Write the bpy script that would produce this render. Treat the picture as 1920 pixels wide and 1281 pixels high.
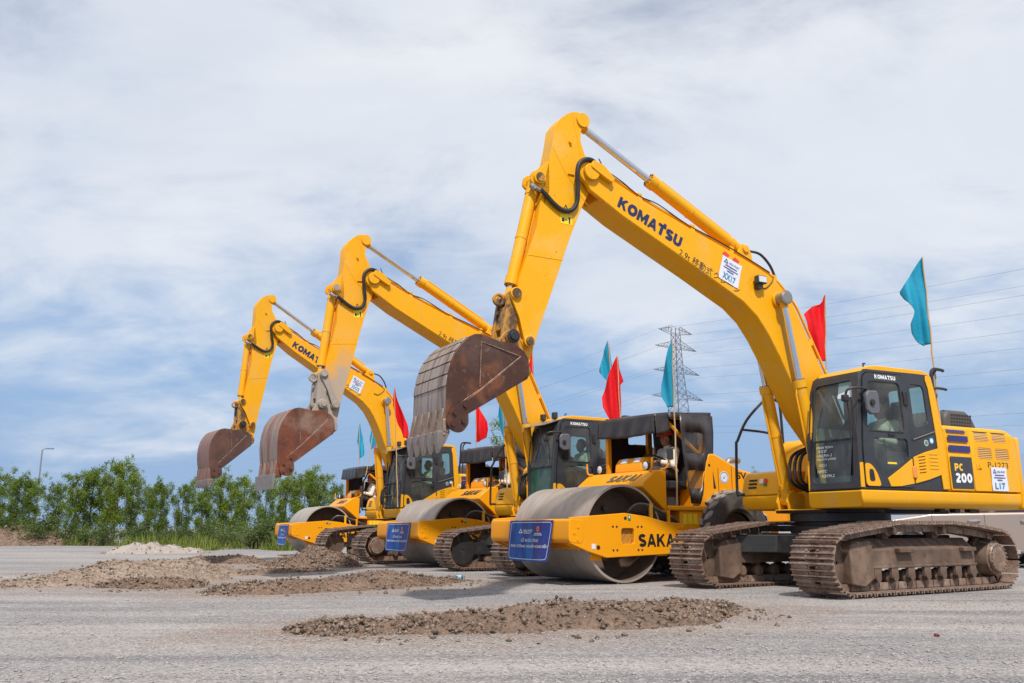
import bpy, bmesh, math, random
import numpy as np
from mathutils import Vector, Matrix, noise
from mathutils.geometry import tessellate_polygon

rad = math.radians
random.seed(11)
rng = np.random.default_rng(7)
for o in list(bpy.data.objects):
    bpy.data.objects.remove(o)
scene = bpy.context.scene
COL = scene.collection

# ------------------------------------------------------------------ camera
cam_data = bpy.data.cameras.new('camera')
cam_data.sensor_width = 36.0
cam_data.lens = 30.94
cam_data.clip_start = 0.05
cam_data.clip_end = 6000
camera = bpy.data.objects.new('camera', cam_data)
COL.objects.link(camera)
camera.location = (0, 0, 0.827)
camera.rotation_euler = (rad(102.0), 0, 0)
scene.camera = camera

# ------------------------------------------------------------------ sky and sun
SUN_AZ, SUN_EL = rad(172), rad(53)        # compass azimuth from +Y towards +X
world = bpy.data.worlds.new('World')
scene.world = world
world.use_nodes = True
wt = world.node_tree
for n in list(wt.nodes):
    wt.nodes.remove(n)


def build_sky(nt):
    N, L = nt.nodes, nt.links

    def nd(t, **kw):
        n = N.new(t)
        for k, v in kw.items():
            setattr(n, k, v)
        return n
    sky = nd('ShaderNodeTexSky', sky_type='NISHITA')
    sky.sun_disc = False
    sky.sun_elevation = SUN_EL
    sky.sun_rotation = SUN_AZ
    sky.altitude = 20
    sky.air_density = 1.0
    sky.dust_density = 0.15
    sky.ozone_density = 4.0
    tc = nd('ShaderNodeTexCoord')
    sep = nd('ShaderNodeSeparateXYZ')
    L.new(tc.outputs['Generated'], sep.inputs[0])

    def m(op, a, b=None, c=None, clamp=False):
        n = nd('ShaderNodeMath', operation=op)
        n.use_clamp = clamp
        for i, v in enumerate((a, b, c)):
            if v is None:
                continue
            if isinstance(v, (int, float)):
                n.inputs[i].default_value = v
            else:
                L.new(v, n.inputs[i])
        return n.outputs[0]
    z = m('MAXIMUM', sep.outputs[2], 0.0)
    zz = m('ADD', z, 0.27)
    px = m('DIVIDE', sep.outputs[0], zz)
    py = m('DIVIDE', sep.outputs[1], zz)
    comb = nd('ShaderNodeCombineXYZ')
    L.new(px, comb.inputs[0])
    L.new(py, comb.inputs[1])

    def nz(scale, detail, rough, dist, off, sx=1.0, sy=1.0, rot=0.0):
        mp = nd('ShaderNodeMapping')
        mp.inputs['Location'].default_value = off
        mp.inputs['Rotation'].default_value = (0, 0, rot)
        mp.inputs['Scale'].default_value = (sx, sy, 1)
        L.new(comb.outputs[0], mp.inputs[0])
        t = nd('ShaderNodeTexNoise')
        t.inputs['Scale'].default_value = scale
        t.inputs['Detail'].default_value = detail
        t.inputs['Roughness'].default_value = rough
        t.inputs['Distortion'].default_value = dist
        L.new(mp.outputs[0], t.inputs['Vector'])
        return t.outputs['Fac']
    big = nz(0.80, 3, 0.5, 0.3, (3.1, 1.4, 0))
    mid = nz(2.1, 8, 0.56, 0.45, (0.4, 7.7, 2), 0.9, 1.1, 0.5)
    fine = nz(5.5, 7, 0.6, 0.6, (5.2, 2.2, 5), 0.8, 1.25, 0.6)
    s = m('ADD', m('MULTIPLY', big, 0.70), m('ADD', m('MULTIPLY', mid, 0.72), m('MULTIPLY', fine, 0.26)))
    # the cloud deck is overhead and opens towards the horizon
    deck = nd('ShaderNodeMapRange')
    deck.interpolation_type = 'SMOOTHSTEP'
    L.new(z, deck.inputs[0])
    deck.inputs[1].default_value = 0.02
    deck.inputs[2].default_value = 0.34
    deck.inputs[3].default_value = -0.20
    deck.inputs[4].default_value = 0.22
    s = m('ADD', s, deck.outputs[0])
    ramp = nd('ShaderNodeMapRange')
    ramp.interpolation_type = 'SMOOTHSTEP'
    L.new(s, ramp.inputs[0])
    ramp.inputs[1].default_value = 0.72
    ramp.inputs[2].default_value = 1.10
    cover = ramp.outputs[0]
    # cloud brightness varies softly with thickness
    shade = nd('ShaderNodeMapRange')
    L.new(nz(1.1, 7, 0.55, 0.5, (9.1, 3.3, 1), 0.8, 1.3, 0.3), shade.inputs[0])
    shade.inputs[1].default_value = 0.35
    shade.inputs[2].default_value = 0.68
    cc = nd('ShaderNodeMix', data_type='RGBA')
    L.new(shade.outputs[0], cc.inputs[0])
    cc.inputs[6].default_value = (0.70, 0.76, 0.86, 1)
    cc.inputs[7].default_value = (0.89, 0.915, 0.955, 1)
    # humid blue grey haze lies over the clear sky near the horizon
    hz = nd('ShaderNodeMapRange')
    hz.interpolation_type = 'SMOOTHSTEP'
    L.new(sep.outputs[2], hz.inputs[0])
    hz.inputs[1].default_value = 0.05
    hz.inputs[2].default_value = 0.42
    hz.inputs[3].default_value = 0.95
    hz.inputs[4].default_value = 0.0
    hm = nd('ShaderNodeMix', data_type='RGBA')
    L.new(hz.outputs[0], hm.inputs[0])
    L.new(sky.outputs[0], hm.inputs[6])
    hm.inputs[7].default_value = (2.35, 3.50, 5.40, 1)
    bg1 = nd('ShaderNodeBackground')
    L.new(hm.outputs[2], bg1.inputs[0])
    bg1.inputs[1].default_value = 0.13
    bg2 = nd('ShaderNodeBackground')
    L.new(cc.outputs[2], bg2.inputs[0])
    bg2.inputs[1].default_value = 1.0
    mix = nd('ShaderNodeMixShader')
    L.new(m('MULTIPLY', cover, 0.93), mix.inputs[0])
    L.new(bg1.outputs[0], mix.inputs[1])
    L.new(bg2.outputs[0], mix.inputs[2])
    out = nd('ShaderNodeOutputWorld')
    L.new(mix.outputs[0], out.inputs[0])


build_sky(wt)
sun_data = bpy.data.lights.new('sun', 'SUN')
sun_data.energy = 4.2
sun_data.angle = rad(2.5)
sun_data.color = (1.0, 0.955, 0.89)
sun = bpy.data.objects.new('sun', sun_data)
COL.objects.link(sun)
to_sun = Vector((math.sin(SUN_AZ) * math.cos(SUN_EL), math.cos(SUN_AZ) * math.cos(SUN_EL), math.sin(SUN_EL)))
sun.rotation_euler = to_sun.to_track_quat('Z', 'Y').to_euler()
sun.location = to_sun * 60
vs = scene.view_settings
vs.view_transform = 'Standard'
vs.look = 'None'
vs.exposure = 0.0
vs.gamma = 1.0
vs.use_curve_mapping = False
scene.render.engine = 'CYCLES'
scene.cycles.use_denoising = True
scene.cycles.max_bounces = 6
scene.cycles.transparent_max_bounces = 24
scene.cycles.caustics_reflective = False
scene.cycles.caustics_refractive = False

# ------------------------------------------------------------------ materials
MATS = {}


def material(name, base, rough=0.5, metal=0.0, layers=(), bump=None, coat=0.0, spec=0.5, rough_var=None):
    """Principled material; layers = (scale, colour, low, high, strength[, detail[, stretch]]) noise overlays."""
    if name in MATS:
        return MATS[name]
    mt = bpy.data.materials.new(name)
    mt.use_nodes = True
    nt = mt.node_tree
    N, L = nt.nodes, nt.links
    b = N['Principled BSDF']
    b.inputs['Roughness'].default_value = rough
    b.inputs['Metallic'].default_value = metal
    b.inputs['Coat Weight'].default_value = coat
    b.inputs['Coat Roughness'].default_value = 0.15
    b.inputs['Specular IOR Level'].default_value = spec
    tc = N.new('ShaderNodeTexCoord')
    prev = None
    for i, ly in enumerate(layers):
        sc, col, lo, hi, st = ly[:5]
        det = ly[5] if len(ly) > 5 else 6
        stretch = ly[6] if len(ly) > 6 else None
        t = N.new('ShaderNodeTexNoise')
        t.inputs['Scale'].default_value = sc
        t.inputs['Detail'].default_value = det
        t.inputs['Roughness'].default_value = 0.6
        mp = N.new('ShaderNodeMapping')
        mp.inputs['Location'].default_value = (i * 3.7, i * 1.3, i * 5.1)
        if stretch:
            mp.inputs['Scale'].default_value = stretch
        L.new(tc.outputs['Object'], mp.inputs[0])
        L.new(mp.outputs[0], t.inputs['Vector'])
        r = N.new('ShaderNodeMapRange')
        r.inputs[1].default_value = lo
        r.inputs[2].default_value = hi
        r.inputs[4].default_value = st
        L.new(t.outputs['Fac'], r.inputs[0])
        mx = N.new('ShaderNodeMix')
        mx.data_type = 'RGBA'
        L.new(r.outputs[0], mx.inputs[0])
        if prev is None:
            mx.inputs[6].default_value = (*base, 1)
        else:
            L.new(prev, mx.inputs[6])
        mx.inputs[7].default_value = (*col, 1)
        prev = mx.outputs[2]
    if prev is None:
        b.inputs['Base Color'].default_value = (*base, 1)
    else:
        L.new(prev, b.inputs['Base Color'])
    if rough_var:
        t = N.new('ShaderNodeTexNoise')
        t.inputs['Scale'].default_value = rough_var[0]
        t.inputs['Detail'].default_value = 5
        L.new(tc.outputs['Object'], t.inputs['Vector'])
        r = N.new('ShaderNodeMapRange')
        r.inputs[1].default_value = 0.3
        r.inputs[2].default_value = 0.7
        r.inputs[3].default_value = rough_var[1]
        r.inputs[4].default_value = rough_var[2]
        L.new(t.outputs['Fac'], r.inputs[0])
        L.new(r.outputs[0], b.inputs['Roughness'])
    if bump:
        t = N.new('ShaderNodeTexNoise')
        t.inputs['Scale'].default_value = bump[0]
        t.inputs['Detail'].default_value = 6
        t.inputs['Roughness'].default_value = 0.65
        L.new(tc.outputs['Object'], t.inputs['Vector'])
        bp = N.new('ShaderNodeBump')
        bp.inputs['Strength'].default_value = bump[1]
        bp.inputs['Distance'].default_value = bump[2] if len(bump) > 2 else 0.02
        L.new(t.outputs['Fac'], bp.inputs['Height'])
        L.new(bp.outputs[0], b.inputs['Normal'])
    MATS[name] = mt
    return mt


DUST = (0.36, 0.30, 0.24)
m_yellow = material('excavator yellow paint', (0.83, 0.382, 0.002), 0.38, spec=0.3, layers=((0.9, (0.74, 0.36, 0.012), 0.42, 0.68, 0.7), (3.0, (0.66, 0.40, 0.11), 0.52, 0.74, 0.6, 7, (1, 1, 0.35)), (9, (0.56, 0.29, 0.06), 0.58, 0.78, 0.4), (40, (0.17, 0.085, 0.035), 0.67, 0.71, 0.8, 3), (120, (0.22, 0.12, 0.05), 0.70, 0.74, 0.5, 2)), bump=(6, 0.05, 0.01), rough_var=(3, 0.30, 0.52))
m_worn = material('worn arm paint', (0.82, 0.385, 0.004), 0.45, spec=0.3, layers=((2.2, (0.74, 0.46, 0.13), 0.5, 0.72, 0.5), (26, (0.22, 0.11, 0.04), 0.655, 0.69, 0.85, 4), (70, (0.16, 0.09, 0.05), 0.68, 0.72, 0.7, 2)), bump=(8, 0.08, 0.01))
m_mudarm = material('muddy arm paint', (0.83, 0.37, 0.004), 0.5, spec=0.3, layers=((1.1, (0.74, 0.42, 0.10), 0.5, 0.7, 0.5), (18, (0.25, 0.13, 0.05), 0.66, 0.72, 0.6, 4)))


def mud_line(mt, z_mid, col):
    # dried mud coats the lower end of the arm up to an uneven line
    nt = mt.node_tree
    N, L = nt.nodes, nt.links
    b = N['Principled BSDF']
    src = b.inputs['Base Color'].links[0].from_socket
    tc = N.new('ShaderNodeTexCoord')
    sp = N.new('ShaderNodeSeparateXYZ')
    L.new(tc.outputs['Object'], sp.inputs[0])
    t = N.new('ShaderNodeTexNoise')
    t.inputs['Scale'].default_value = 3.0
    t.inputs['Detail'].default_value = 7
    L.new(tc.outputs['Object'], t.inputs['Vector'])
    a = N.new('ShaderNodeMath')
    a.operation = 'MULTIPLY_ADD'
    L.new(t.outputs['Fac'], a.inputs[0])
    a.inputs[1].default_value = 1.3
    L.new(sp.outputs[2], a.inputs[2])
    r = N.new('ShaderNodeMapRange')
    r.interpolation_type = 'SMOOTHSTEP'
    L.new(a.outputs[0], r.inputs[0])
    r.inputs[1].default_value = z_mid + 0.65 - 0.35
    r.inputs[2].default_value = z_mid + 0.65 + 0.35
    r.inputs[3].default_value = 0.9
    r.inputs[4].default_value = 0.0
    mx = N.new('ShaderNodeMix')
    mx.data_type = 'RGBA'
    L.new(r.outputs[0], mx.inputs[0])
    L.new(src, mx.inputs[6])
    mx.inputs[7].default_value = (*col, 1)
    L.new(mx.outputs[2], b.inputs['Base Color'])


mud_line(m_mudarm, 3.75, (0.40, 0.34, 0.285))
m_orange = material('roller orange paint', (0.84, 0.325, 0.002), 0.36, spec=0.3, layers=((1.1, (0.76, 0.315, 0.012), 0.42, 0.70, 0.6), (4, (0.62, 0.33, 0.08), 0.56, 0.80, 0.4, 7, (1, 1, 0.4)), (11, (0.60, 0.32, 0.08), 0.62, 0.82, 0.35), (45, (0.25, 0.12, 0.04), 0.71, 0.76, 0.45, 3)), bump=(5, 0.04, 0.01), rough_var=(3, 0.28, 0.5))
m_dark = material('dark grey cab paint', (0.032, 0.033, 0.038), 0.42, layers=((2.5, (0.075, 0.07, 0.066), 0.5, 0.8, 0.6), (24, (0.12, 0.10, 0.085), 0.62, 0.8, 0.3)), rough_var=(5, 0.35, 0.55))
m_black = material('black rubber', (0.016, 0.016, 0.017), 0.6, layers=((6, (0.06, 0.055, 0.05), 0.5, 0.8, 0.5),))
m_blackpaint = material('black painted steel', (0.02, 0.02, 0.021), 0.5, layers=((5, (0.10, 0.075, 0.055), 0.52, 0.78, 0.55),), bump=(14, 0.1, 0.01))
m_chrome = material('chromed rod', (0.72, 0.72, 0.74), 0.14, 1.0, layers=((7, (0.5, 0.46, 0.4), 0.55, 0.8, 0.4),))
m_steel = material('bare steel', (0.30, 0.28, 0.26), 0.45, 0.6, layers=((10, (0.16, 0.11, 0.08), 0.5, 0.75, 0.7),), bump=(30, 0.1, 0.005))
m_track = material('rusty highlighted track steel', (0.23, 0.145, 0.105), 0.6, 0.25, layers=((4, (0.42, 0.325, 0.26), 0.45, 0.66, 0.85), (22, (0.09, 0.045, 0.028), 0.52, 0.68, 0.8)), bump=(40, 0.25, 0.006))  # rust, plus pale noise for highlights and dark noise for shaded crevices
m_frame = material('dusty track frame', (0.125, 0.078, 0.055), 0.75, 0.08, layers=((2.5, (0.25, 0.17, 0.118), 0.45, 0.68, 0.8), (9, (0.06, 0.035, 0.025), 0.52, 0.72, 0.75), (30, (0.32, 0.23, 0.17), 0.64, 0.76, 0.5)), bump=(25, 0.2, 0.008))
m_bucket1 = material('dark rusty bucket', (0.075, 0.028, 0.017), 0.42, 0.3, layers=((1.5, (0.13, 0.075, 0.055), 0.50, 0.70, 0.8), (3.5, (0.21, 0.075, 0.03), 0.52, 0.66, 0.8), (9, (0.25, 0.17, 0.13), 0.60, 0.70, 0.6), (14, (0.055, 0.028, 0.022), 0.5, 0.72, 0.7), (42, (0.36, 0.22, 0.15), 0.66, 0.74, 0.6, 4)), bump=(22, 0.2, 0.008))
m_bucket1w = material('polished bucket back', (0.36, 0.275, 0.22), 0.42, 0.3, layers=((2.5, (0.13, 0.065, 0.04), 0.45, 0.62, 0.9, 6, (1, 5, 0.45)), (14, (0.08, 0.04, 0.028), 0.56, 0.7, 0.7, 5, (1, 4, .4))), bump=(25, 0.15, 0.006))
m_bucket2 = material('orange rust bucket', (0.17, 0.050, 0.024), 0.55, 0.15, layers=((1.6, (0.26, 0.17, 0.125), 0.52, 0.68, 0.85), (4, (0.085, 0.028, 0.018), 0.47, 0.68, 0.85), (11, (0.25, 0.085, 0.035), 0.55, 0.7, 0.7), (36, (0.07, 0.03, 0.025), 0.60, 0.72, 0.7)), bump=(22, 0.2, 0.008))
m_bucket2w = material('streaked rust bucket back', (0.29, 0.215, 0.17), 0.48, 0.25, layers=((2.2, (0.24, 0.075, 0.035), 0.43, 0.56, 0.95, 6, (1, 4, .5)), (5, (0.065, 0.042, 0.034), 0.58, 0.68, 0.85, 5, (1, 3, .5))), bump=(22, 0.18, 0.006))
m_bucket3 = material('brown bucket', (0.075, 0.036, 0.028), 0.6, 0.1, layers=((2.5, (0.14, 0.065, 0.045), 0.45, 0.7, 0.85), (12, (0.22, 0.13, 0.095), 0.60, 0.75, 0.6), (40, (0.04, 0.02, 0.018), 0.58, 0.72, 0.7)), bump=(22, 0.15, 0.006))
m_bucket3w = material('brown bucket back', (0.25, 0.13, 0.09), 0.5, 0.15, layers=((3, (0.14, 0.065, 0.045), 0.45, 0.65, 0.9, 6, (1, 5, .7)),), bump=(22, 0.15, 0.006))
m_tooth = material('worn tooth steel', (0.27, 0.225, 0.20), 0.45, 0.4, layers=((12, (0.17, 0.10, 0.075), 0.5, 0.7, 0.8),), bump=(40, 0.15, 0.004))
m_mudlink = material('grey mud coated steel', (0.33, 0.28, 0.235), 0.85, layers=((6, (0.42, 0.36, 0.30), 0.45, 0.7, 0.8), (25, (0.16, 0.12, 0.09), 0.6, 0.75, 0.7)), bump=(30, 0.35, 0.01))
m_greasy = material('greasy linkage', (0.46, 0.22, 0.03), 0.5, layers=((5, (0.07, 0.042, 0.028), 0.45, 0.56, 0.95), (22, (0.10, 0.055, 0.03), 0.57, 0.68, 0.8)), bump=(28, 0.25, 0.008))
m_drum = material('dusty drum steel', (0.36, 0.305, 0.26), 0.5, 0.25, layers=((1.4, (0.46, 0.40, 0.345), 0.42, 0.66, 0.9, 6, (1, 3.5, 1)), (5, (0.24, 0.195, 0.16), 0.54, 0.74, 0.6, 7, (1, 2.5, 1)), (13, (0.50, 0.43, 0.37), 0.60, 0.75, 0.5), (40, (0.19, 0.15, 0.12), 0.66, 0.78, 0.5)), bump=(14, 0.06, 0.01))
m_drumin = material('inner drum steel', (0.20, 0.135, 0.095), 0.7, 0.1, layers=((3, (0.12, 0.085, 0.065), 0.45, 0.7, 0.8), (14, (0.30, 0.20, 0.13), 0.6, 0.8, 0.5)))
m_tyre = material('dusty tyre rubber', (0.055, 0.05, 0.046), 0.85, layers=((4, (0.15, 0.13, 0.11), 0.45, 0.7, 0.8), (30, (0.10, 0.085, 0.07), 0.5, 0.8, 0.6)), bump=(35, 0.2, 0.006))
m_tarp = material('dark vinyl tarp', (0.030, 0.026, 0.027), 0.34, layers=((3, (0.065, 0.055, 0.053), 0.45, 0.75, 0.8),), bump=(5, 0.22, 0.02))
m_navy = material('navy stripe', (0.035, 0.03, 0.14), 0.4)
m_decal_dark = material('dark decal', (0.045, 0.045, 0.05), 0.45)
m_text_navy = material('navy lettering', (0.012, 0.02, 0.085), 0.5)
m_text_black = material('black lettering', (0.012, 0.012, 0.012), 0.5)
m_text_grey = material('grey lettering', (0.10, 0.085, 0.05), 0.5)
m_white = material('white lettering', (0.78, 0.78, 0.78), 0.5)
m_paper = material('white paper', (0.66, 0.685, 0.76), 0.8, layers=((3, (0.66, 0.69, 0.78), 0.5, 0.7, 0.5),))
m_paperblue = material('blue print', (0.02, 0.22, 0.42), 0.7)
m_navyprint = material('navy print', (0.06, 0.06, 0.24), 0.7)
m_redprint = material('red print', (0.70, 0.05, 0.03), 0.6)
m_yprint = material('yellow sticker', (0.85, 0.62, 0.02), 0.5)
m_gprint = material('green print', (0.02, 0.20, 0.06), 0.5)
m_gloss_white = material('white plastic', (0.75, 0.75, 0.75), 0.35)
m_lamp = material('lamp lens', (0.62, 0.64, 0.66), 0.12, 0.0, coat=0.5)
m_beacon = material('amber beacon', (0.9, 0.45, 0.02), 0.3)
m_bamboo = material('bamboo pole', (0.52, 0.34, 0.17), 0.6, layers=((20, (0.36, 0.22, 0.11), 0.5, 0.7, 0.7),))
m_seat = material('seat fabric', (0.02, 0.02, 0.022), 0.8)
m_seatsee = material('beige cab lining', (0.35, 0.33, 0.29), 0.8)
m_skin = material('skin', (0.36, 0.18, 0.115), 0.5, layers=((18, (0.30, 0.135, 0.085), 0.5, 0.7, 0.6),))
m_hair = material('black hair', (0.012, 0.010, 0.009), 0.55)
m_cream = material('cream shirt', (0.72, 0.67, 0.57), 0.85, layers=((9, (0.60, 0.54, 0.45), 0.45, 0.7, 0.8),), bump=(12, 0.3, 0.02))
m_greenshirt = material('pale green shirt', (0.50, 0.58, 0.46), 0.85, layers=((9, (0.40, 0.48, 0.37), 0.45, 0.7, 0.8),), bump=(12, 0.3, 0.02))
m_trousers = material('dark trousers', (0.045, 0.040, 0.038), 0.85, bump=(12, 0.3, 0.02))
m_helmet = material('orange helmet', (0.75, 0.10, 0.02), 0.35)
m_shoe = material('black shoes', (0.015, 0.014, 0.014), 0.5)
m_pylon = material('weathered lattice steel', (0.15, 0.16, 0.185), 0.6, 0.3)
m_galv = material('galvanised steel', (0.24, 0.25, 0.27), 0.5, 0.5)
m_wire = material('aluminium wire', (0.20, 0.22, 0.25), 0.5, 0.3)
m_car = material('champagne car paint', (0.34, 0.275, 0.235), 0.42, 0.3, coat=0.25)
m_carglass = material('dark car glass', (0.02, 0.024, 0.028), 0.05, coat=0.5)
m_rim = material('alloy rim', (0.5, 0.5, 0.5), 0.3, 0.9)
m_tarpgrey = material('grey dusty soil', (0.36, 0.31, 0.275), 0.95, layers=((3, (0.24, 0.20, 0.175), 0.45, 0.7, 0.8), (20, (0.42, 0.37, 0.32), 0.5, 0.75, 0.5)), bump=(14, 0.5, 0.03))
m_bottle = None


def glass_material(name, tint, gloss=0.9):
    mt = bpy.data.materials.new(name)
    mt.use_nodes = True
    nt = mt.node_tree
    N, L = nt.nodes, nt.links
    for n in list(N):
        N.remove(n)
    tr = N.new('ShaderNodeBsdfTransparent')
    tr.inputs[0].default_value = (*tint, 1)
    gl = N.new('ShaderNodeBsdfGlossy')
    gl.inputs[0].default_value = (gloss, gloss, gloss, 1)
    gl.inputs[1].default_value = 0.03
    df = N.new('ShaderNodeBsdfDiffuse')
    df.inputs[0].default_value = (0.42, 0.40, 0.36, 1)
    # two-sided reflectance: 0.04 + 0.8 (1 - |cos|)^5
    ge = N.new('ShaderNodeNewGeometry')
    dt = N.new('ShaderNodeVectorMath')
    dt.operation = 'DOT_PRODUCT'
    L.new(ge.outputs['Incoming'], dt.inputs[0])
    L.new(ge.outputs['Normal'], dt.inputs[1])
    prev = dt.outputs['Value']
    for op, val in (('ABSOLUTE', None), ('SUBTRACT', 'rev'), ('POWER', 5.0), ('MULTIPLY_ADD', 0.8)):
        q = N.new('ShaderNodeMath')
        q.operation = op
        if val == 'rev':
            q.inputs[0].default_value = 1.0
            L.new(prev, q.inputs[1])
        else:
            L.new(prev, q.inputs[0])
            if val is not None:
                q.inputs[1].default_value = val
        if op == 'MULTIPLY_ADD':
            q.inputs[2].default_value = 0.05
        prev = q.outputs[0]
    tc = N.new('ShaderNodeTexCoord')
    nz = N.new('ShaderNodeTexNoise')
    nz.inputs['Scale'].default_value = 2.5
    nz.inputs['Detail'].default_value = 5
    L.new(tc.outputs['Object'], nz.inputs['Vector'])
    rr = N.new('ShaderNodeMapRange')
    rr.inputs[1].default_value = 0.35
    rr.inputs[2].default_value = 0.8
    rr.inputs[3].default_value = 0.03
    rr.inputs[4].default_value = 0.22
    L.new(nz.outputs['Fac'], rr.inputs[0])
    m1 = N.new('ShaderNodeMixShader')
    L.new(rr.outputs[0], m1.inputs[0])
    L.new(tr.outputs[0], m1.inputs[1])
    L.new(df.outputs[0], m1.inputs[2])
    m2 = N.new('ShaderNodeMixShader')
    L.new(prev, m2.inputs[0])
    L.new(m1.outputs[0], m2.inputs[1])
    L.new(gl.outputs[0], m2.inputs[2])
    out = N.new('ShaderNodeOutputMaterial')
    L.new(m2.outputs[0], out.inputs[0])
    return mt


m_glass = glass_material('green tinted cab glass', (0.62, 0.76, 0.70), 0.9)
m_vinyl = glass_material('clear vinyl window', (0.72, 0.72, 0.72))
m_bottle = glass_material('clear bottle plastic', (0.75, 0.85, 0.92))


def cloth_material(name, col):
    mt = bpy.data.materials.new(name)
    mt.use_nodes = True
    nt = mt.node_tree
    N, L = nt.nodes, nt.links
    b = N['Principled BSDF']
    b.inputs['Base Color'].default_value = (*col, 1)
    b.inputs['Roughness'].default_value = 0.7
    tl = N.new('ShaderNodeBsdfTranslucent')
    tl.inputs[0].default_value = (*col, 1)
    tc = N.new('ShaderNodeTexCoord')
    nz = N.new('ShaderNodeTexNoise')
    nz.inputs['Scale'].default_value = 7
    nz.inputs['Detail'].default_value = 5
    L.new(tc.outputs['Object'], nz.inputs['Vector'])
    bp = N.new('ShaderNodeBump')
    bp.inputs['Strength'].default_value = 0.35
    bp.inputs['Distance'].default_value = 0.03
    L.new(nz.outputs['Fac'], bp.inputs['Height'])
    L.new(bp.outputs[0], b.inputs['Normal'])
    mx = N.new('ShaderNodeMixShader')
    mx.inputs[0].default_value = 0.5
    L.new(b.outputs[0], mx.inputs[1])
    L.new(tl.outputs[0], mx.inputs[2])
    L.new(mx.outputs[0], N['Material Output'].inputs[0])
    return mt


m_redcloth = cloth_material('red flag cloth', (0.90, 0.010, 0.022))
m_bluecloth = cloth_material('sky blue flag cloth', (0.03, 0.47, 0.66))


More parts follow.
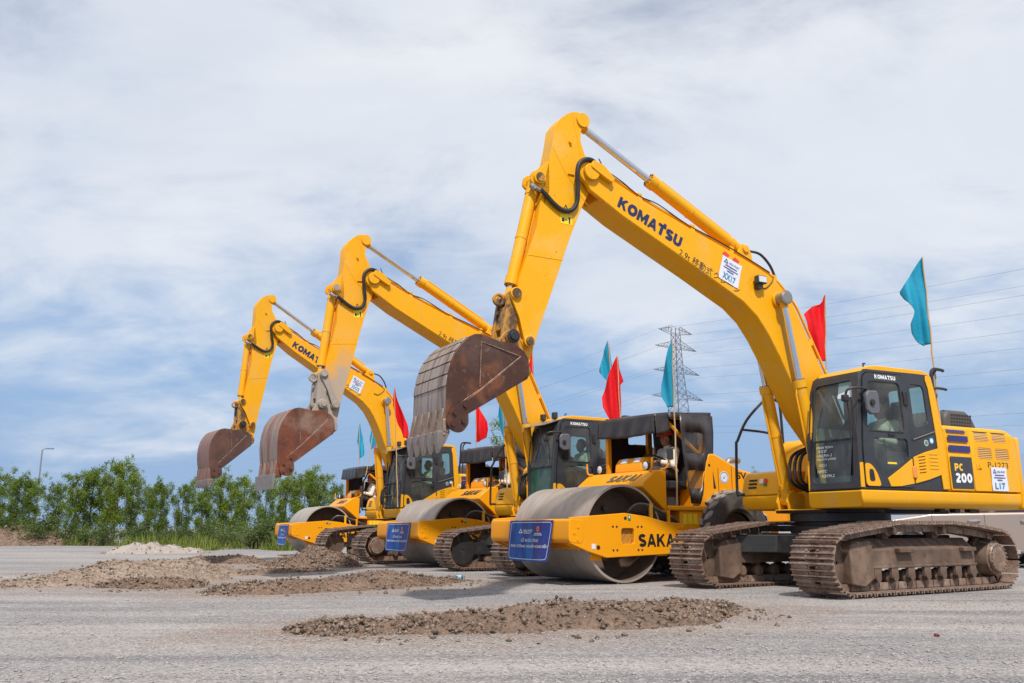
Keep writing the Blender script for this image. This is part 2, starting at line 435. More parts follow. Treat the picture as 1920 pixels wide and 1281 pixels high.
# ------------------------------------------------------------------ mesh helpers
class MB:
    """collects shapes, then builds ONE mesh object"""

    def __init__(self):
        self.v, self.f = [], []

    def add(self, vs, fs):
        k = len(self.v)
        self.v += [tuple(p) for p in vs]
        self.f += [tuple(i + k for i in q) for q in fs]
        return self

    def box(self, x0, x1, y0, y1, z0, z1, M=None):
        vs = [Vector((x, y, z)) for x in (x0, x1) for y in (y0, y1) for z in (z0, z1)]
        if M is not None:
            vs = [M @ p for p in vs]
        return self.add(vs, [(0, 1, 3, 2), (4, 6, 7, 5), (0, 4, 5, 1), (2, 3, 7, 6), (0, 2, 6, 4), (1, 5, 7, 3)])

    def prism(self, poly, y0, y1, taper=None):
        """poly in (x, z), extruded along y"""
        n = len(poly)
        a = [(p[0], y0, p[1]) for p in poly]
        b = [(p[0], y1, p[1]) for p in poly]
        fs = [tuple(range(n)), tuple(range(2 * n - 1, n - 1, -1))]
        fs += [(i, n + i, n + (i + 1) % n, (i + 1) % n) for i in range(n)]
        return self.add(a + b, fs)

    def plan(self, poly, z0, z1):
        n = len(poly)
        a = [(p[0], p[1], z0) for p in poly]
        b = [(p[0], p[1], z1) for p in poly]
        fs = [tuple(range(n)), tuple(range(2 * n - 1, n - 1, -1))]
        fs += [(i, n + i, n + (i + 1) % n, (i + 1) % n) for i in range(n)]
        return self.add(a + b, fs)

    def holed(self, outer, holes, fn, t0, t1):
        """2-D panel with holes mapped to 3-D by fn(u, v, t), thickness t0..t1"""
        loops = [outer] + list(holes)
        flat = [p for lp in loops for p in lp]
        tris = tessellate_polygon([[Vector((p[0], p[1], 0)) for p in lp] for lp in loops])
        n = len(flat)
        vs = [fn(p[0], p[1], t0) for p in flat] + [fn(p[0], p[1], t1) for p in flat]
        fs = [tuple(t) for t in tris] + [tuple(i + n for i in reversed(t)) for t in tris]
        k = 0
        for lp in loops:
            m = len(lp)
            fs += [(k + i, k + (i + 1) % m, n + k + (i + 1) % m, n + k + i) for i in range(m)]
            k += m
        return self.add(vs, fs)

    def cyl(self, p0, p1, r0, r1=None, n=16, caps=True):
        p0, p1 = Vector(p0), Vector(p1)
        r1 = r0 if r1 is None else r1
        d = (p1 - p0).normalized()
        u = d.orthogonal().normalized()
        w = d.cross(u)
        vs = []
        for p, r in ((p0, r0), (p1, r1)):
            for i in range(n):
                a = 2 * math.pi * i / n
                vs.append(p + u * (r * math.cos(a)) + w * (r * math.sin(a)))
        fs = [(i, (i + 1) % n, n + (i + 1) % n, n + i) for i in range(n)]
        if caps:
            fs += [tuple(range(n - 1, -1, -1)), tuple(range(n, 2 * n))]
        return self.add(vs, fs)

    def ycyl(self, x, z, y0, y1, r, n=20):
        return self.cyl((x, y0, z), (x, y1, z), r, n=n)

    def lathe(self, prof, c=(0, 0, 0), axis='y', n=32):
        """prof list of (r, h) along the axis, open shell"""
        vs = []
        for r, h in prof:
            for i in range(n):
                a = 2 * math.pi * i / n
                if axis == 'y':
                    vs.append((c[0] + r * math.cos(a), c[1] + h, c[2] + r * math.sin(a)))
                elif axis == 'z':
                    vs.append((c[0] + r * math.cos(a), c[1] + r * math.sin(a), c[2] + h))
                else:
                    vs.append((c[0] + h, c[1] + r * math.cos(a), c[2] + r * math.sin(a)))
        fs = []
        for k in range(len(prof) - 1):
            for i in range(n):
                j = (i + 1) % n
                fs.append((k * n + i, k * n + j, (k + 1) * n + j, (k + 1) * n + i))
        return self.add(vs, fs)

    def tube(self, pts, r, n=8, smooth=0, caps=True):
        P = [Vector(p) for p in pts]
        if smooth:
            P = catmull(P, smooth)
        m = len(P)
        rr = r if isinstance(r, (list, tuple)) else [r] * m
        if len(rr) != m:
            rr = [rr[min(int(i * len(rr) / m), len(rr) - 1)] for i in range(m)]
        t = [(P[min(i + 1, m - 1)] - P[max(i - 1, 0)]).normalized() for i in range(m)]
        u = t[0].orthogonal().normalized()
        vs = []
        for i in range(m):
            u = (u - t[i] * u.dot(t[i]))
            u = u.normalized() if u.length > 1e-6 else t[i].orthogonal().normalized()
            w = t[i].cross(u)
            for k in range(n):
                a = 2 * math.pi * k / n
                vs.append(P[i] + u * (rr[i] * math.cos(a)) + w * (rr[i] * math.sin(a)))
        fs = []
        for i in range(m - 1):
            for k in range(n):
                j = (k + 1) % n
                fs.append((i * n + k, i * n + j, (i + 1) * n + j, (i + 1) * n + k))
        if caps:
            fs += [tuple(range(n - 1, -1, -1)), tuple((m - 1) * n + k for k in range(n))]
        return self.add(vs, fs)

    def mesh(self, name, recalc=True, smooth=32):
        me = bpy.data.meshes.new(name)
        me.from_pydata(self.v, [], self.f)
        if recalc:
            bm = bmesh.new()
            bm.from_mesh(me)
            bmesh.ops.recalc_face_normals(bm, faces=bm.faces)
            bm.to_mesh(me)
            bm.free()
        if smooth:
            me.polygons.foreach_set('use_smooth', [True] * len(me.polygons))
            me.set_sharp_from_angle(angle=rad(smooth))
        me.update()
        return me

    def build(self, name, mat, parent=None, bevel=0.0, seg=2, smooth=32, recalc=True):
        return link(name, self.mesh(name, recalc, smooth), mat, parent, bevel, seg)


def catmull(P, k):
    out = []
    m = len(P)
    for i in range(m - 1):
        a, b, c, d = P[max(i - 1, 0)], P[i], P[i + 1], P[min(i + 2, m - 1)]
        for s in range(k):
            t = s / k
            out.append(0.5 * ((2 * b) + (c - a) * t + (2 * a - 5 * b + 4 * c - d) * t * t + (3 * b - a - 3 * c + d) * t ** 3))
    out.append(P[-1])
    return out


def link(name, me, mat=None, parent=None, bevel=0.0, seg=2):
    o = bpy.data.objects.new(name, me)
    COL.objects.link(o)
    if mat is not None and not me.materials:
        me.materials.append(mat)
    if parent is not None:
        o.parent = parent
    if bevel:
        b = o.modifiers.new('edge', 'BEVEL')
        b.width = bevel
        b.segments = seg
        b.limit_method = 'ANGLE'
        b.angle_limit = rad(34)
        b.harden_normals = False
    return o


def thing(name, label, cat, loc=(0, 0, 0), rz=0.0, group=None):
    o = bpy.data.objects.new(name, None)
    o.empty_display_size = 0.3
    COL.objects.link(o)
    o.location = loc
    o.rotation_euler = (0, 0, rz)
    return tag(o, label, cat, group)


def tag(o, label=None, cat=None, group=None, kind=None):
    for k, v in (('label', label), ('category', cat), ('group', group), ('kind', kind)):
        if v:
            o[k] = v
    return o


_text_cache = {}


def text_mesh(s, bold=0.0, shear=0.0, spacing=1.0):
    key = (s, bold, shear, spacing)
    if key not in _text_cache:
        cu = bpy.data.curves.new('lettering', 'FONT')
        cu.body = s
        cu.size = 1.0
        cu.offset = bold
        cu.shear = shear
        cu.space_character = spacing
        cu.fill_mode = 'FRONT'
        cu.resolution_u = 3
        ob = bpy.data.objects.new('lettering', cu)
        COL.objects.link(ob)
        dg = bpy.context.evaluated_depsgraph_get()
        me = bpy.data.meshes.new_from_object(ob.evaluated_get(dg))
        n = len(me.vertices)
        co = np.empty(n * 3)
        me.vertices.foreach_get('co', co)
        faces = [tuple(p.vertices) for p in me.polygons]
        bpy.data.objects.remove(ob)
        bpy.data.curves.remove(cu)
        bpy.data.meshes.remove(me)
        _text_cache[key] = (co.reshape(-1, 3)[:, :2], faces)
    return _text_cache[key]


def lettering(s, mat, parent, origin, xd, up, w, h=None, bold=0.0, shear=0.0, name='lettering', spacing=1.0):
    """flat lettering scaled to width w and height h, lower-left corner at origin"""
    co, fs = text_mesh(s, bold, shear, spacing)
    lo, hi = co.min(0), co.max(0)
    size = np.maximum(hi - lo, 1e-6)
    sx = w / size[0]
    sy = sx if h is None else h / size[1]
    o, xd, up = Vector(origin), Vector(xd).normalized(), Vector(up).normalized()
    mb = MB()
    mb.add([o + xd * float((c[0] - lo[0]) * sx) + up * float((c[1] - lo[1]) * sy) for c in co], fs)
    return mb.build(name, mat, parent, smooth=0, recalc=False)


def plate(mat, parent, name, corners, t=0.003):
    """thin flat plate from four corners, thickness along its normal"""
    c = [Vector(p) for p in corners]
    n = (c[1] - c[0]).cross(c[3] - c[0]).normalized() * t
    mb = MB()
    mb.add(c + [p + n for p in c], [(3, 2, 1, 0), (4, 5, 6, 7)] + [(i, (i + 1) % 4, 4 + (i + 1) % 4, 4 + i) for i in range(4)])
    return mb.build(name, mat, parent, smooth=0)


def arc(cx, cz, r, a0, a1, n):
    return [(cx + r * math.cos(rad(a0 + (a1 - a0) * i / n)), cz + r * math.sin(rad(a0 + (a1 - a0) * i / n))) for i in range(n + 1)]


def rounded(poly, r=0.05, k=3):
    """round the corners of a 2-D polygon"""
    out = []
    m = len(poly)
    for i in range(m):
        p, a, b = Vector(poly[i]), Vector(poly[i - 1]), Vector(poly[(i + 1) % m])
        da, db = (a - p), (b - p)
        ra = min(r, da.length * 0.45)
        rb = min(r, db.length * 0.45)
        s, e = p + da.normalized() * ra, p + db.normalized() * rb
        for j in range(k + 1):
            t = j / k
            q = s * (1 - t) ** 2 + p * 2 * t * (1 - t) + e * t * t
            out.append((q.x, q.y))
    return out


def _bez(p, k=6):
    return [tuple(v) for v in catmull([Vector((a, b, 0)) for a, b in p], k)]


def _ell(cx, cy, rx, ry, a0=0, a1=360, n=20):
    return [(cx + rx * math.cos(rad(a0 + (a1 - a0) * i / n)), cy + ry * math.sin(rad(a0 + (a1 - a0) * i / n))) for i in range(n + 1)]


_S = _ell(0.40, 0.70, 0.27, 0.175, 25, 270, 12)[:-1] + _ell(0.40, 0.30, 0.27, 0.175, 90, -155, 12)
GLYPH = {
    'K': (0.90, [[(0.14, 0), (0.14, 1)], [(0.18, 0.42), (0.76, 1.04)], [(0.34, 0.62), (0.78, -0.06)]]),
    'O': (0.96, [_ell(0.48, 0.5, 0.34, 0.375)]),
    'M': (1.08, [[(0.12, -0.02), (0.14, 1.0)], [(0.14, 1.0), (0.54, 0.22), (0.94, 1.0)], [(0.94, 1.0), (0.96, -0.02)]]),
    'A': (0.92, [[(0.08, -0.05), (0.46, 1.05)], [(0.46, 1.05), (0.84, -0.05)], [(0.25, 0.30), (0.67, 0.30)]]),
    'T': (0.80, [[(0.0, 0.875), (0.80, 0.875)], [(0.40, 0.0), (0.40, 0.8)]]),
    'S': (0.80, [_S]),
    'U': (0.86, [[(0.13, 1.0), (0.13, 0.42)] + _ell(0.43, 0.40, 0.30, 0.275, 180, 360, 12) + [(0.73, 0.42), (0.73, 1.0)]]),
    'I': (0.32, [[(0.16, 0), (0.16, 1)]]),
    'P': (0.80, [[(0.13, 0), (0.13, 1)], [(0.13, 0.88), (0.42, 0.88)] + _ell(0.42, 0.655, 0.22, 0.225, 90, -90, 8) + [(0.13, 0.43)]]),
    'C': (0.84, [_ell(0.44, 0.5, 0.31, 0.375, 50, 310, 16)]),
    '2': (0.76, [_ell(0.37, 0.68, 0.24, 0.20, 160, -30, 10) + [(0.13, 0.12)], [(0.06, 0.115), (0.72, 0.115)]]),
    '0': (0.80, [_ell(0.40, 0.5, 0.26, 0.375)]),
}


def block_text(s, mat, parent, origin, xd, up, w, h, stroke=0.24, gap=0.07, shear=0.0, nrm=None):
    """heavy logo lettering drawn stroke by stroke, each stroke a hair above the last"""
    o, xd, up = Vector(origin), Vector(xd).normalized(), Vector(up).normalized()
    n = Vector(nrm).normalized() if nrm else xd.cross(up)
    total = sum(GLYPH[c][0] for c in s) + gap * (len(s) - 1)
    mb = MB()
    x0 = 0.0
    k = 0
    for c in s:
        gw, strokes = GLYPH[c]
        for st in strokes:
            P = [Vector(p[:2]) for p in st]
            closed = (P[0] - P[-1]).length < 1e-4
            m_ = len(P)
            Lf, Rt = [], []
            for i in range(m_):
                a = P[i - 1] if i > 0 else (P[-2] if closed else P[i])
                b = P[i + 1] if i < m_ - 1 else (P[1] if closed else P[i])
                d1, d2 = (P[i] - a), (b - P[i])
                d1 = d1.normalized() if d1.length > 1e-9 else d2.normalized()
                d2 = d2.normalized() if d2.length > 1e-9 else d1
                t = (d1 + d2).normalized()
                nn = Vector((-t.y, t.x)) * (stroke * 0.5 * min(1.8, 1.0 / max(0.3, t.dot(d1))))
                Lf.append(P[i] + nn)
                Rt.append(P[i] - nn)
            vs = []
            for q in Lf + Rt:
                u, v = min(max(q.x, 0.0), gw), min(max(q.y, 0.0), 1.0)
                vs.append(o + xd * ((x0 + u) / total * w + shear * v * h) + up * (v * h) + n * (0.0006 * (k % 4)))
            mb.add(vs, [(i, i + 1, m_ + i + 1, m_ + i) for i in range(m_ - 1)])
            k += 1
        x0 += gw + gap
    return mb.build('lettering', mat, parent, smooth=0, recalc=False)


# ------------------------------------------------------------------ ground
def ground_material():
    mt = bpy.data.materials.new('crushed gravel')
    mt.use_nodes = True
    nt = mt.node_tree
    N, L = nt.nodes, nt.links
    b = N['Principled BSDF']
    b.inputs['Roughness'].default_value = 0.95
    b.inputs['Specular IOR Level'].default_value = 0.25
    tc = N.new('ShaderNodeTexCoord')

    def nz(sc, det, ro=0.6, off=0.0, stretch=None):
        mp = N.new('ShaderNodeMapping')
        mp.inputs['Location'].default_value = (off, off * .7, 0)
        if stretch:
            mp.inputs['Scale'].default_value = stretch
            mp.inputs['Rotation'].default_value = (0, 0, 0.25)
        L.new(tc.outputs['Object'], mp.inputs[0])
        t = N.new('ShaderNodeTexNoise')
        t.inputs['Scale'].default_value = sc
        t.inputs['Detail'].default_value = det
        t.inputs['Roughness'].default_value = ro
        L.new(mp.outputs[0], t.inputs['Vector'])
        return t.outputs['Fac']

    def rng_(v, a, b_, c, d):
        r = N.new('ShaderNodeMapRange')
        for i, x in enumerate((a, b_, c, d)):
            r.inputs[i + 1].default_value = x
        L.new(v, r.inputs[0])
        return r.outputs[0]

    def mix(f, a, b_):
        m = N.new('ShaderNodeMix')
        m.data_type = 'RGBA'
        L.new(f, m.inputs[0])
        for i, v in ((6, a), (7, b_)):
            if isinstance(v, tuple):
                m.inputs[i].default_value = (*v, 1)
            else:
                L.new(v, m.inputs[i])
        return m.outputs[2]
    c = mix(rng_(nz(0.16, 5, .6, 3.0, (0.6, 1.5, 1)), 0.42, 0.62, 0, 1), (0.235, 0.222, 0.222), (0.345, 0.312, 0.292))
    c = mix(rng_(nz(0.55, 6, .65, 9.0, (0.4, 1.6, 1)), 0.52, 0.74, 0, 0.75), c, (0.42, 0.365, 0.325))
    c = mix(rng_(nz(0.9, 5, .6, 21.0, (0.4, 1.4, 1)), 0.56, 0.76, 0, 0.55), c, (0.165, 0.157, 0.160))
    c = mix(rng_(nz(7, 6, .7, 5.0), 0.5, 0.7, 0, 0.4), c, (0.17, 0.155, 0.15))
    # drive lanes worn by wheels, and pale dusty sweeps
    c = mix(rng_(nz(0.30, 4, .55, 31.0, (0.25, 2.6, 1)), 0.51, 0.62, 0, 0.7), c, (0.41, 0.365, 0.335))
    c = mix(rng_(nz(0.42, 5, .6, 47.0, (0.22, 3.0, 1)), 0.51, 0.62, 0, 0.8), c, (0.165, 0.157, 0.161))
    c = mix(rng_(nz(2.3, 7, .68, 13.0), 0.55, 0.72, 0, 0.5), c, (0.44, 0.40, 0.37))
    at = N.new('ShaderNodeAttribute')
    at.attribute_name = 'soil'
    ms = N.new('ShaderNodeMath')
    ms.operation = 'MULTIPLY_ADD'
    L.new(nz(1.6, 8, .7, 61.0, (0.7, 1.5, 1)), ms.inputs[0])
    ms.inputs[1].default_value = 1.7
    L.new(at.outputs['Fac'], ms.inputs[2])
    c = mix(rng_(ms.outputs[0], 1.22, 1.75, 0, 0.85), c, (0.26, 0.185, 0.14))
    # single stones
    v = N.new('ShaderNodeTexVoronoi')
    v.inputs['Scale'].default_value = 62
    v.inputs['Randomness'].default_value = 1.0
    L.new(tc.outputs['Object'], v.inputs['Vector'])
    sx = N.new('ShaderNodeSeparateColor')
    L.new(v.outputs['Color'], sx.inputs[0])
    c = mix(rng_(sx.outputs[0], 0.66, 1.0, 0, 0.7), c, (0.54, 0.51, 0.49))
    c = mix(rng_(sx.outputs[1], 0.66, 1.0, 0, 0.75), c, (0.10, 0.092, 0.09))
    L.new(c, b.inputs['Base Color'])
    v2 = N.new('ShaderNodeTexVoronoi')
    v2.inputs['Scale'].default_value = 24
    L.new(tc.outputs['Object'], v2.inputs['Vector'])
    bp = N.new('ShaderNodeBump')
    bp.inputs['Strength'].default_value = 0.7
    bp.inputs['Distance'].default_value = 0.008
    L.new(v.outputs['Distance'], bp.inputs['Height'])
    bp2 = N.new('ShaderNodeBump')
    bp2.inputs['Strength'].default_value = 0.6
    bp2.inputs['Distance'].default_value = 0.03
    L.new(nz(11, 8, .7), bp2.inputs['Height'])
    L.new(bp.outputs[0], bp2.inputs['Normal'])
    L.new(bp2.outputs[0], b.inputs['Normal'])
    return mt


def soil_material(name, a, b_, c_, island=False):
    mt = material(name, a, 0.97, layers=((1.3, b_, 0.42, 0.66, 0.85), (7, c_, 0.5, 0.72, 0.75), (22, (0.06, 0.04, 0.03), 0.50, 0.64, 0.85, 8), (48, (0.46, 0.38, 0.31), 0.60, 0.68, 0.7, 6)), bump=(38, 1.0, 0.03), spec=0.15)  # the darkest noise layer paints shade into the crevices
    if island:
        nt = mt.node_tree
        N, L = nt.nodes, nt.links
        bs = N['Principled BSDF']
        src = bs.inputs['Base Color'].links[0].from_socket
        g = N.new('ShaderNodeNewGeometry')
        mr = N.new('ShaderNodeMapRange')
        mr.inputs[3].default_value = 0.72
        mr.inputs[4].default_value = 1.4
        L.new(g.outputs['Random Per Island'], mr.inputs[0])
        mx = N.new('ShaderNodeMix')
        mx.data_type = 'RGBA'
        mx.blend_type = 'MULTIPLY'
        mx.inputs[0].default_value = 1.0
        L.new(src, mx.inputs[6])
        L.new(mr.outputs[0], mx.inputs[7])
        L.new(mx.outputs[2], bs.inputs['Base Color'])
    return mt


m_ground = ground_material()
m_soil = soil_material('brown soil', (0.215, 0.145, 0.105), (0.30, 0.205, 0.15), (0.15, 0.11, 0.088))
m_soil2 = soil_material('pale soil', (0.33, 0.245, 0.185), (0.40, 0.31, 0.24), (0.23, 0.165, 0.125))
m_clod = soil_material('soil clods', (0.235, 0.17, 0.13), (0.33, 0.25, 0.19), (0.17, 0.135, 0.115), True)
m_clod2 = soil_material('pale soil clods', (0.33, 0.255, 0.20), (0.41, 0.33, 0.26), (0.24, 0.18, 0.145), True)
m_pebble = material('loose gravel', (0.34, 0.32, 0.31), 0.95, layers=((1.3, (0.40, 0.37, 0.345), 0.42, 0.66, 0.85), (60, (0.20, 0.19, 0.185), 0.5, 0.7, 0.6)), spec=0.15)


HEAPS = [
    (('long brown dirt ridge with stones in the foreground gravel', [(-1.9, 7.65, 0.182, 0.0647), (-1.35, 7.8, 0.635, 0.108), (-0.5, 8.1, 1.06, 0.151), (0.45, 8.55, 1.21, 0.173), (1.35, 9.2, 1.09, 0.162), (2, 9.75, 0.68, 0.119), (2.45, 10.2, 0.227, 0.0647)], 15000, m_soil, m_clod, 3.0), dict(fine=3)),
    (('second low brown dirt ridge ahead of the middle roller', [(-4.2, 12.1, 0.227, 0.0754), (-3.6, 12.5, 0.906, 0.151), (-2.7, 13.2, 1.21, 0.205), (-1.9, 14.1, 1.13, 0.205), (-1.2, 14.9, 0.68, 0.108), (-0.8, 15.4, 0.227, 0.0647)], 11000, m_soil, m_clod, 11.0), dict(fine=3)),
    (('broad pale dirt heap on the left of the yard', [(-8.3, 13.1, 0.302, 0.0647), (-7.1, 13.8, 0.906, 0.129), (-6.3, 15, 1.82, 0.302), (-6.5, 16.8, 2.11, 0.336), (-7.3, 19, 1.66, 0.216), (-8.2, 21, 0.604, 0.0754)], 15000, m_soil2, m_clod2, 23.0), dict(fine=3)),
    (('dark dirt spur at the foot of the pale heap', [(-6.2, 13.3, 0.302, 0.0754), (-5.6, 13.5, 0.831, 0.173), (-5, 13.4, 0.755, 0.151), (-4.5, 13.2, 0.302, 0.0647)], 4500, m_soil, m_clod, 31.0), dict()),
    (('reddish brown dirt ridge in front of the farthest roller', [(-5.9, 21.9, 0.453, 0.108), (-5.2, 21.5, 1.13, 0.302), (-4.6, 21.2, 1.28, 0.454), (-4, 20.9, 1.06, 0.324), (-3.5, 20.7, 0.453, 0.0865)], 6000, m_soil, m_clod, 43.0, (0.010, 0.05)), dict()),
    (('flat strip of dirt left of the reddish brown ridge', [(-9.2, 24.3, 0.453, 0.0865), (-8, 23.8, 0.906, 0.173), (-6.9, 22.9, 0.906, 0.173), (-6, 22.2, 0.378, 0.0754)], 4000, m_soil, m_clod, 47.0, (0.008, 0.04)), dict()),
    (('thin strip of spread dirt between two ridges', [(-6.1, 17.1, 0.302, 0.0754), (-5.3, 17.5, 0.604, 0.108), (-4.4, 18.3, 0.544, 0.108), (-3.6, 18.9, 0.227, 0.0647)], 3000, m_soil, m_clod, 53.0), dict()),
    (('far brown dirt mound before the trees on the left', [(-29, 46, 1, 0.45), (-26, 46.5, 1.9, 1), (-23.5, 47, 1.7, 0.8), (-19.8, 47, 0.8, 0.3)], 1800, m_soil, m_clod, 61.0, (0.03, 0.12)), dict(sink=0.2)),
    (('small grey soil mound beside the grass verge', [(-14.4, 31.4, 0.5, 0.15), (-13.2, 31.8, 1, 0.48), (-12, 32.2, 1, 0.46), (-10.8, 32.4, 0.5, 0.15)], 500, m_tarpgrey, m_clod2, 71.0, (0.02, 0.07)), dict(sink=0.08)),
]


def gz(x, y):
    """gentle unevenness of the yard"""
    v = noise.noise(Vector((x * 0.22, y * 0.22, 0.3))) * 0.028 + noise.noise(Vector((x * 0.9, y * 0.9, 4.0))) * 0.010
    return v - 0.022


def grid_mesh(name, xs, ys, zf, mat, parent=None):
    vs = [(x, y, zf(x, y)) for y in ys for x in xs]
    n = len(xs)
    fs = [(j * n + i, j * n + i + 1, (j + 1) * n + i + 1, (j + 1) * n + i) for j in range(len(ys) - 1) for i in range(n - 1)]
    mb = MB()
    mb.add(vs, fs)
    return mb.build(name, mat, parent, smooth=180, recalc=False)


def spread(a, b, n, p=2.2):
    return [a + (b - a) * (k / n) ** p for k in range(n + 1)]


ys_ = sorted(set([-60, -20, -6, -1, 0.5] + spread(1.5, 4000, 130, 4.4)))
xp = spread(0, 4000, 90, 4.6)
xs_ = sorted(set([-x for x in xp] + xp))
def spilled(x, y):
    # how much soil lies spread on the gravel round the heaps
    best = 0.0
    for args, kw in HEAPS:
        sp = args[1]
        for (xa, ya, wa, ha), (xb, yb, wb, hb) in zip(sp, sp[1:]):
            for t in (0.0, 0.5):
                d = math.hypot(x - xa - (xb - xa) * t, y - ya - (yb - ya) * t)
                best = max(best, math.exp(-(d / (wa + (wb - wa) * t + 1.0)) ** 2))
    return best


gr = grid_mesh('ground', xs_, ys_, lambda x, y: gz(x, y) if abs(x) < 60 and y < 80 else -0.03, m_ground)
tag(gr, kind='structure')
at_ = gr.data.attributes.new('soil', 'FLOAT', 'POINT')
at_.data.foreach_set('value', [spilled(v.co.x, v.co.y) if abs(v.co.x) < 40 and 4 < v.co.y < 60 else 0.0 for v in gr.data.vertices])


def stones_mesh(name, pts, sizes, mat, parent=None, flat=0.65):
    """low stones: perturbed octahedra, one object"""
    base = np.array([(1, 0, 0), (-1, 0, 0), (0, 1, 0), (0, -1, 0), (0, 0, 1), (0, 0, -1)], float)
    tri = np.array([(0, 2, 4), (2, 1, 4), (1, 3, 4), (3, 0, 4), (2, 0, 5), (1, 2, 5), (3, 1, 5), (0, 3, 5)])
    n = len(pts)
    V = base[None] * rng.uniform(0.6, 1.25, (n, 6, 1)) + rng.normal(0, 0.12, (n, 6, 3))
    V[:, :, 2] *= flat
    a = rng.uniform(0, 2 * math.pi, n)
    ca, sa = np.cos(a), np.sin(a)
    X = V[:, :, 0] * ca[:, None] - V[:, :, 1] * sa[:, None]
    Y = V[:, :, 0] * sa[:, None] + V[:, :, 1] * ca[:, None]
    W = np.stack([X, Y, V[:, :, 2]], 2) * np.asarray(sizes)[:, None, None] + np.asarray(pts)[:, None, :]
    F = (tri[None] + (np.arange(n) * 6)[:, None, None]).reshape(-1, 3)
    me = bpy.data.meshes.new(name)
    me.vertices.add(n * 6)
    me.vertices.foreach_set('co', W.reshape(-1))
    me.loops.add(len(F) * 3)
    me.loops.foreach_set('vertex_index', F.reshape(-1))
    me.polygons.add(len(F))
    me.polygons.foreach_set('loop_start', np.arange(0, len(F) * 3, 3))
    me.update(calc_edges=True)
    return link(name, me, mat, parent)


# loose gravel over the foreground
P, S = [], []
while len(P) < 20000:
    d = 3.6 + 14 * random.random() ** 1.7
    x = random.uniform(-0.68, 0.68) * d
    dens = 0.5 + 0.5 * noise.noise(Vector((x * 0.5, d * 0.7, 9)))
    if random.random() > dens * 1.2:
        continue
    s = 0.004 + 0.011 * random.random() ** 3
    P.append((x, d, gz(x, d) + s * 0.3))
    S.append(s)
tag(stones_mesh('loose_gravel', P, S, m_pebble), 'fine loose grey gravel scattered over the yard', 'gravel', kind='stuff')


def windrow(label, spine, clods, mat, cmat, seed, clod_size=(0.0035, 0.036), name='dirt_windrow', fine=2, sink=0.055):
    """spine: (x, y, half width, height) along the heap"""
    n_u, n_v = 12 * (len(spine) - 1), 26
    K = np.array(spine, float)
    tt = np.linspace(0, len(spine) - 1, n_u + 1)
    C = np.stack([np.interp(tt, range(len(spine)), K[:, k]) for k in range(4)], 1)
    T = np.gradient(C[:, :2], axis=0)
    T /= np.linalg.norm(T, axis=1)[:, None]
    Nn = np.stack([-T[:, 1], T[:, 0]], 1)

    def point(i, v):
        x, y = C[i, :2] + Nn[i] * v * C[i, 2]
        e = noise.noise(Vector((x * 0.9 + seed, y * 0.9, 1))) * 0.45 + noise.noise(Vector((x * 2.7 + seed, y * 2.7, 7))) * 0.30
        r = min(1.0, abs(v) * (1.0 + max(0.0, 0.25 + 1.3 * e)))
        end = min(1.0, i / 7, (n_u - i) / 7)
        prof = (1 - r * r) ** 1.15 * math.sin(end * math.pi / 2)
        z = C[i, 3] * prof * (0.85 + 0.5 * noise.noise(Vector((x * 0.8, y * 0.8, seed))))
        rough = prof ** 0.4 if prof > 0 else 0
        z += rough * (0.07 * C[i, 3] / 0.2 * noise.noise(Vector((x * 3.1, y * 3.1, seed))) + 0.03 * noise.noise(Vector((x * 9, y * 9, seed))) + 0.014 * noise.noise(Vector((x * 22, y * 22, seed))))
        return (x, y, gz(x, y) - sink + z + 0.028 * rough)
    vs = [point(i, -1 + 2 * j / n_v) for i in range(n_u + 1) for j in range(n_v + 1)]
    fs = [(i * (n_v + 1) + j, (i + 1) * (n_v + 1) + j, (i + 1) * (n_v + 1) + j + 1, i * (n_v + 1) + j + 1) for i in range(n_u) for j in range(n_v)]
    mb = MB()
    mb.add(vs, fs)
    o = mb.build(name, mat, smooth=60, recalc=True)
    s = o.modifiers.new('fine', 'SUBSURF')
    s.subdivision_type = 'SIMPLE'
    s.levels = s.render_levels = fine
    tx = bpy.data.textures.new('clod_relief', 'CLOUDS')
    tx.noise_scale = 0.035
    tx.noise_depth = 4
    dm = o.modifiers.new('relief', 'DISPLACE')
    dm.texture = tx
    dm.texture_coords = 'LOCAL'
    dm.strength = 0.055
    dm.mid_level = 0.52
    tag(o, label, 'dirt heap')
    pts, sz = [], []
    for _ in range(clods):
        i = random.randint(1, n_u - 1)
        v = random.uniform(-1.0, 1.0) if random.random() < 0.9 else random.choice((-1, 1)) * (0.85 + abs(random.gauss(0, 0.25)))
        p = point(i, max(-1, min(1, v)))
        if abs(v) > 1:
            ex_ = (abs(v) - 1) * C[i, 2] * math.copysign(1, v)
            p = (p[0] + Nn[i][0] * ex_, p[1] + Nn[i][1] * ex_, gz(p[0] + Nn[i][0] * ex_, p[1] + Nn[i][1] * ex_) - 0.004)
        s_ = clod_size[0] + (clod_size[1] - clod_size[0]) * random.random() ** 8
        pts.append((p[0] + random.uniform(-.08, .08), p[1] + random.uniform(-.08, .08), p[2] + s_ * 0.4 + (random.uniform(-0.012, 0.018) if abs(v) < 0.9 else 0.0)))
        sz.append(s_)
    if pts:
        st = stones_mesh('clods', pts, sz, cmat, o, 0.8)
        st['kind'] = 'stuff'
    return o


for _w in HEAPS:
    windrow(*_w[0], **_w[1])


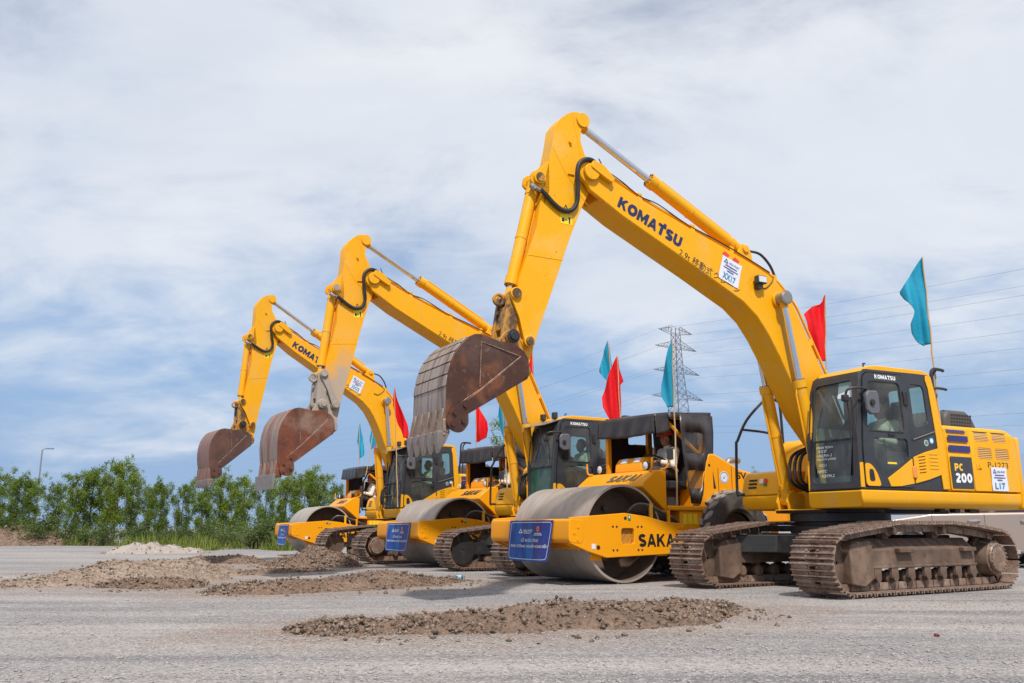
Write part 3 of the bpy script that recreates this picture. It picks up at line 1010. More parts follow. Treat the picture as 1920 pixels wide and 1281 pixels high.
# ------------------------------------------------------------------ vegetation
def leaf_material(name, a, b_):
    mt = bpy.data.materials.new(name)
    mt.use_nodes = True
    nt = mt.node_tree
    N, L = nt.nodes, nt.links
    bs = N['Principled BSDF']
    bs.inputs['Roughness'].default_value = 0.55
    g = N.new('ShaderNodeNewGeometry')
    oi = N.new('ShaderNodeObjectInfo')
    mx = N.new('ShaderNodeMix')
    mx.data_type = 'RGBA'
    mx.inputs[6].default_value = (*a, 1)
    mx.inputs[7].default_value = (*b_, 1)
    ad = N.new('ShaderNodeMath')
    ad.operation = 'MULTIPLY_ADD'
    L.new(g.outputs['Random Per Island'], ad.inputs[0])
    ad.inputs[1].default_value = 0.75
    hf = N.new('ShaderNodeMath')
    hf.operation = 'MULTIPLY'
    hf.inputs[1].default_value = 0.25
    L.new(oi.outputs['Random'], hf.inputs[0])
    L.new(hf.outputs[0], ad.inputs[2])
    L.new(ad.outputs[0], mx.inputs[0])
    L.new(mx.outputs[2], bs.inputs['Base Color'])
    tl = N.new('ShaderNodeBsdfTranslucent')
    L.new(mx.outputs[2], tl.inputs[0])
    ms = N.new('ShaderNodeMixShader')
    ms.inputs[0].default_value = 0.4
    L.new(bs.outputs[0], ms.inputs[1])
    L.new(tl.outputs[0], ms.inputs[2])
    L.new(ms.outputs[0], N['Material Output'].inputs[0])
    return mt


m_leaf = leaf_material('acacia leaves', (0.042, 0.098, 0.009), (0.29, 0.37, 0.035))
m_leaf2 = leaf_material('shrub leaves', (0.045, 0.085, 0.020), (0.15, 0.20, 0.04))
m_grass = leaf_material('verge grass', (0.12, 0.19, 0.025), (0.30, 0.33, 0.07))
m_bark = material('grey brown bark', (0.11, 0.085, 0.065), 0.9, layers=((9, (0.19, 0.15, 0.115), 0.45, 0.7, 0.7),), bump=(20, 0.4, 0.02))


def leaves_mesh(name, cen, size, aspect=0.42):
    """one small bent leaf quad per centre"""
    n = len(cen)
    a = rng.normal(0, 1, (n, 3))
    a[:, 2] -= 0.25
    a /= np.linalg.norm(a, axis=1)[:, None]
    r = rng.normal(0, 1, (n, 3))
    b = np.cross(a, r)
    b /= np.linalg.norm(b, axis=1)[:, None] + 1e-9
    s = size * rng.uniform(0.6, 1.35, (n, 1))
    A, B = a * s, b * s * aspect
    c = np.asarray(cen)
    V = np.stack([c - A, c + B, c + A, c - B], 1)
    me = bpy.data.meshes.new(name)
    me.vertices.add(n * 4)
    me.vertices.foreach_set('co', V.reshape(-1))
    me.loops.add(n * 4)
    me.loops.foreach_set('vertex_index', np.arange(n * 4))
    me.polygons.add(n)
    me.polygons.foreach_set('loop_start', np.arange(0, n * 4, 4))
    me.update(calc_edges=True)
    return me


def tree_variant(seed, H=5.0, slender=0.30, n_leaf=5200):
    rs = random.Random(seed)
    tr = MB()
    pts = [Vector((0, 0, -0.05))]
    for k in range(1, 8):
        pts.append(Vector((pts[-1].x + rs.uniform(-.07, .07), pts[-1].y + rs.uniform(-.07, .07), H * 0.93 * k / 7)))
    tr.tube(pts, [0.075 * (1 - 0.9 * k / 7) + 0.008 for k in range(8)], 7)
    cl = []
    nb = 30
    for i in range(nb):
        t = 0.20 + 0.78 * (i / nb) ** 0.9
        base = pts[0].lerp(pts[-1], t)
        k = min(6, int(t * 7))
        base = pts[k].lerp(pts[k + 1], t * 7 - k) if k < 7 else base
        ang = i * 2.4 + rs.uniform(-.5, .5)
        reach = H * slender * (0.35 + 0.9 * math.sin(math.pi * min(1, (1.06 - t) ** 0.75))) * rs.uniform(0.55, 1.15) * (0.75 if t < .3 else 1)
        tip = base + Vector((math.cos(ang) * reach, math.sin(ang) * reach, reach * rs.uniform(0.35, 1.0)))
        mid = base.lerp(tip, 0.5) + Vector((0, 0, reach * 0.06))
        tr.tube([base, mid, tip], [0.02 * (1.1 - t), 0.012 * (1.1 - t), 0.004], 5)
        for q in range(4):
            f = rs.uniform(0.35, 1.08)
            c = base.lerp(tip, f) + Vector((rs.gauss(0, .08), rs.gauss(0, .08), rs.gauss(0.02, .10)))
            cl.append((c, rs.uniform(0.14, 0.30) * (H / 5) * (0.8 + 0.4 * (1 - t))))
    for q in range(9):
        cl.append((pts[-1] + Vector((rs.gauss(0, .09), rs.gauss(0, .09), rs.uniform(-.5, .28))), rs.uniform(0.10, 0.20)))
    w = np.array([c[1] ** 2 for c in cl])
    pick = rng.choice(len(cl), n_leaf, p=w / w.sum())
    cen = np.array([tuple(cl[k][0]) for k in pick]) + rng.normal(0, 1, (n_leaf, 3)) * np.array([cl[k][1] for k in pick])[:, None] * np.array([0.55, 0.55, 0.62])
    return tr.mesh('trunk'), leaves_mesh('crown', cen, 0.066 * H / 5, 0.34)


TREES = [tree_variant(s, 5.0, sl, nl) for s, sl, nl in ((1, 0.18, 10000), (2, 0.21, 11000), (3, 0.15, 8600), (4, 0.22, 11500), (5, 0.19, 10500))]


def tree(label, px, top, d, var, wide=1.0, name='acacia_tree'):
    """a young tree standing d metres out, its column px and top row given in image pixels"""
    x = (px - 960) / 1650 * (d * 0.978)
    H = 0.827 + (991 - top) / 1650 * d * 0.985
    t = thing(name, label, 'tree', (x, d, 0), random.uniform(0, 6.28), 'young trees along the far edge of the yard')
    s = H / 5.15
    for nm, me, mt in (('trunk', TREES[var][0], m_bark), ('crown', TREES[var][1], m_leaf)):
        o = link(nm, me, mt, t)
        o.scale = (s * wide * 0.86, s * wide * 0.86, s)
    return t


tree_rows = [(-12, 886, 50, 3, 1.1, 'leafy young tree cut off by the left edge of the picture'),
             (26, 888, 48, 1, 1.15, 'bushy young tree just right of the left picture edge'),
             (52, 898, 52, 0, 1.1, 'slim young tree behind the tall street lamp'),
             (100, 900, 50, 2, 1.2, 'narrow young tree standing right of the tall street lamp'),
             (134, 888, 48, 4, 1.1, 'rounded young tree left of the second street lamp'),
             (167, 874, 49, 0, 1.15, 'tall leafy tree directly left of the second street lamp'),
             (213, 858, 49, 1, 1.0, 'tallest pointed tree on the left, right of the second street lamp'),
             (243, 886, 51, 2, 1.0, 'slim tree at the right side of the tallest pointed tree'),
             (272, 912, 50, 4, 1.1, 'short young tree over the grey soil mound'),
             (299, 899, 46, 1, 1.0, 'light green tree right of the grey soil mound'),
             (338, 908, 50, 3, 1.0, 'young tree left of the farthest bucket teeth'),
             (378, 892, 47, 4, 1.05, 'leafy tree right under the farthest bucket'),
             (410, 888, 50, 0, 1.1, 'pointed tree between the two far buckets'),
             (452, 887, 50, 2, 1.2, 'thin tree with a visible trunk left of the flat bucket edge'),
             (494, 896, 48, 3, 1.0, 'tree right under the flat edged bucket'),
             (532, 888, 46, 1, 1.15, 'full tree above the front beam of the farthest roller'),
             (566, 882, 45, 3, 1.1, 'broad dense tree behind the farthest roller drum'),
             (600, 888, 46, 4, 1.1, 'dense tree over the right side of the farthest drum'),
             (628, 906, 48, 0, 1.0, 'low tree next to the cowl of the farthest roller'),
             (984, 780, 60, 3, 1.0, 'tall dark tree seen behind the middle excavator boom'),
             (1036, 776, 60, 1, 0.8, 'tree top peeping out right of the middle excavator boom'),
             (1424, 878, 75, 2, 0.9, 'tiny distant tree top above the nearest tool box'),
             (200, 905, 58, 3, 1.1, 'rear tree filling the gap behind the tallest tree'),
             (430, 925, 57, 3, 1.1, 'rear tree below the pointed tree between the buckets')]
for px, top, d, v, wd, lb in tree_rows:
    tree(lb, px, top, d, v, wd)


def shrub_variant(seed):
    rs = random.Random(seed)
    st = MB()
    cl = []
    for i in range(22):
        a, r = rs.uniform(0, 6.28), rs.uniform(0.1, 0.85)
        tip = Vector((math.cos(a) * r, math.sin(a) * r, rs.uniform(0.35, 1.0) * (1.15 - r * 0.5)))
        st.tube([(0, 0, -0.03), tip * 0.5 + Vector((0, 0, .1)), tip], [0.022, 0.012, 0.005], 5)
        cl += [(tip, 0.2), (tip * 0.75, 0.18)]
    cen = []
    for _ in range(2600):
        c, r = rs.choice(cl)
        cen.append((c.x + rs.gauss(0, r * .6), c.y + rs.gauss(0, r * .6), max(0.01, c.z + rs.gauss(0, r * .55))))
    return st.mesh('stem'), leaves_mesh('foliage', cen, 0.045, 0.35)


SHRUBS = [shrub_variant(s) for s in (21, 22, 23)]
for i, (px, d, s, lb) in enumerate(((15, 47, 2.1, 'dark shrub at the left edge beside the far mound'), (150, 46.5, 2.0, 'shrub growing above the right end of the far mound'), (200, 45, 1.7, 'shrub below the second street lamp'), (255, 44, 1.5, 'shrub between the tallest tree and the grey mound'), (330, 43, 1.6, 'shrub behind the stake by the grey mound'), (385, 44, 1.9, 'dark shrub below the farthest bucket'), (432, 42, 1.4, 'shrub in the middle of the grass verge'), (478, 38.5, 1.95, 'dense shrub left of the farthest roller banner'), (505, 38, 1.8, 'dense dark shrub touching the farthest roller banner'), (80, 47, 2.2, 'shrub right behind the far mound'), (300, 46, 1.6, 'shrub under the light green tree'), (560, 42, 1.9, 'shrub hidden behind the farthest drum'))):
    x = (px - 960) / 1650 * d * 0.978
    t = thing('shrub', lb, 'shrub', (x, d, -0.02), random.uniform(0, 6), 'shrubs under the trees')
    for nm, me, mt in zip(('stem', 'foliage'), SHRUBS[i % 3], (m_bark, m_leaf2)):
        o = link(nm, me, mt, t)
        o.scale = (s * 0.8, s * 0.8, s * 0.62)

# grass on the verge
nb = 15000
gx, gy, gh = [], [], []
while len(gx) < nb:
    d = random.uniform(33.5, 50)
    px = random.uniform(60, 640)
    if d < 36.5 + 4.0 * noise.noise(Vector((px * 0.012, 3, 1))) + max(0, (330 - px) * 0.05):
        continue
    dens = noise.noise(Vector((px * 0.02, d * 0.35, 2)))
    if dens < 0.05 and random.random() < 0.9:
        continue
    gx.append((px - 960) / 1650 * d * 0.978)
    gy.append(d)
    gh.append((0.12 + 0.42 * random.random() ** 2) * (0.9 + 1.0 * dens))
gx, gy, gh = map(np.array, (gx, gy, gh))
th = rng.uniform(0, 6.28, nb)
ln = rng.normal(0, 0.25, (nb, 2)) * gh[:, None]
bw = 0.022
c0 = np.stack([gx - bw * np.cos(th), gy - bw * np.sin(th), np.full(nb, -0.05)], 1)
c1 = np.stack([gx + bw * np.cos(th), gy + bw * np.sin(th), np.full(nb, -0.05)], 1)
c2 = np.stack([gx + ln[:, 0] + 0.006, gy + ln[:, 1], gh], 1)
c3 = np.stack([gx + ln[:, 0] - 0.006, gy + ln[:, 1], gh], 1)
me = bpy.data.meshes.new('verge_grass')
me.vertices.add(nb * 4)
me.vertices.foreach_set('co', np.stack([c0, c1, c2, c3], 1).reshape(-1))
me.loops.add(nb * 4)
me.loops.foreach_set('vertex_index', np.arange(nb * 4))
me.polygons.add(nb)
me.polygons.foreach_set('loop_start', np.arange(0, nb * 4, 4))
me.update(calc_edges=True)
tag(link('verge_grass', me, m_grass), 'tall yellow green grass along the verge under the trees', 'grass', kind='stuff')

# ------------------------------------------------------------------ far things
for px, top, d, hd, lb in ((63, 845, 100, 1, 'tall grey street lamp rising above the trees at far left'), (188, 870, 112, 0, 'street lamp with a round head behind the tallest tree')):
    x = (px - 960) / 1650 * d * 0.978
    H = 0.827 + (991 - top) / 1650 * d * 0.985
    t = thing('street_lamp', lb, 'street lamp', (x, d, 0), 0, 'street lamps beyond the trees')
    mb = MB()
    mb.cyl((0, 0, 0), (0, 0, H), 0.13, 0.07, 10)
    if hd:
        mb.tube([(0, 0, H - 0.05), (0.25, 0, H + 0.12), (0.6, 0, H + 0.15)], 0.045, 8)
    mb.build('pole', m_galv, t)
    mb = MB()
    if hd:
        mb.box(0.45, 1.25, -0.14, 0.14, H + 0.08, H + 0.20)
    else:
        mb.lathe([(0.0, 0.30), (0.2, 0.27), (0.32, 0.1), (0.28, 0.0), (0.1, -0.1), (0.0, -0.1)], (0, 0, H), axis='z', n=14)
    mb.build('lamp_head', material('blue grey lamp head', (0.13, 0.20, 0.28), 0.5), t, 0.02)

PX, PY = 33.5, 176.0
LINE = Vector((0.578, -0.816, 0))
ACROSS = Vector((0.816, 0.578, 0))
py = thing('power_pylon', 'grey lattice power pylon with five levels of cross arms', 'pylon', (PX, PY, 0), math.atan2(ACROSS.y, ACROSS.x))
HT = 41.0


def half_w(z):
    return 3.0 - (3.0 - 0.85) * min(1, z / 33.0) if z < 33 else 0.85 - 0.25 * (z - 33) / 8


for sx in (-1, 1):
    for sy in (-1, 1):
        mb = MB()
        mb.tube([(sx * half_w(z), sy * half_w(z), z) for z in (0, 8, 16, 24, 33, HT)], 0.085, 5)
        mb.build('leg', m_pylon, py)
mb = MB()
levels = [0]
while levels[-1] < HT - 1.4:
    levels.append(levels[-1] + max(1.5, half_w(levels[-1]) * 1.35))
for a, b_ in zip(levels, levels[1:]):
    wa, wb = half_w(a), half_w(b_)
    for s in (-1, 1):
        for (p, q) in (((-wa, s * wa, a), (wb, s * wb, b_)), ((wa, s * wa, a), (-wb, s * wb, b_)), ((s * wa, -wa, a), (s * wb, wb, b_)), ((s * wa, wa, a), (s * wb, -wb, b_)), ((-wb, s * wb, b_), (wb, s * wb, b_)), ((s * wb, -wb, b_), (s * wb, wb, b_))):
            mb.tube([p, q], 0.036, 4)
mb.build('bracing', m_pylon, py)
ARMS = [(40.3, 4.2), (36.8, 5.2), (31.8, 5.6), (26.6, 6.0), (20.6, 7.0)]
for z, ln_ in ARMS:
    w = half_w(z)
    for s in (-1, 1):
        mb = MB()
        tip = Vector((s * (w + ln_), 0, z))
        for sy in (-1, 1):
            for dz in (0, 1.5):
                zz = z + dz - (0.6 if z > 40 else 0)
                mb.tube([(s * w, sy * w, zz), tip], 0.05, 4)
        for k in range(1, 5):
            t_ = k / 5
            A = [Vector((s * w, sy * w, z + dz)).lerp(tip, t_) for sy in (-1, 1) for dz in (0, 1.4)]
            for i, j in ((0, 1), (2, 3), (0, 2), (1, 3), (0, 3)):
                mb.tube([A[i], A[j]], 0.03, 4)
        mb.build('cross_arm', m_pylon, py)
k = 0
for z, ln_ in ARMS:
    for s in (-1, 1):
        base = Vector((PX, PY, 0)) + ACROSS * (s * (half_w(z) + ln_)) + Vector((0, 0, z - (0.4 if z < 40 else 0)))
        for direction, span, sag, grp in ((1, 230, 5.5, 'to the right'), (-1, 260, 7, 'to the left')):
            mb = MB()
            pts = []
            for i in range(33):
                t_ = i / 32
                p = base + LINE * (direction * span * t_)
                p.z += -sag * 4 * t_ * (1 - t_) + (0 if direction > 0 else 0)
                pts.append(p)
            mb.tube(pts, 0.018 if direction > 0 else 0.014, 4)
            tag(mb.build('power_line', m_wire), 'power line on the %s end of the %s cross arm, running %s' % ('right' if s > 0 else 'left', ('topmost', 'second highest', 'middle', 'second lowest', 'lowest')[ARMS.index((z, ln_))], grp), 'power line', 'power lines of the lattice pylon')


# ------------------------------------------------------------------ car behind the nearest excavator
def build_car():
    c = thing('parked_car', 'champagne coloured car parked behind the nearest excavator', 'car', (10.55, 21.0, 0), rad(170))
    mb = MB()
    low = [(2.30, 0.42), (2.38, 0.60), (2.35, 0.80), (2.22, 0.93), (1.95, 1.01), (1.20, 1.12), (0.95, 1.16), (-1.9, 1.20), (-2.24, 1.12), (-2.36, 0.85), (-2.30, 0.42)]
    bot = [(-2.0, 0.30)] + arc(-1.38, 0.36, 0.40, 190, -10, 10) + [(-0.9, 0.28), (0.95, 0.28)] + arc(1.40, 0.36, 0.40, 190, -10, 10) + [(1.95, 0.32)]
    mb.prism(low + bot, -0.90, 0.90)
    bd = mb.build('body', m_car, c, 0.12, 5)
    mb = MB()
    mb.prism([(0.98, 1.14), (0.25, 1.60), (0.05, 1.66), (-1.30, 1.68), (-1.75, 1.60), (-2.20, 1.16)], -0.76, 0.76)
    mb.build('cabin', m_car, c, 0.10, 4)
    mb = MB()
    for s in (-1, 1):
        mb.prism(rounded([(0.75, 1.20), (0.20, 1.55), (-0.35, 1.58), (-0.35, 1.20)], .05), s * 0.755, s * 0.772)
        mb.prism(rounded([(-0.45, 1.20), (-0.45, 1.58), (-1.30, 1.58), (-1.70, 1.22)], .05), s * 0.755, s * 0.772)
    mb.build('window', m_carglass, c)
    for s in (-1, 1):
        mb = MB()
        mb.prism(rounded([(2.30, 0.80), (2.18, 0.955), (1.60, 1.03), (1.75, 0.90), (2.05, 0.78)], 0.03), s * 0.86, s * 0.909)
        h = mb.build('headlight', m_lamp, c, 0.015)
        mb = MB()
        mb.prism(rounded([(2.20, 0.82), (2.12, 0.91), (1.80, 0.96), (1.86, 0.88)], 0.02), s * 0.909, s * 0.913)
        mb.build('projector', m_dark, h)
        for x in (0.05, -1.05):
            mb = MB()
            mb.tube([(x + 0.12, s * 0.905, 0.99), (x + 0.10, s * 0.945, 1.0), (x - 0.10, s * 0.945, 1.01), (x - 0.12, s * 0.905, 1.01)], 0.018, 8, 3)
            mb.build('door_handle', m_chrome, c)
        mb = MB()
        for x in (0.92, -0.18, -1.15):
            mb.box(x - 0.004, x + 0.004, s * 0.9005 - .003, s * 0.9005 + .003, 0.42, 1.14)
        mb.build('door_gap', m_black, c)
        mb = MB()
        mb.box(-0.85, 0.9, s * 0.88 - .03, s * 0.88 + .03, 0.27, 0.36)
        mb.build('sill', material('silver sill', (0.35, 0.35, 0.36), 0.4), c, 0.015)
        for x in (1.40, -1.38):
            mb = MB()
            mb.lathe([(0.22, s * 0.70), (0.33, s * 0.69), (0.36, s * 0.72), (0.36, s * 0.86), (0.33, s * 0.90), (0.24, s * 0.905)], (x, 0, 0.36), n=26)
            w = mb.build('wheel', m_black, c)
            mb = MB()
            mb.lathe([(0.24, s * 0.90), (0.235, s * 0.86), (0.05, s * 0.88), (0.0, s * 0.885)], (x, 0, 0.36), n=20)
            mb.build('rim', m_rim, w)
    return c

# ------------------------------------------------------------------ excavators
def track_path():
    """closed loop (x, z) on the inner face of the shoes, idler at +x, sprocket at -x"""
    pts = arc(1.70, 0.405, 0.355, -90, 82, 12)
    top = [(1.25, 0.815), (0.62, 0.885), (0.05, 0.878), (-0.55, 0.885), (-1.15, 0.845)]
    pts += top
    pts += arc(-1.70, 0.415, 0.365, 98, 270, 12)
    return pts


def resample(poly, n):
    P = np.array(poly + [poly[0]])
    d = np.r_[0, np.cumsum(np.hypot(*np.diff(P, axis=0).T))]
    out = []
    for k in range(n):
        s = (k + 0.5) * d[-1] / n
        i = np.searchsorted(d, s) - 1
        t = (s - d[i]) / (d[i + 1] - d[i])
        a = P[i] + (P[i + 1] - P[i]) * t
        g = P[(i + 1)] - P[i]
        out.append((a, g / np.hypot(*g)))
    return out, d[-1]


def shoe_mesh():
    mb = MB()
    W, Lh = 0.325, 0.093
    # plate in two halves with the mud slot between, three grousers across
    for y0, y1 in ((-W, -0.045), (0.045, W)):
        mb.box(-Lh, Lh, y0, y1, 0.0, 0.014)
    mb.box(-Lh, -0.035, -0.045, 0.045, 0.0, 0.014)
    mb.box(0.035, Lh, -0.045, 0.045, 0.0, 0.014)
    for x, h in ((-0.082, 0.046), (-0.012, 0.042), (0.068, 0.046)):
        mb.add([(x - 0.012, -W, 0.013), (x + 0.012, -W, 0.013), (x + 0.006, -W, h), (x - 0.006, -W, h),
                (x - 0.012, W, 0.013), (x + 0.012, W, 0.013), (x + 0.006, W, h), (x - 0.006, W, h)],
               [(0, 1, 2, 3), (7, 6, 5, 4), (0, 4, 5, 1), (1, 5, 6, 2), (2, 6, 7, 3), (3, 7, 4, 0)])
    for x in (-0.05, 0.03):
        for y in (-0.085, 0.085):
            mb.box(x - 0.014, x + 0.014, y - 0.014, y + 0.014, 0.013, 0.030)
    return mb.mesh('shoe', smooth=0)


def chain_mesh():
    mb = MB()
    ring, Ltot = resample(track_path(), 46)
    for a, g in ring:
        nrm = np.array([g[1], -g[0]])
        for s in (-1, 1):
            c = a - nrm * 0.052
            x, z = c
            ang = math.atan2(g[1], g[0])
            M = Matrix.Translation((x, s * 0.085, z)) @ Matrix.Rotation(-ang, 4, 'Y')
            mb.box(-0.105, 0.105, -0.022, 0.022, -0.045, 0.045, M)
        mb.cyl((a[0] - nrm[0] * 0.05 + g[0] * .1, -0.09, a[1] - nrm[1] * 0.05 + g[1] * .1), (a[0] - nrm[0] * 0.05 + g[0] * .1, 0.09, a[1] - nrm[1] * 0.05 + g[1] * .1), 0.028, n=8)
    return mb.mesh('chain')


MESH = {}


def cached(key, fn):
    if key not in MESH:
        MESH[key] = fn()
    return MESH[key]


def build_track(exc, side, du, flip, bare=False):
    """side +1 = machine's left; part with shoes, wheels and rollers as sub-parts"""
    def frame():
        mb = MB()
        prof = [(-0.02, 0.33), (0.17, 0.33), (0.17, 0.555), (0.02, 0.70), (-0.15, 0.70), (-0.15, 0.33)]
        x0, x1 = -1.22, 1.16
        n = len(prof)
        mb.add([(x0, p[0], p[1]) for p in prof] + [(x1, p[0], p[1]) for p in prof],
               [tuple(range(n)), tuple(range(2 * n - 1, n - 1, -1))] + [(i, (i + 1) % n, n + (i + 1) % n, n + i) for i in range(n)])
        mb.box(-1.24, 1.17, 0.172, 0.188, 0.325, 0.36)        # lower flange
        mb.box(0.30, 0.62, 0.172, 0.25, 0.52, 0.575)          # steps
        mb.box(-1.15, -0.85, 0.172, 0.25, 0.52, 0.575)
        for x in (0.62, -0.50):                                # carrier roller brackets
            mb.box(x - 0.06, x + 0.06, -0.06, 0.05, 0.69, 0.80)
        return mb.mesh('track')
    tr = link('track', cached('track', frame), m_frame, exc, 0.012)
    M = Matrix.Rotation(du, 4, 'Z') @ Matrix.Translation((0, side * 1.105, 0))
    if side < 0:
        M = M @ Matrix.Rotation(math.pi, 4, 'Z') @ Matrix.Diagonal((-1, 1, 1, 1)).to_4x4()
    if flip:
        M = M @ Matrix.Diagonal((-1, 1, 1, 1)).to_4x4()
    tr.matrix_local = M
    shoe = cached('shoe', shoe_mesh)
    ring, Ltot = resample(track_path(), 46)
    for a, g in ring:
        o = link('shoe', shoe, m_track, tr)
        nx, nz = g[1], -g[0]
        o.matrix_local = Matrix(((g[0], 0, nx, a[0]), (0, 1, 0, 0), (g[1], 0, nz, a[1]), (0, 0, 0, 1)))
    link('chain', cached('chain', chain_mesh), m_track, tr)

    def guard():
        mb = MB()
        poly = [(1.10, 0.20), (1.10, 0.62), (1.19, 0.685), (1.52, 0.65), (1.56, 0.60), (1.56, 0.14), (1.30, 0.10)]
        mb.prism(poly, -0.19, 0.19)
        return mb.mesh('idler_guard')
    if not bare:
        link('idler_guard', cached('idler_guard', guard), m_frame, tr, 0.02)
    else:
        def yoke():
            mb = MB()
            for s in (-1, 1):
                mb.prism([(0.95, 0.30), (0.95, 0.60), (1.35, 0.54), (1.70, 0.50), (1.82, 0.40), (1.70, 0.32), (1.35, 0.30)], s * 0.13, s * 0.165)
            mb.lathe([(0.02, -0.19), (0.30, -0.18), (0.335, -0.15), (0.335, 0.15), (0.30, 0.18), (0.02, 0.19)], (1.70, 0, 0.41), n=30)
            return mb.mesh('idler_yoke')
        link('idler_yoke', cached('idler_yoke', yoke), m_blackpaint, tr, 0.01)

    def idler():
        mb = MB()
        mb.lathe([(0.02, -0.08), (0.20, -0.07), (0.27, -0.05), (0.30, -0.045), (0.30, 0.045), (0.27, 0.05), (0.20, 0.07), (0.02, 0.08)], (1.70, 0, 0.41), n=28)
        return mb.mesh('idler')
    link('idler', cached('idler', idler), m_frame, tr)

    def sprocket():
        mb = MB()
        teeth = []
        for i in range(42):
            a = 2 * math.pi * i / 42
            r = 0.325 if i % 2 else 0.285
            teeth.append((-1.70 + r * math.cos(a), 0.42 + r * math.sin(a)))
        mb.prism(teeth, -0.03, 0.03)
        mb.lathe([(0.28, -0.10), (0.27, 0.02), (0.25, 0.12), (0.235, 0.20)], (-1.70, 0, 0.42), n=30)
        mb.lathe([(0.28, -0.10), (0.02, -0.11)], (-1.70, 0, 0.42), n=30)
        return mb.mesh('sprocket')
    link('sprocket', cached('sprocket', sprocket), m_frame, tr)

    def final():
        mb = MB()
        mb.lathe([(0.235, 0.20), (0.205, 0.205), (0.205, 0.235), (0.195, 0.25), (0.03, 0.252), (0.0, 0.252)], (-1.70, 0, 0.42), n=30)
        for i in range(20):
            a = 2 * math.pi * i / 20
            x, z = -1.70 + 0.186 * math.cos(a), 0.42 + 0.186 * math.sin(a)
            mb.cyl((x, 0.24, z), (x, 0.268, z), 0.013, n=6)
        return mb.mesh('drive_cover')
    link('drive_cover', cached('drive_cover', final), m_track, tr)

    def roller():
        mb = MB()
        mb.lathe([(0.0, -0.13), (0.06, -0.13), (0.095, -0.10), (0.095, -0.05), (0.075, -0.03), (0.075, 0.03), (0.095, 0.05), (0.095, 0.10), (0.055, 0.13), (0.055, 0.19), (0.0, 0.19)], n=16)
        mb.box(-0.07, 0.07, 0.13, 0.18, -0.01, 0.13)
        return mb.mesh('track_roller')
    for i in range(7):
        o = link('track_roller', cached('track_roller', roller), m_frame, tr)
        o.location = (1.02 - i * 0.36, 0, 0.212)

    def carrier():
        mb = MB()
        mb.lathe([(0.0, -0.10), (0.065, -0.10), (0.075, 0.10), (0.05, 0.12), (0.05, 0.20), (0.03, 0.21), (0.0, 0.21)], n=16)
        return mb.mesh('carrier_roller')
    for x in (0.62, -0.50):
        o = link('carrier_roller', cached('carrier_roller', carrier), m_track, tr)
        o.location = (x, 0, 0.80)
    return tr


def xz_rot(p, c, a):
    dx, dz = p[0] - c[0], p[1] - c[1]
    return (c[0] + dx * math.cos(a) - dz * math.sin(a), c[1] + dx * math.sin(a) + dz * math.cos(a))


FOOT, BOOMPIN, TIP = (0.03, 1.80), (4.41, 5.44), (4.45, 6.22)
BKT, LINKP, GUIDE, BLINK, HINGE = (5.14, 5.26), (5.52, 3.65), (5.33, 3.07), (5.60, 3.09), (5.45, 2.68)
BCYL_TOP, BCYL_FOOT, ACYL = (1.20, 4.09), (0.67, 1.24), (1.66, 4.83)


def ydisc(mb, c, r, y0, y1, n=18):
    mb.ycyl(c[0], c[1], y0, y1, r, n)


def cylinder_part(exc, name, a, b, y, rb, rr, frac, mat, port=1):
    """hydraulic cylinder: barrel from a over frac of the length, chromed rod on to b"""
    A, B = Vector((a[0], y, a[1])), Vector((b[0], y, b[1]))
    Mid = A + (B - A) * frac
    d = (B - A).normalized()
    mb = MB()
    mb.ycyl(a[0], a[1], y - rb * 0.85, y + rb * 0.85, rb * 0.98)
    mb.cyl(A + d * rb * 0.5, Mid - d * 0.10, rb, n=20)
    mb.cyl(Mid - d * 0.11, Mid, rb * 1.14, n=20)
    mb.cyl(A + d * 0.16, A + d * 0.21, rb * 1.10, n=20)
    mb.cyl(A + d * (B - A).length * frac * 0.55, A + d * ((B - A).length * frac * 0.55 + 0.03), rb * 1.07, n=20)
    side = Vector((0, 0, 1)).cross(Vector((0, 1, 0)))
    up = d.cross(Vector((0, 1, 0))).normalized() * (rb * 1.28 * port)
    mb.tube([A + d * 0.18 + up * 0.5, A + d * 0.24 + up, Mid - d * 0.2 + up, Mid - d * 0.06 + up * 0.6], rb * 0.17, 6)
    o = mb.build(name, mat, exc)
    rod = MB()
    rod.cyl(Mid - d * 0.01, B - d * rb * 0.6, rr, n=16)
    rod.build('rod', m_chrome, o)
    eye = MB()
    eye.ycyl(b[0], b[1], y - rb * 0.8, y + rb * 0.8, rr * 1.75)
    eye.cyl(B - d * (rb * 1.6), B, rr * 1.25, n=14)
    eye.build('rod_eye', mat, o)
    bolts = MB()
    u = d.orthogonal().normalized()
    w = d.cross(u)
    for i in range(10):
        t = 2 * math.pi * i / 10
        c = Mid + (u * math.cos(t) + w * math.sin(t)) * rb * 0.92
        bolts.cyl(c - d * 0.01, c + d * 0.018, rb * 0.13, n=6)
    bolts.build('gland_bolts', m_greasy, o)
    return o


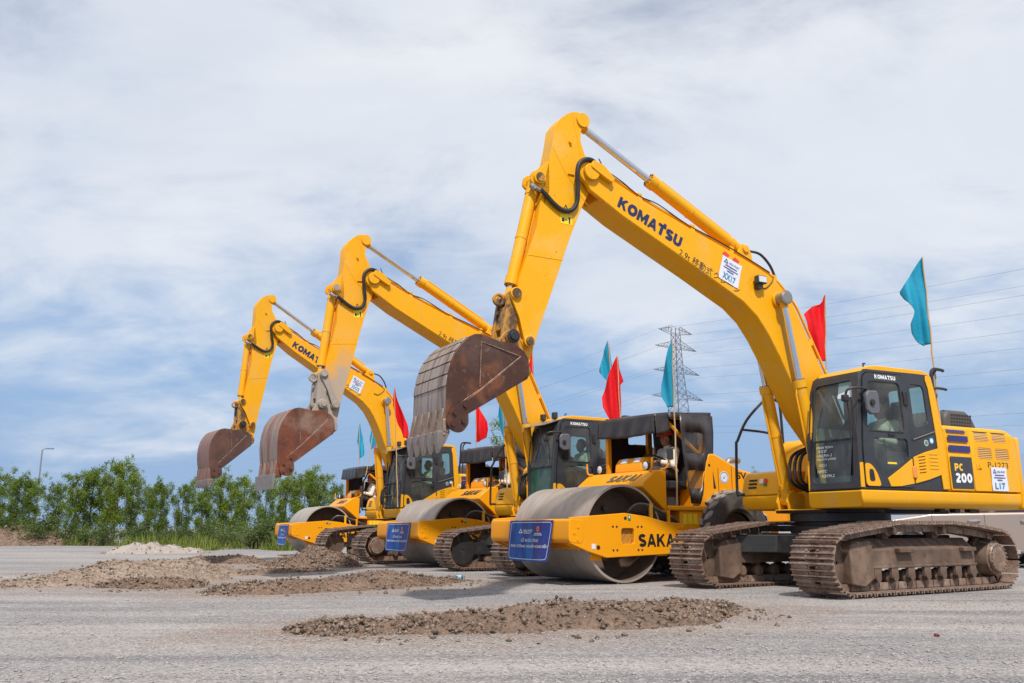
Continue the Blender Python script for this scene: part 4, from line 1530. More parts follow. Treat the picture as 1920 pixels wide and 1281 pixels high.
def bucket_mesh_parts(exc, M, kind):
    """bucket about its hinge; kind 0 toothed, 1 flat edge plate, 2 narrow toothed"""
    side_m, wrap_m = ((m_bucket1, m_bucket1w), (m_bucket2, m_bucket2w), (m_bucket3, m_bucket3w))[kind]
    hw = 0.47
    prof = [(5.72, 2.955), (5.90, 2.965), (6.02, 3.00), (6.12, 3.025), (6.21, 3.015), (6.29, 2.975), (6.37, 2.895), (6.445, 2.79), (6.50, 2.66), (6.533, 2.52), (6.552, 2.38), (6.555, 2.19), (6.55, 2.04), (6.545, 1.90)]

    def wrapper():
        mb = MB()
        t = 0.025
        inner = []
        for i, p in enumerate(prof):
            a, b = Vector(prof[max(i - 1, 0)]), Vector(prof[min(i + 1, len(prof) - 1)])
            g = (b - a).normalized()
            inner.append((p[0] - g.y * -t * -1, p[1] - g.x * t))
        ring = prof + [(p[0] - 0.02, p[1] - 0.02) if i < 5 else (p[0] - 0.028, p[1]) for i, p in reversed(list(enumerate(prof)))]
        mb.prism(ring, -hw, hw)
        # wear strips across the upper back
        return mb.mesh('bucket', smooth=40)
    b = link('bucket', cached('bucket_wrap', wrapper).copy() if kind else cached('bucket_wrap', wrapper), None, exc)
    b.data.materials.clear()
    b.data.materials.append(wrap_m)
    b.matrix_local = M

    for s in (1, -1):
        def sides():
            mb = MB()
            outer = [(5.50, 2.60), (5.50, 2.78), (5.56, 2.87), (5.66, 2.93), (5.72, 2.955)] + prof[1:] + [(6.46, 1.97), (6.31, 2.07), (5.60, 2.50), (5.54, 2.53)]
            mb.prism(outer, s * hw, s * (hw + 0.022))
            rim = [(6.33, 2.06), (6.42, 2.16), (6.10, 2.40), (5.62, 2.79), (5.51, 2.75), (5.51, 2.60), (5.60, 2.50)]
            mb.prism(rim, s * (hw + 0.020), s * (hw + 0.044))
            return mb.mesh('side_plate')
        s_ = link('side_plate', cached('bucket_side%d' % s, sides).copy(), None, b, 0.006)
        s_.data.materials.clear()
        s_.data.materials.append(side_m)

        def beads():
            mb = MB()
            y = s * (hw + 0.024)
            if kind == 2:
                segs = [((5.98, 2.95), (6.00, 2.52)), ((6.42, 2.17), (5.62, 2.80))]
            else:
                segs = [((6.125, 2.93), (6.15, 2.40)), ((6.43, 2.17), (6.10, 2.405)), ((6.10, 2.405), (5.62, 2.80))]
                if kind == 0:
                    segs.append(((6.125, 2.93), (5.62, 2.80)))
            for p, q in segs:
                mb.tube([(p[0], y, p[1]), (q[0], y + s * 0.018, q[1])], 0.006, 6)
            return mb.mesh('weld_bead')
        link('weld_bead', beads(), material('scuffed bare edge', (0.30, 0.20, 0.145), 0.5, 0.3, layers=((25, (0.12, 0.06, 0.04), 0.45, 0.6, 0.9),)), s_)

        def cutter():
            mb = MB()
            mb.prism(rounded([(6.30, 2.26), (6.50, 2.14), (6.56, 1.97), (6.50, 1.885), (6.38, 1.86), (6.29, 1.96)], 0.05), s * (hw + 0.0225), s * (hw + 0.055))
            for c in ((6.34, 2.17), (6.47, 2.08), (6.36, 1.99), (6.49, 1.95)):
                mb.ycyl(c[0], c[1], s * (hw + 0.045), s * (hw + 0.080), 0.022, 6)
            return mb.mesh('side_cutter')
        c_ = link('side_cutter', cached('cutter%d' % s, cutter).copy(), None, b)
        c_.data.materials.clear()
        c_.data.materials.append(side_m)

    def ears():
        mb = MB()
        for y in (-0.22, 0.19):
            mb.prism([(5.36, 2.60), (5.36, 2.74), (5.48, 3.12), (5.56, 3.20), (5.67, 3.16), (5.80, 2.98), (5.95, 2.95), (5.80, 2.75), (5.60, 2.58), (5.45, 2.56)], y, y + 0.03)
        mb.ycyl(*HINGE, -0.27, 0.27, 0.075)
        mb.ycyl(*HINGE, 0.27, 0.30, 0.09, 12)
        mb.ycyl(*BLINK, -0.27, 0.27, 0.055)
        mb.ycyl(*BLINK, 0.22, 0.285, 0.085, 14)
        return mb.mesh('ears')
    e_ = link('ears', cached('ears', ears).copy() if kind else cached('ears', ears), None, b, 0.006)
    e_.data.materials.clear()
    e_.data.materials.append(m_greasy if kind == 0 else (m_mudlink if kind == 1 else m_greasy))

    # wear strips
    if kind == 0:
        for k in range(5):
            i = 5 + k
            mb = MB()
            p, q = Vector(prof[i]), Vector(prof[i + 1])
            if k == 4:
                q = Vector(prof[i + 1])
            g = (q - p)
            nrm = Vector((-g.y, g.x)).normalized() * -1
            if nrm.x < 0:
                nrm = -nrm
            a0, b0 = p + g * 0.07, p + g * 0.95
            mb.prism([tuple(a0), tuple(b0), tuple(b0 + nrm * 0.014), tuple(a0 + nrm * 0.014)], -hw - 0.01, hw + 0.01)
            mb.build('wear_strip', wrap_m, b, 0.004)
    # lip and teeth
    mb = MB()
    mb.prism([(6.50, 2.02), (6.575, 2.02), (6.575, 1.88), (6.50, 1.86)], -hw - 0.005, hw + 0.005)
    mb.build('lip', wrap_m, b, 0.008)
    for i in range(5):
        y = -0.405 + i * 0.2025
        mb = MB()
        w0 = 0.055 if kind != 2 else 0.085
        # adapter running up the back, then the pointed tooth
        mb.add([(6.50, y - w0, 1.88), (6.62, y - w0, 1.88), (6.62, y + w0, 1.88), (6.50, y + w0, 1.88), (6.555, y - w0 * .8, 2.14), (6.572, y - w0 * .8, 2.14), (6.572, y + w0 * .8, 2.14), (6.555, y + w0 * .8, 2.14)],
               [(0, 1, 2, 3), (7, 6, 5, 4), (0, 4, 5, 1), (1, 5, 6, 2), (2, 6, 7, 3), (3, 7, 4, 0)])
        ad = mb.build('tooth_adapter', wrap_m if kind else material('worn tooth holder', (0.20, 0.135, 0.10), 0.5, 0.3, layers=((9, (0.30, 0.23, 0.19), 0.45, 0.7, 0.8),)), b, 0.008)
        if kind != 1:
            mb = MB()
            w1, wt_ = (0.062, 0.020) if kind == 0 else (0.096, 0.085)
            zt = 1.635 if kind == 0 else 1.70
            mb.add([(6.485, y - w1, 1.885), (6.635, y - w1, 1.885), (6.635, y + w1, 1.885), (6.485, y + w1, 1.885),
                    (6.535, y - w1 * .9, 1.77), (6.638, y - w1 * .9, 1.77), (6.638, y + w1 * .9, 1.77), (6.535, y + w1 * .9, 1.77),
                    (6.605, y - wt_, zt), (6.622, y - wt_, zt), (6.622, y + wt_, zt), (6.605, y + wt_, zt)],
                   [(0, 1, 2, 3), (0, 4, 5, 1), (1, 5, 6, 2), (2, 6, 7, 3), (3, 7, 4, 0), (4, 8, 9, 5), (5, 9, 10, 6), (6, 10, 11, 7), (7, 11, 8, 4), (8, 11, 10, 9)])
            mb.ycyl(6.56, 1.845, y - w1 - 0.008, y + w1 + 0.008, 0.018, 8)
            mb.build('tooth', m_tooth, b, 0.006)
    if kind == 1:
        mb = MB()
        mb.prism([(6.60, 1.925), (6.655, 1.925), (6.68, 1.675), (6.655, 1.675)], -0.48, 0.48)
        mb.build('edge_plate', m_tooth, b, 0.006)
    return b


def notice(parent, c, xd, up, n, w, h, code, mat_code, side=True):
    """white paper notice with a triangle emblem, the firm's name, small print lines and a code"""
    c, xd, up, n = Vector(c), Vector(xd).normalized(), Vector(up).normalized(), Vector(n).normalized()
    mb = MB()
    k = 6
    vs, fs = [], []
    for j in range(k + 1):
        for i in range(k + 1):
            u, v = i / k - 0.5, j / k - 0.5
            lift = 0.004 + 0.006 * abs(math.sin(5 * u + 3 * v)) + (0.02 * max(0, abs(u) + abs(v) - 0.8))
            vs.append(c + xd * u * w + up * v * h + n * lift)
    for j in range(k):
        for i in range(k):
            a = j * (k + 1) + i
            fs.append((a, a + 1, a + k + 2, a + k + 1))
    mb.add(vs, fs)
    p = mb.build('notice', m_paper, parent, smooth=60, recalc=False)
    q = n * 0.014

    def at(u, v):
        return c + xd * (u * w) + up * (v * h) + q
    lettering('HÒA PHÁT', m_navyprint, p, at(-0.14, 0.27), xd, up, w * 0.52, h * 0.10, bold=0.015)
    mb = MB()
    a, b_, d_ = at(-0.40, 0.25), at(-0.18, 0.25), at(-0.29, 0.44)
    i_ = (a + b_ + d_) / 3
    for s, e in ((a, b_), (b_, d_), (d_, a)):
        mb.add([s, e, i_ + (e - i_) * 0.55, i_ + (s - i_) * 0.55], [(0, 1, 2, 3)])
    for v, wd in ((0.17, 0.60), (0.06, 0.74), (-0.04, 0.34)):
        mb.add([at(-wd / 2, v - 0.018), at(wd / 2, v - 0.018), at(wd / 2, v + 0.018), at(-wd / 2, v + 0.018)], [(0, 1, 2, 3)])
    mb.build('print', m_navyprint, p, smooth=0, recalc=False)
    lettering(code, mat_code, p, at(-0.33, -0.42), xd, up, w * 0.64, h * 0.27, bold=0.02)
    return p


def excavator(idx, label, loc, u, db, da, dbk, du, flip):
    exc = thing('excavator', label, 'excavator', (loc[0], loc[1], 0), rad(u), 'yellow excavators lined up in a row')
    # ---------------- undercarriage
    build_track(exc, 1, du, flip, idx == 1)
    build_track(exc, -1, du, flip, idx == 1)
    mb = MB()
    mb.plan([(0.75, 0.55), (1.15, 0.98), (0.62, 0.98), (0.35, 0.62), (-0.35, 0.62), (-0.62, 0.98), (-1.15, 0.98), (-0.75, 0.55), (-0.75, -0.55), (-1.15, -0.98), (-0.62, -0.98), (-0.35, -0.62), (0.35, -0.62), (0.62, -0.98), (1.15, -0.98), (0.75, -0.55)], 0.48, 0.74)
    mb.box(0.55, 0.60, -0.98, 0.98, 0.45, 0.76)
    mb.lathe([(0.60, 0.50), (0.60, 0.90)], axis='z', n=32)
    o = mb.build('undercarriage_frame', m_blackpaint, exc, 0.015)
    o.matrix_local = Matrix.Rotation(du, 4, 'Z')
    mb = MB()
    mb.lathe([(0.5, 0.74), (0.66, 0.74), (0.66, 0.86), (0.60, 0.87), (0.60, 0.92), (0.70, 0.93), (0.70, 1.04), (0.62, 1.05), (0.62, 1.10), (0.4, 1.10)], axis='z', n=40)
    mb.build('swing_ring', m_blackpaint, exc)
    mb = MB()
    mb.box(-1.9, 0.72, -0.55, 0.42, 1.045, 1.10)
    for x, y in ((-1.2, 1.02), (-1.5, 1.05), (-1.8, 0.9), (-0.9, 1.0)):
        mb.box(x - .06, x + .06, y - .05, y + .05, 1.05, 1.11)
    mb.build('belly_plate', m_blackpaint, exc, 0.01)

    # ---------------- revolving frame
    mb = MB()
    # left deck with a rolled lower edge
    L_ = [(0.345, 1.125), (0.38, 1.10), (1.20, 1.10), (1.265, 1.17), (1.275, 1.22), (1.275, 1.325), (0.345, 1.325)]
    n = len(L_)
    for x0, x1, pr in ((-2.40, 0.965, L_), (-2.40, 0.60, [(-p[0] - 0.10 if p[0] < 1 else -p[0], p[1]) for p in L_])):
        mb.add([(x0, p[0], p[1]) for p in pr] + [(x1 - (0.06 if p[1] < 1.12 else 0), p[0], p[1]) for p in pr],
               [tuple(range(n)), tuple(range(2 * n - 1, n - 1, -1))] + [(i, (i + 1) % n, n + (i + 1) % n, n + i) for i in range(n)])
    mb.box(-2.40, 0.45, -0.44, 0.34, 1.10, 1.36)
    rf = mb.build('revolving_frame', m_yellow, exc, 0.018, 3)
    mb = MB()
    for y in (-0.46, -0.22, 0.20, 0.44):
        pass
    for y in (-0.44, -0.24, 0.22, 0.31):
        mb.prism([(0.40, 1.09), (0.76, 1.09), (0.80, 1.20), (0.76, 1.33), (0.66, 1.38), (0.52, 1.33), (0.40, 1.30)], y - 0.018, y + 0.018)
    mb.box(0.35, 0.82, -0.46, 0.34, 1.083, 1.099)
    mb.build('cylinder_bracket', m_yellow, rf, 0.008)
    mb = MB()
    for y in (-0.34, 0.30):
        mb.prism([(-0.45, 1.34), (0.35, 1.34), (0.20, 1.80), (0.10, 1.95), (-0.06, 1.95), (-0.14, 1.80)], y - 0.03, y + 0.03)
    mb.build('boom_bracket', m_yellow, rf, 0.01)
    mb = MB()
    for k in range(3):
        y = 0.30 + 0.02 * k
        mb.tube([(0.55, y - 0.02, 1.92 - 0.02 * k), (0.78, y - 0.06 + .03 * k, 1.72), (0.74, y - 0.06 + .03 * k, 1.45), (0.42, y - 0.12, 1.36)], 0.024, 8, 6)
    for k in range(3):
        mb.tube([(0.45, 0.12 - 0.1 * k, 2.0), (0.78, 0.10 - 0.1 * k, 1.85), (0.82, 0.10 - 0.1 * k, 1.5), (0.5, 0.1 - 0.1 * k, 1.36)], 0.024, 8, 6)
    mb.build('hose', m_black, rf)

    # ---------------- engine hood, doors, counterweight
    mb = MB()
    hood = [(-0.80, 1.33), (-0.80, 2.27), (-2.16, 2.27), (-2.26, 2.255), (-2.34, 2.20), (-2.39, 2.10), (-2.42, 1.95), (-2.42, 1.33)]
    mb.prism(hood, -1.262, 1.262)
    hd = mb.build('engine_hood', m_yellow, exc, 0.06, 4)

    def ys(u_, v_, t):
        # side skin leans in near the top like the hood's rounded shoulder
        lean = 0.055 * max(0.0, (v_ - 2.13) / 0.13) ** 2
        return (u_, 1.264 - lean + t, v_)
    Y = 1.272
    # rear side door with four louvred vents
    mb = MB()
    vents = []
    for (x, z0, z1) in ((-1.43, 2.065, 2.20), (-1.84, 2.065, 2.20), (-1.48, 1.815, 1.975), (-1.88, 1.815, 1.975)):
        vents.append([(x, z0), (x, z1), (x - 0.31, z1), (x - 0.33, z0)])
    mb.holed(rounded([(-1.345, 1.355), (-1.345, 2.235), (-2.26, 2.235), (-2.36, 2.14), (-2.395, 1.95), (-2.395, 1.355)], 0.03), [rounded(v, 0.03) for v in vents], ys, 0.0, 0.016)
    sd = mb.build('side_door', m_yellow, exc, 0.004)
    for v in vents:
        mb = MB()
        zlo, zhi = v[0][1], v[1][1]
        ns = 6
        for k in range(ns):
            z = zlo + (zhi - zlo) * (k + 0.5) / ns
            x0, x1 = v[0][0] + 0.0, v[3][0]
            y = ys(0, z, 0)[1]
            mb.add([(x0, y - 0.018 + .02, z + 0.009), (x1, y - 0.018 + .02, z + 0.009), (x1, y + 0.012, z - 0.008), (x0, y + 0.012, z - 0.008), (x0, y - 0.012 + .02, z + 0.011), (x1, y - 0.012 + .02, z + 0.011), (x1, y + 0.015, z - 0.006), (x0, y + 0.015, z - 0.006)],
                   [(0, 1, 2, 3), (4, 5, 6, 7), (0, 4, 5, 1), (2, 6, 7, 3), (0, 3, 7, 4), (1, 2, 6, 5)])
        mb.build('vent', material('vent slats', (0.62, 0.33, 0.10), 0.6), sd)
        mb = MB()
        mb.prism([(v[0][0] + .01, zlo - .01), (v[0][0] + .01, zhi + .01), (v[3][0] - .01, zhi + .01), (v[3][0] - .01, zlo - .01)], ys(0, (zlo + zhi) / 2, 0)[1] - 0.004, ys(0, (zlo + zhi) / 2, 0)[1] + 0.0005)
        mb.build('vent_backing', m_blackpaint, sd)
    mb = MB()
    mb.prism(rounded([(-1.42, 1.66), (-1.42, 1.75), (-1.53, 1.75), (-1.53, 1.66)], 0.015), 1.28, 1.287)
    mb.box(-1.515, -1.47, 1.286, 1.30, 1.675, 1.735)
    mb.build('latch', m_yellow, sd, 0.003)
    # front side door with the dark panel and stripes
    mb = MB()
    mb.holed(rounded([(-0.83, 1.355), (-0.83, 2.235), (-1.335, 2.235), (-1.335, 1.355)], 0.02), [], ys, 0.0, 0.016)
    fd = mb.build('side_door', m_yellow, exc, 0.004)
    if idx == 0:
        for z0, z1, x1 in ((2.17, 2.215, -1.24), (2.04, 2.125, -1.28), (1.895, 1.985, -1.31)):
            mb = MB()
            for k in range(4):
                za, zb_ = z0 + (z1 - z0) * k / 4, z0 + (z1 - z0) * (k + 1) / 4
                mb.add([Vector(ys(-0.84, za, 0.019)), Vector(ys(x1 - .01, za, 0.019)), Vector(ys(x1, zb_, 0.019)), Vector(ys(-0.84, zb_, 0.019))], [(0, 1, 2, 3)])
            mb.build('stripe', m_navy, fd, smooth=0, recalc=False)
        plate(m_decal_dark, fd, 'dark_panel', [(-0.85, 1.281, 1.375), (-1.32, 1.281, 1.375), (-1.32, 1.281, 1.825), (-0.85, 1.281, 1.825)], 0.002)
        block_text('PC', material('amber lettering', (0.85, 0.5, 0.05), 0.5), fd, (-0.925, 1.2855, 1.625), (-1, 0, 0), (0, 0, 1), 0.19, 0.105, 0.26, nrm=(0, 1, 0))
        block_text('200', m_white, fd, (-0.925, 1.2855, 1.46), (-1, 0, 0), (0, 0, 1), 0.36, 0.135, 0.27, nrm=(0, 1, 0))
        lettering('P-1273', material('dark plate lettering', (0.04, 0.04, 0.03), 0.6), sd, (-1.68, 1.2825, 1.69), (-1, 0, 0), (0, 0, 1), 0.47, 0.085, bold=0.0)
        notice(sd, (-1.90, 1.283, 1.53), (-1, 0, 0), (0, 0, 1), (0, 1, 0), 0.36, 0.34, 'L17', m_paperblue)
    else:
        for z0, z1 in ((2.13, 2.20), (2.0, 2.09), (1.86, 1.955)):
            plate(m_navy, fd, 'stripe', [Vector(ys(-0.84, z0, 0.018)), Vector(ys(-1.32, z0, 0.018)), Vector(ys(-1.32, z1, 0.018)), Vector(ys(-0.84, z1, 0.018))], 0.002)
    mb = MB()
    cw = [(-2.425, 1.275), (-2.50, 1.27), (-2.62, 1.17), (-2.72, 0.85), (-2.77, 0.4), (-2.78, 0), (-2.77, -0.4), (-2.72, -0.85), (-2.62, -1.17), (-2.50, -1.27), (-2.425, -1.275)]
    mb.plan(cw, 1.10, 2.17)
    mb.build('counterweight', m_yellow, exc, 0.05, 3)
    # muffler cover with a perforated grille
    mb = MB()
    mb.prism([(-1.50, 2.26), (-1.52, 2.50), (-1.62, 2.60), (-2.05, 2.60), (-2.18, 2.52), (-2.34, 2.26)], -0.30, 0.78)
    mc = mb.build('muffler_cover', material('dark plastic cover', (0.075, 0.07, 0.068), 0.55), exc, 0.07, 4)
    mb = MB()
    for i in range(8):
        for j in range(5):
            x = -1.66 - i * 0.062 - j * 0.008
            z = 2.31 + j * 0.052
            mb.box(x - 0.020, x + 0.020, 0.7795, 0.7825, z - 0.016, z + 0.016)
    for i in range(8):
        for j in range(7):
            x = -1.66 - i * 0.058
            y = 0.66 - j * 0.09
            mb.box(x - 0.018, x + 0.018, y - 0.028, y + 0.028, 2.5995, 2.6025)
    tag(mb.build('grille_holes', m_black, mc, smooth=0), kind='stuff')
    # right-hand tanks and tool box
    mb = MB()
    mb.prism([(-0.82, 1.32), (-0.82, 2.20), (-0.16, 2.20), (-0.04, 2.12), (0.0, 2.0), (0.0, 1.32)], -1.262, -0.42)
    mb.build('fuel_tank', m_yellow, exc, 0.05, 3)
    mb = MB()
    mb.prism([(0.0, 1.325), (0.0, 1.69), (0.50, 1.69), (0.60, 1.66), (0.66, 1.58), (0.72, 1.345), (0.72, 1.325)], -1.262, -0.47)
    tb = mb.build('tool_box', m_yellow, exc, 0.05, 4)
    mb = MB()
    mb.prism([(0.0, 1.10), (0.0, 1.318), (0.725, 1.318), (0.72, 1.20), (0.66, 1.10)], -1.262, -0.47)
    mb.build('skirt', m_yellow, tb, 0.03, 3)
    mb = MB()
    for k in range(3):
        z = 1.43 + 0.055 * k
        x = 0.72 - (z - 1.335) * 0.28
        mb.box(x - 0.06, x + 0.012, -1.12, -0.95, z, z + 0.028)
    mb.build('slot', m_black, tb, smooth=0)
    if idx == 0:
        for k, (c0, mt) in enumerate((((-0.88, -0.80), m_gloss_white), ((-0.795, -0.73), m_redprint))):
            plate(mt, tb, 'sticker', [(0.70 - 0.012, c0[0], 1.50), (0.70 - 0.012, c0[1], 1.50), (0.675, c0[1], 1.57), (0.675, c0[0], 1.57)], 0.012)
        plate(m_gprint, tb, 'sticker', [(0.699, -0.795, 1.462), (0.699, -0.73, 1.462), (0.69, -0.73, 1.498), (0.69, -0.795, 1.498)], 0.008)
    # handrails
    mb = MB()
    mb.tube([(0.62, -1.20, 1.35), (0.80, -1.21, 1.345), (0.85, -1.21, 1.40), (0.83, -1.20, 2.10), (0.80, -1.20, 2.18), (0.60, -1.18, 2.52), (0.22, -1.16, 2.86), (0.10, -1.15, 2.90), (-0.04, -1.15, 2.86), (-0.10, -1.15, 2.78), (-0.12, -1.15, 2.18)], 0.022, 8, 4)
    mb.tube([(0.70, -1.19, 2.36), (0.25, -1.17, 2.34), (-0.12, -1.15, 2.28)], 0.020, 8, 3)
    mb.tube([(-0.25, -0.62, 2.19), (-0.26, -0.62, 2.78), (-0.32, -0.62, 2.84), (-0.6, -0.62, 2.84), (-0.66, -0.62, 2.78), (-0.66, -0.62, 2.19)], 0.020, 8, 4)
    mb.build('handrail', m_blackpaint, exc)
    mb = MB()
    mb.tube([(-0.93, 1.02, 2.25), (-0.97, 1.02, 2.9), (-0.98, 1.02, 3.06), (-1.02, 1.02, 3.12), (-1.10, 1.02, 3.135), (-1.26, 1.0, 3.135), (-1.32, 0.97, 3.135)], 0.024, 8, 4)
    mb.tube([(-0.98, 1.02, 2.83), (-1.10, 1.02, 2.85), (-1.30, 1.0, 2.85), (-1.34, 0.97, 2.85)], 0.020, 8, 4)
    mb.tube([(-1.08, 0.96, 2.25), (-1.08, 0.96, 2.95), (-1.09, 0.97, 3.06), (-1.14, 0.98, 3.12)], 0.018, 8, 4)
    mb.build('grab_rail', m_blackpaint, exc)
    build_cab(exc, idx)
    build_front(exc, idx, db, da, dbk)
    return exc


def front_x(z):
    pts = [(1.30, 0.965), (2.0, 0.94), (2.72, 0.83), (2.90, 0.765), (3.1, 0.66)]
    for (a, xa), (b, xb) in zip(pts, pts[1:]):
        if z <= b:
            return xa + (xb - xa) * (z - a) / (b - a)
    return pts[-1][1]


def side_y(u, v, t):
    lean = 0.045 * max(0.0, (v - 2.0) / 1.0) ** 2
    return (u, 1.250 - lean + t, v)


def pane(parent, poly, fn, t, name='window', mat=None):
    mb = MB()
    mb.add([fn(p[0], p[1], t) for p in poly], [tuple(range(len(poly)))])
    return mb.build(name, mat or m_glass, parent, smooth=0, recalc=False)


def build_cab(exc, idx):
    W_UP = rounded([(0.66, 2.80), (0.02, 2.81), (0.02, 2.125), (0.76, 2.115)], 0.07, 4)
    W_LO = rounded([(0.655, 2.03), (-0.015, 2.03), (-0.02, 1.77), (0.53, 1.50), (0.66, 1.66)], 0.06, 4)
    W_Q = rounded([(-0.20, 2.82), (-0.50, 2.81), (-0.51, 2.27), (-0.20, 2.19)], 0.08, 4)
    shell = [(0.962, 1.345), (0.94, 2.0), (0.83, 2.72), (0.765, 2.90), (0.66, 2.965), (-0.60, 2.985), (-0.69, 2.95), (-0.715, 2.75), (-0.775, 2.1), (-0.80, 1.345)]
    door_o = rounded([(0.885, 1.365), (0.875, 1.95), (0.745, 2.84), (0.66, 2.925), (-0.085, 2.935), (-0.085, 1.365)], 0.05, 3)
    mb = MB()
    mb.holed(shell, [door_o, W_Q], side_y, -0.03, 0.0)
    # right side, windows kept small to darken the view through the cab

    def side_r(u, v, t):
        return (u, 0.36 + 0.03 * max(0.0, v - 2.0) ** 2 + t, v)
    mb.holed(shell, [rounded([(0.52, 2.30), (0.48, 2.72), (0.16, 2.72), (0.16, 2.30)], .06), rounded([(-0.12, 2.72), (-0.54, 2.71), (-0.56, 2.30), (-0.12, 2.28)], .06)], side_r, 0.0, 0.03)
    # front frame

    def front(u, v, t):
        return (front_x(v) + t, u, v)
    fo = [(0.385, 1.35), (0.385, 2.86), (0.42, 2.92), (1.16, 2.92), (1.207, 2.86), (1.247, 2.0), (1.247, 1.35)]
    WS = rounded([(0.452, 1.435), (0.465, 2.80), (1.115, 2.815), (1.15, 1.435)], 0.08, 4)
    mb.holed(fo, [WS], front, -0.04, 0.006)
    # back frame

    def back(u, v, t):
        return (-0.775 + 0.08 * max(0, v - 2.1) + t, u, v)
    mb.holed([(0.36, 1.345), (0.36, 2.95), (1.20, 2.95), (1.245, 2.0), (1.245, 1.345)], [rounded([(0.46, 2.15), (0.46, 2.84), (1.08, 2.84), (1.10, 2.15)], .06)], back, 0.0, 0.03)
    mb.box(-0.78, 0.95, 0.37, 1.24, 1.335, 1.37)
    cab = mb.build('cab', m_dark, exc, 0.006)
    # black gap above the deck
    mb = MB()
    mb.box(-0.79, 0.93, 0.40, 1.235, 1.32, 1.337)
    mb.build('mounting_gap', m_black, cab)
    # roof
    mb = MB()
    mb.prism([(0.70, 2.935), (0.60, 3.005), (0.40, 3.03), (-0.52, 3.035), (-0.66, 3.005), (-0.71, 2.95), (-0.70, 2.925), (0.0, 2.93)], 0.385, 1.207)
    rf = mb.build('roof', m_yellow, cab, 0.035, 4)
    mb = MB()
    mb.tube([(0.52, 1.08, 3.02), (0.52, 1.08, 3.07), (0.48, 1.08, 3.07)], 0.012, 6)
    mb.build('roof_hook', m_blackpaint, rf)
    # yellow rear pillar and lower panels
    mb = MB()
    mb.holed([(-0.575, 2.965), (-0.68, 2.955), (-0.715, 2.75), (-0.775, 2.1), (-0.80, 1.36), (-0.675, 1.36), (-0.655, 1.62), (-0.625, 2.1), (-0.585, 2.78), (-0.555, 2.90)], [], side_y, 0.002, 0.016)
    mb.build('rear_pillar', m_yellow, cab, 0.006)
    sw = [(-0.105, 1.785), (-0.36, 1.865), (-0.63, 1.925), (-0.655, 1.56), (-0.40, 1.49), (-0.105, 1.43)]
    slots = [[(-0.20, 1.80 - 0.043 * k - 0.02), (-0.20, 1.813 - 0.043 * k - 0.02), (-0.345, 1.83 - 0.043 * k - 0.02), (-0.345, 1.817 - 0.043 * k - 0.02)] for k in range(6)]
    mb = MB()
    mb.holed(sw, slots, side_y, 0.003, 0.020)
    sp = mb.build('rear_panel', m_yellow, cab, 0.004)
    mb = MB()
    for k in range(5):
        z = 1.84 - 0.05 * k
        mb.box(-0.60, -0.42, 1.268, 1.277, z - 0.008, z + 0.008)
    mb.build('ridge', m_yellow, sp, 0.004)
    # door
    mb = MB()
    dr = rounded([(0.872, 1.372), (0.862, 1.95), (0.735, 2.83), (0.655, 2.915), (-0.075, 2.925), (-0.075, 1.372)], 0.05, 3)
    mb.holed(dr, [W_UP, W_LO], side_y, -0.025, 0.014)
    door = mb.build('door', m_dark, cab, 0.006)
    pane(door, W_UP, side_y, -0.004)
    pane(door, W_LO, side_y, -0.004)
    mb = MB()
    mb.holed([(0.45, 1.485), (0.18, 1.625), (-0.07, 1.765), (-0.07, 1.425), (0.20, 1.385), (0.40, 1.378)], [], side_y, 0.013, 0.024)
    mb.build('door_panel', m_yellow, door, 0.004)
    mb = MB()
    mb.holed(rounded([(0.868, 1.68), (0.76, 1.67), (0.66, 1.57), (0.58, 1.378), (0.868, 1.378)], 0.06, 4), [], side_y, 0.013, 0.026)
    fp = mb.build('door_panel', m_yellow, door, 0.004)
    mb = MB()
    mb.prism(rounded([(0.805, 1.44), (0.805, 1.60), (0.725, 1.60), (0.70, 1.44)], 0.04, 4), 1.272, 1.281)
    mb.build('handle_recess', m_black, fp, 0.003)
    mb = MB()
    mb.box(0.05, 0.72, 1.262, 1.270, 2.105, 2.12)
    mb.box(0.24, 0.36, 1.262, 1.278, 2.06, 2.085)
    mb.build('window_bar', m_black, door)
    mb = MB()
    mb.box(-0.115, -0.03, 1.235, 1.262, 2.50, 2.70)
    mb.build('hinge', m_black, cab, 0.01)
    mb = MB()
    mb.box(-0.125, -0.045, 1.262, 1.292, 1.50, 1.66)
    mb.build('hinge', material('orange hinge', (0.72, 0.27, 0.05), 0.5), cab, 0.01)
    mb = MB()
    mb.add([side_y(0.962, 1.36, 0.0), side_y(0.95, 1.68, 0.0), side_y(0.89, 1.685, 0.0), side_y(0.885, 1.36, 0.0), side_y(0.962, 1.36, 0.012), side_y(0.95, 1.68, 0.012), side_y(0.89, 1.685, 0.012), side_y(0.885, 1.36, 0.012)], [(0, 1, 2, 3), (7, 6, 5, 4), (0, 4, 5, 1), (1, 5, 6, 2), (2, 6, 7, 3), (3, 7, 4, 0)])
    mb.build('corner_panel', m_yellow, cab, 0.004)
    mb = MB()
    mb.box(0.93, 0.972, 0.366, 0.384, 1.34, 1.85)
    mb.build('corner_trim', m_yellow, cab, 0.004)
    pane(cab, W_Q, side_y, -0.012)
    pane(cab, rounded([(0.52, 2.30), (0.48, 2.72), (0.16, 2.72), (0.16, 2.30)], .06), side_r, 0.012)
    pane(cab, rounded([(-0.12, 2.72), (-0.54, 2.71), (-0.56, 2.30), (-0.12, 2.28)], .06), side_r, 0.012)
    pane(cab, rounded([(0.46, 2.15), (0.46, 2.84), (1.08, 2.84), (1.10, 2.15)], .06), back, 0.012)
    # windscreen in two panes with the bar between
    k = 2.005
    up = [p for p in WS if p[1] > k]
    lo = [p for p in WS if p[1] < k]
    pane(cab, [(0.455, k)] + up + [(1.135, k)], front, -0.02, 'windscreen')
    pane(cab, lo + [(1.135, k), (0.455, k)], front, -0.02, 'windscreen')
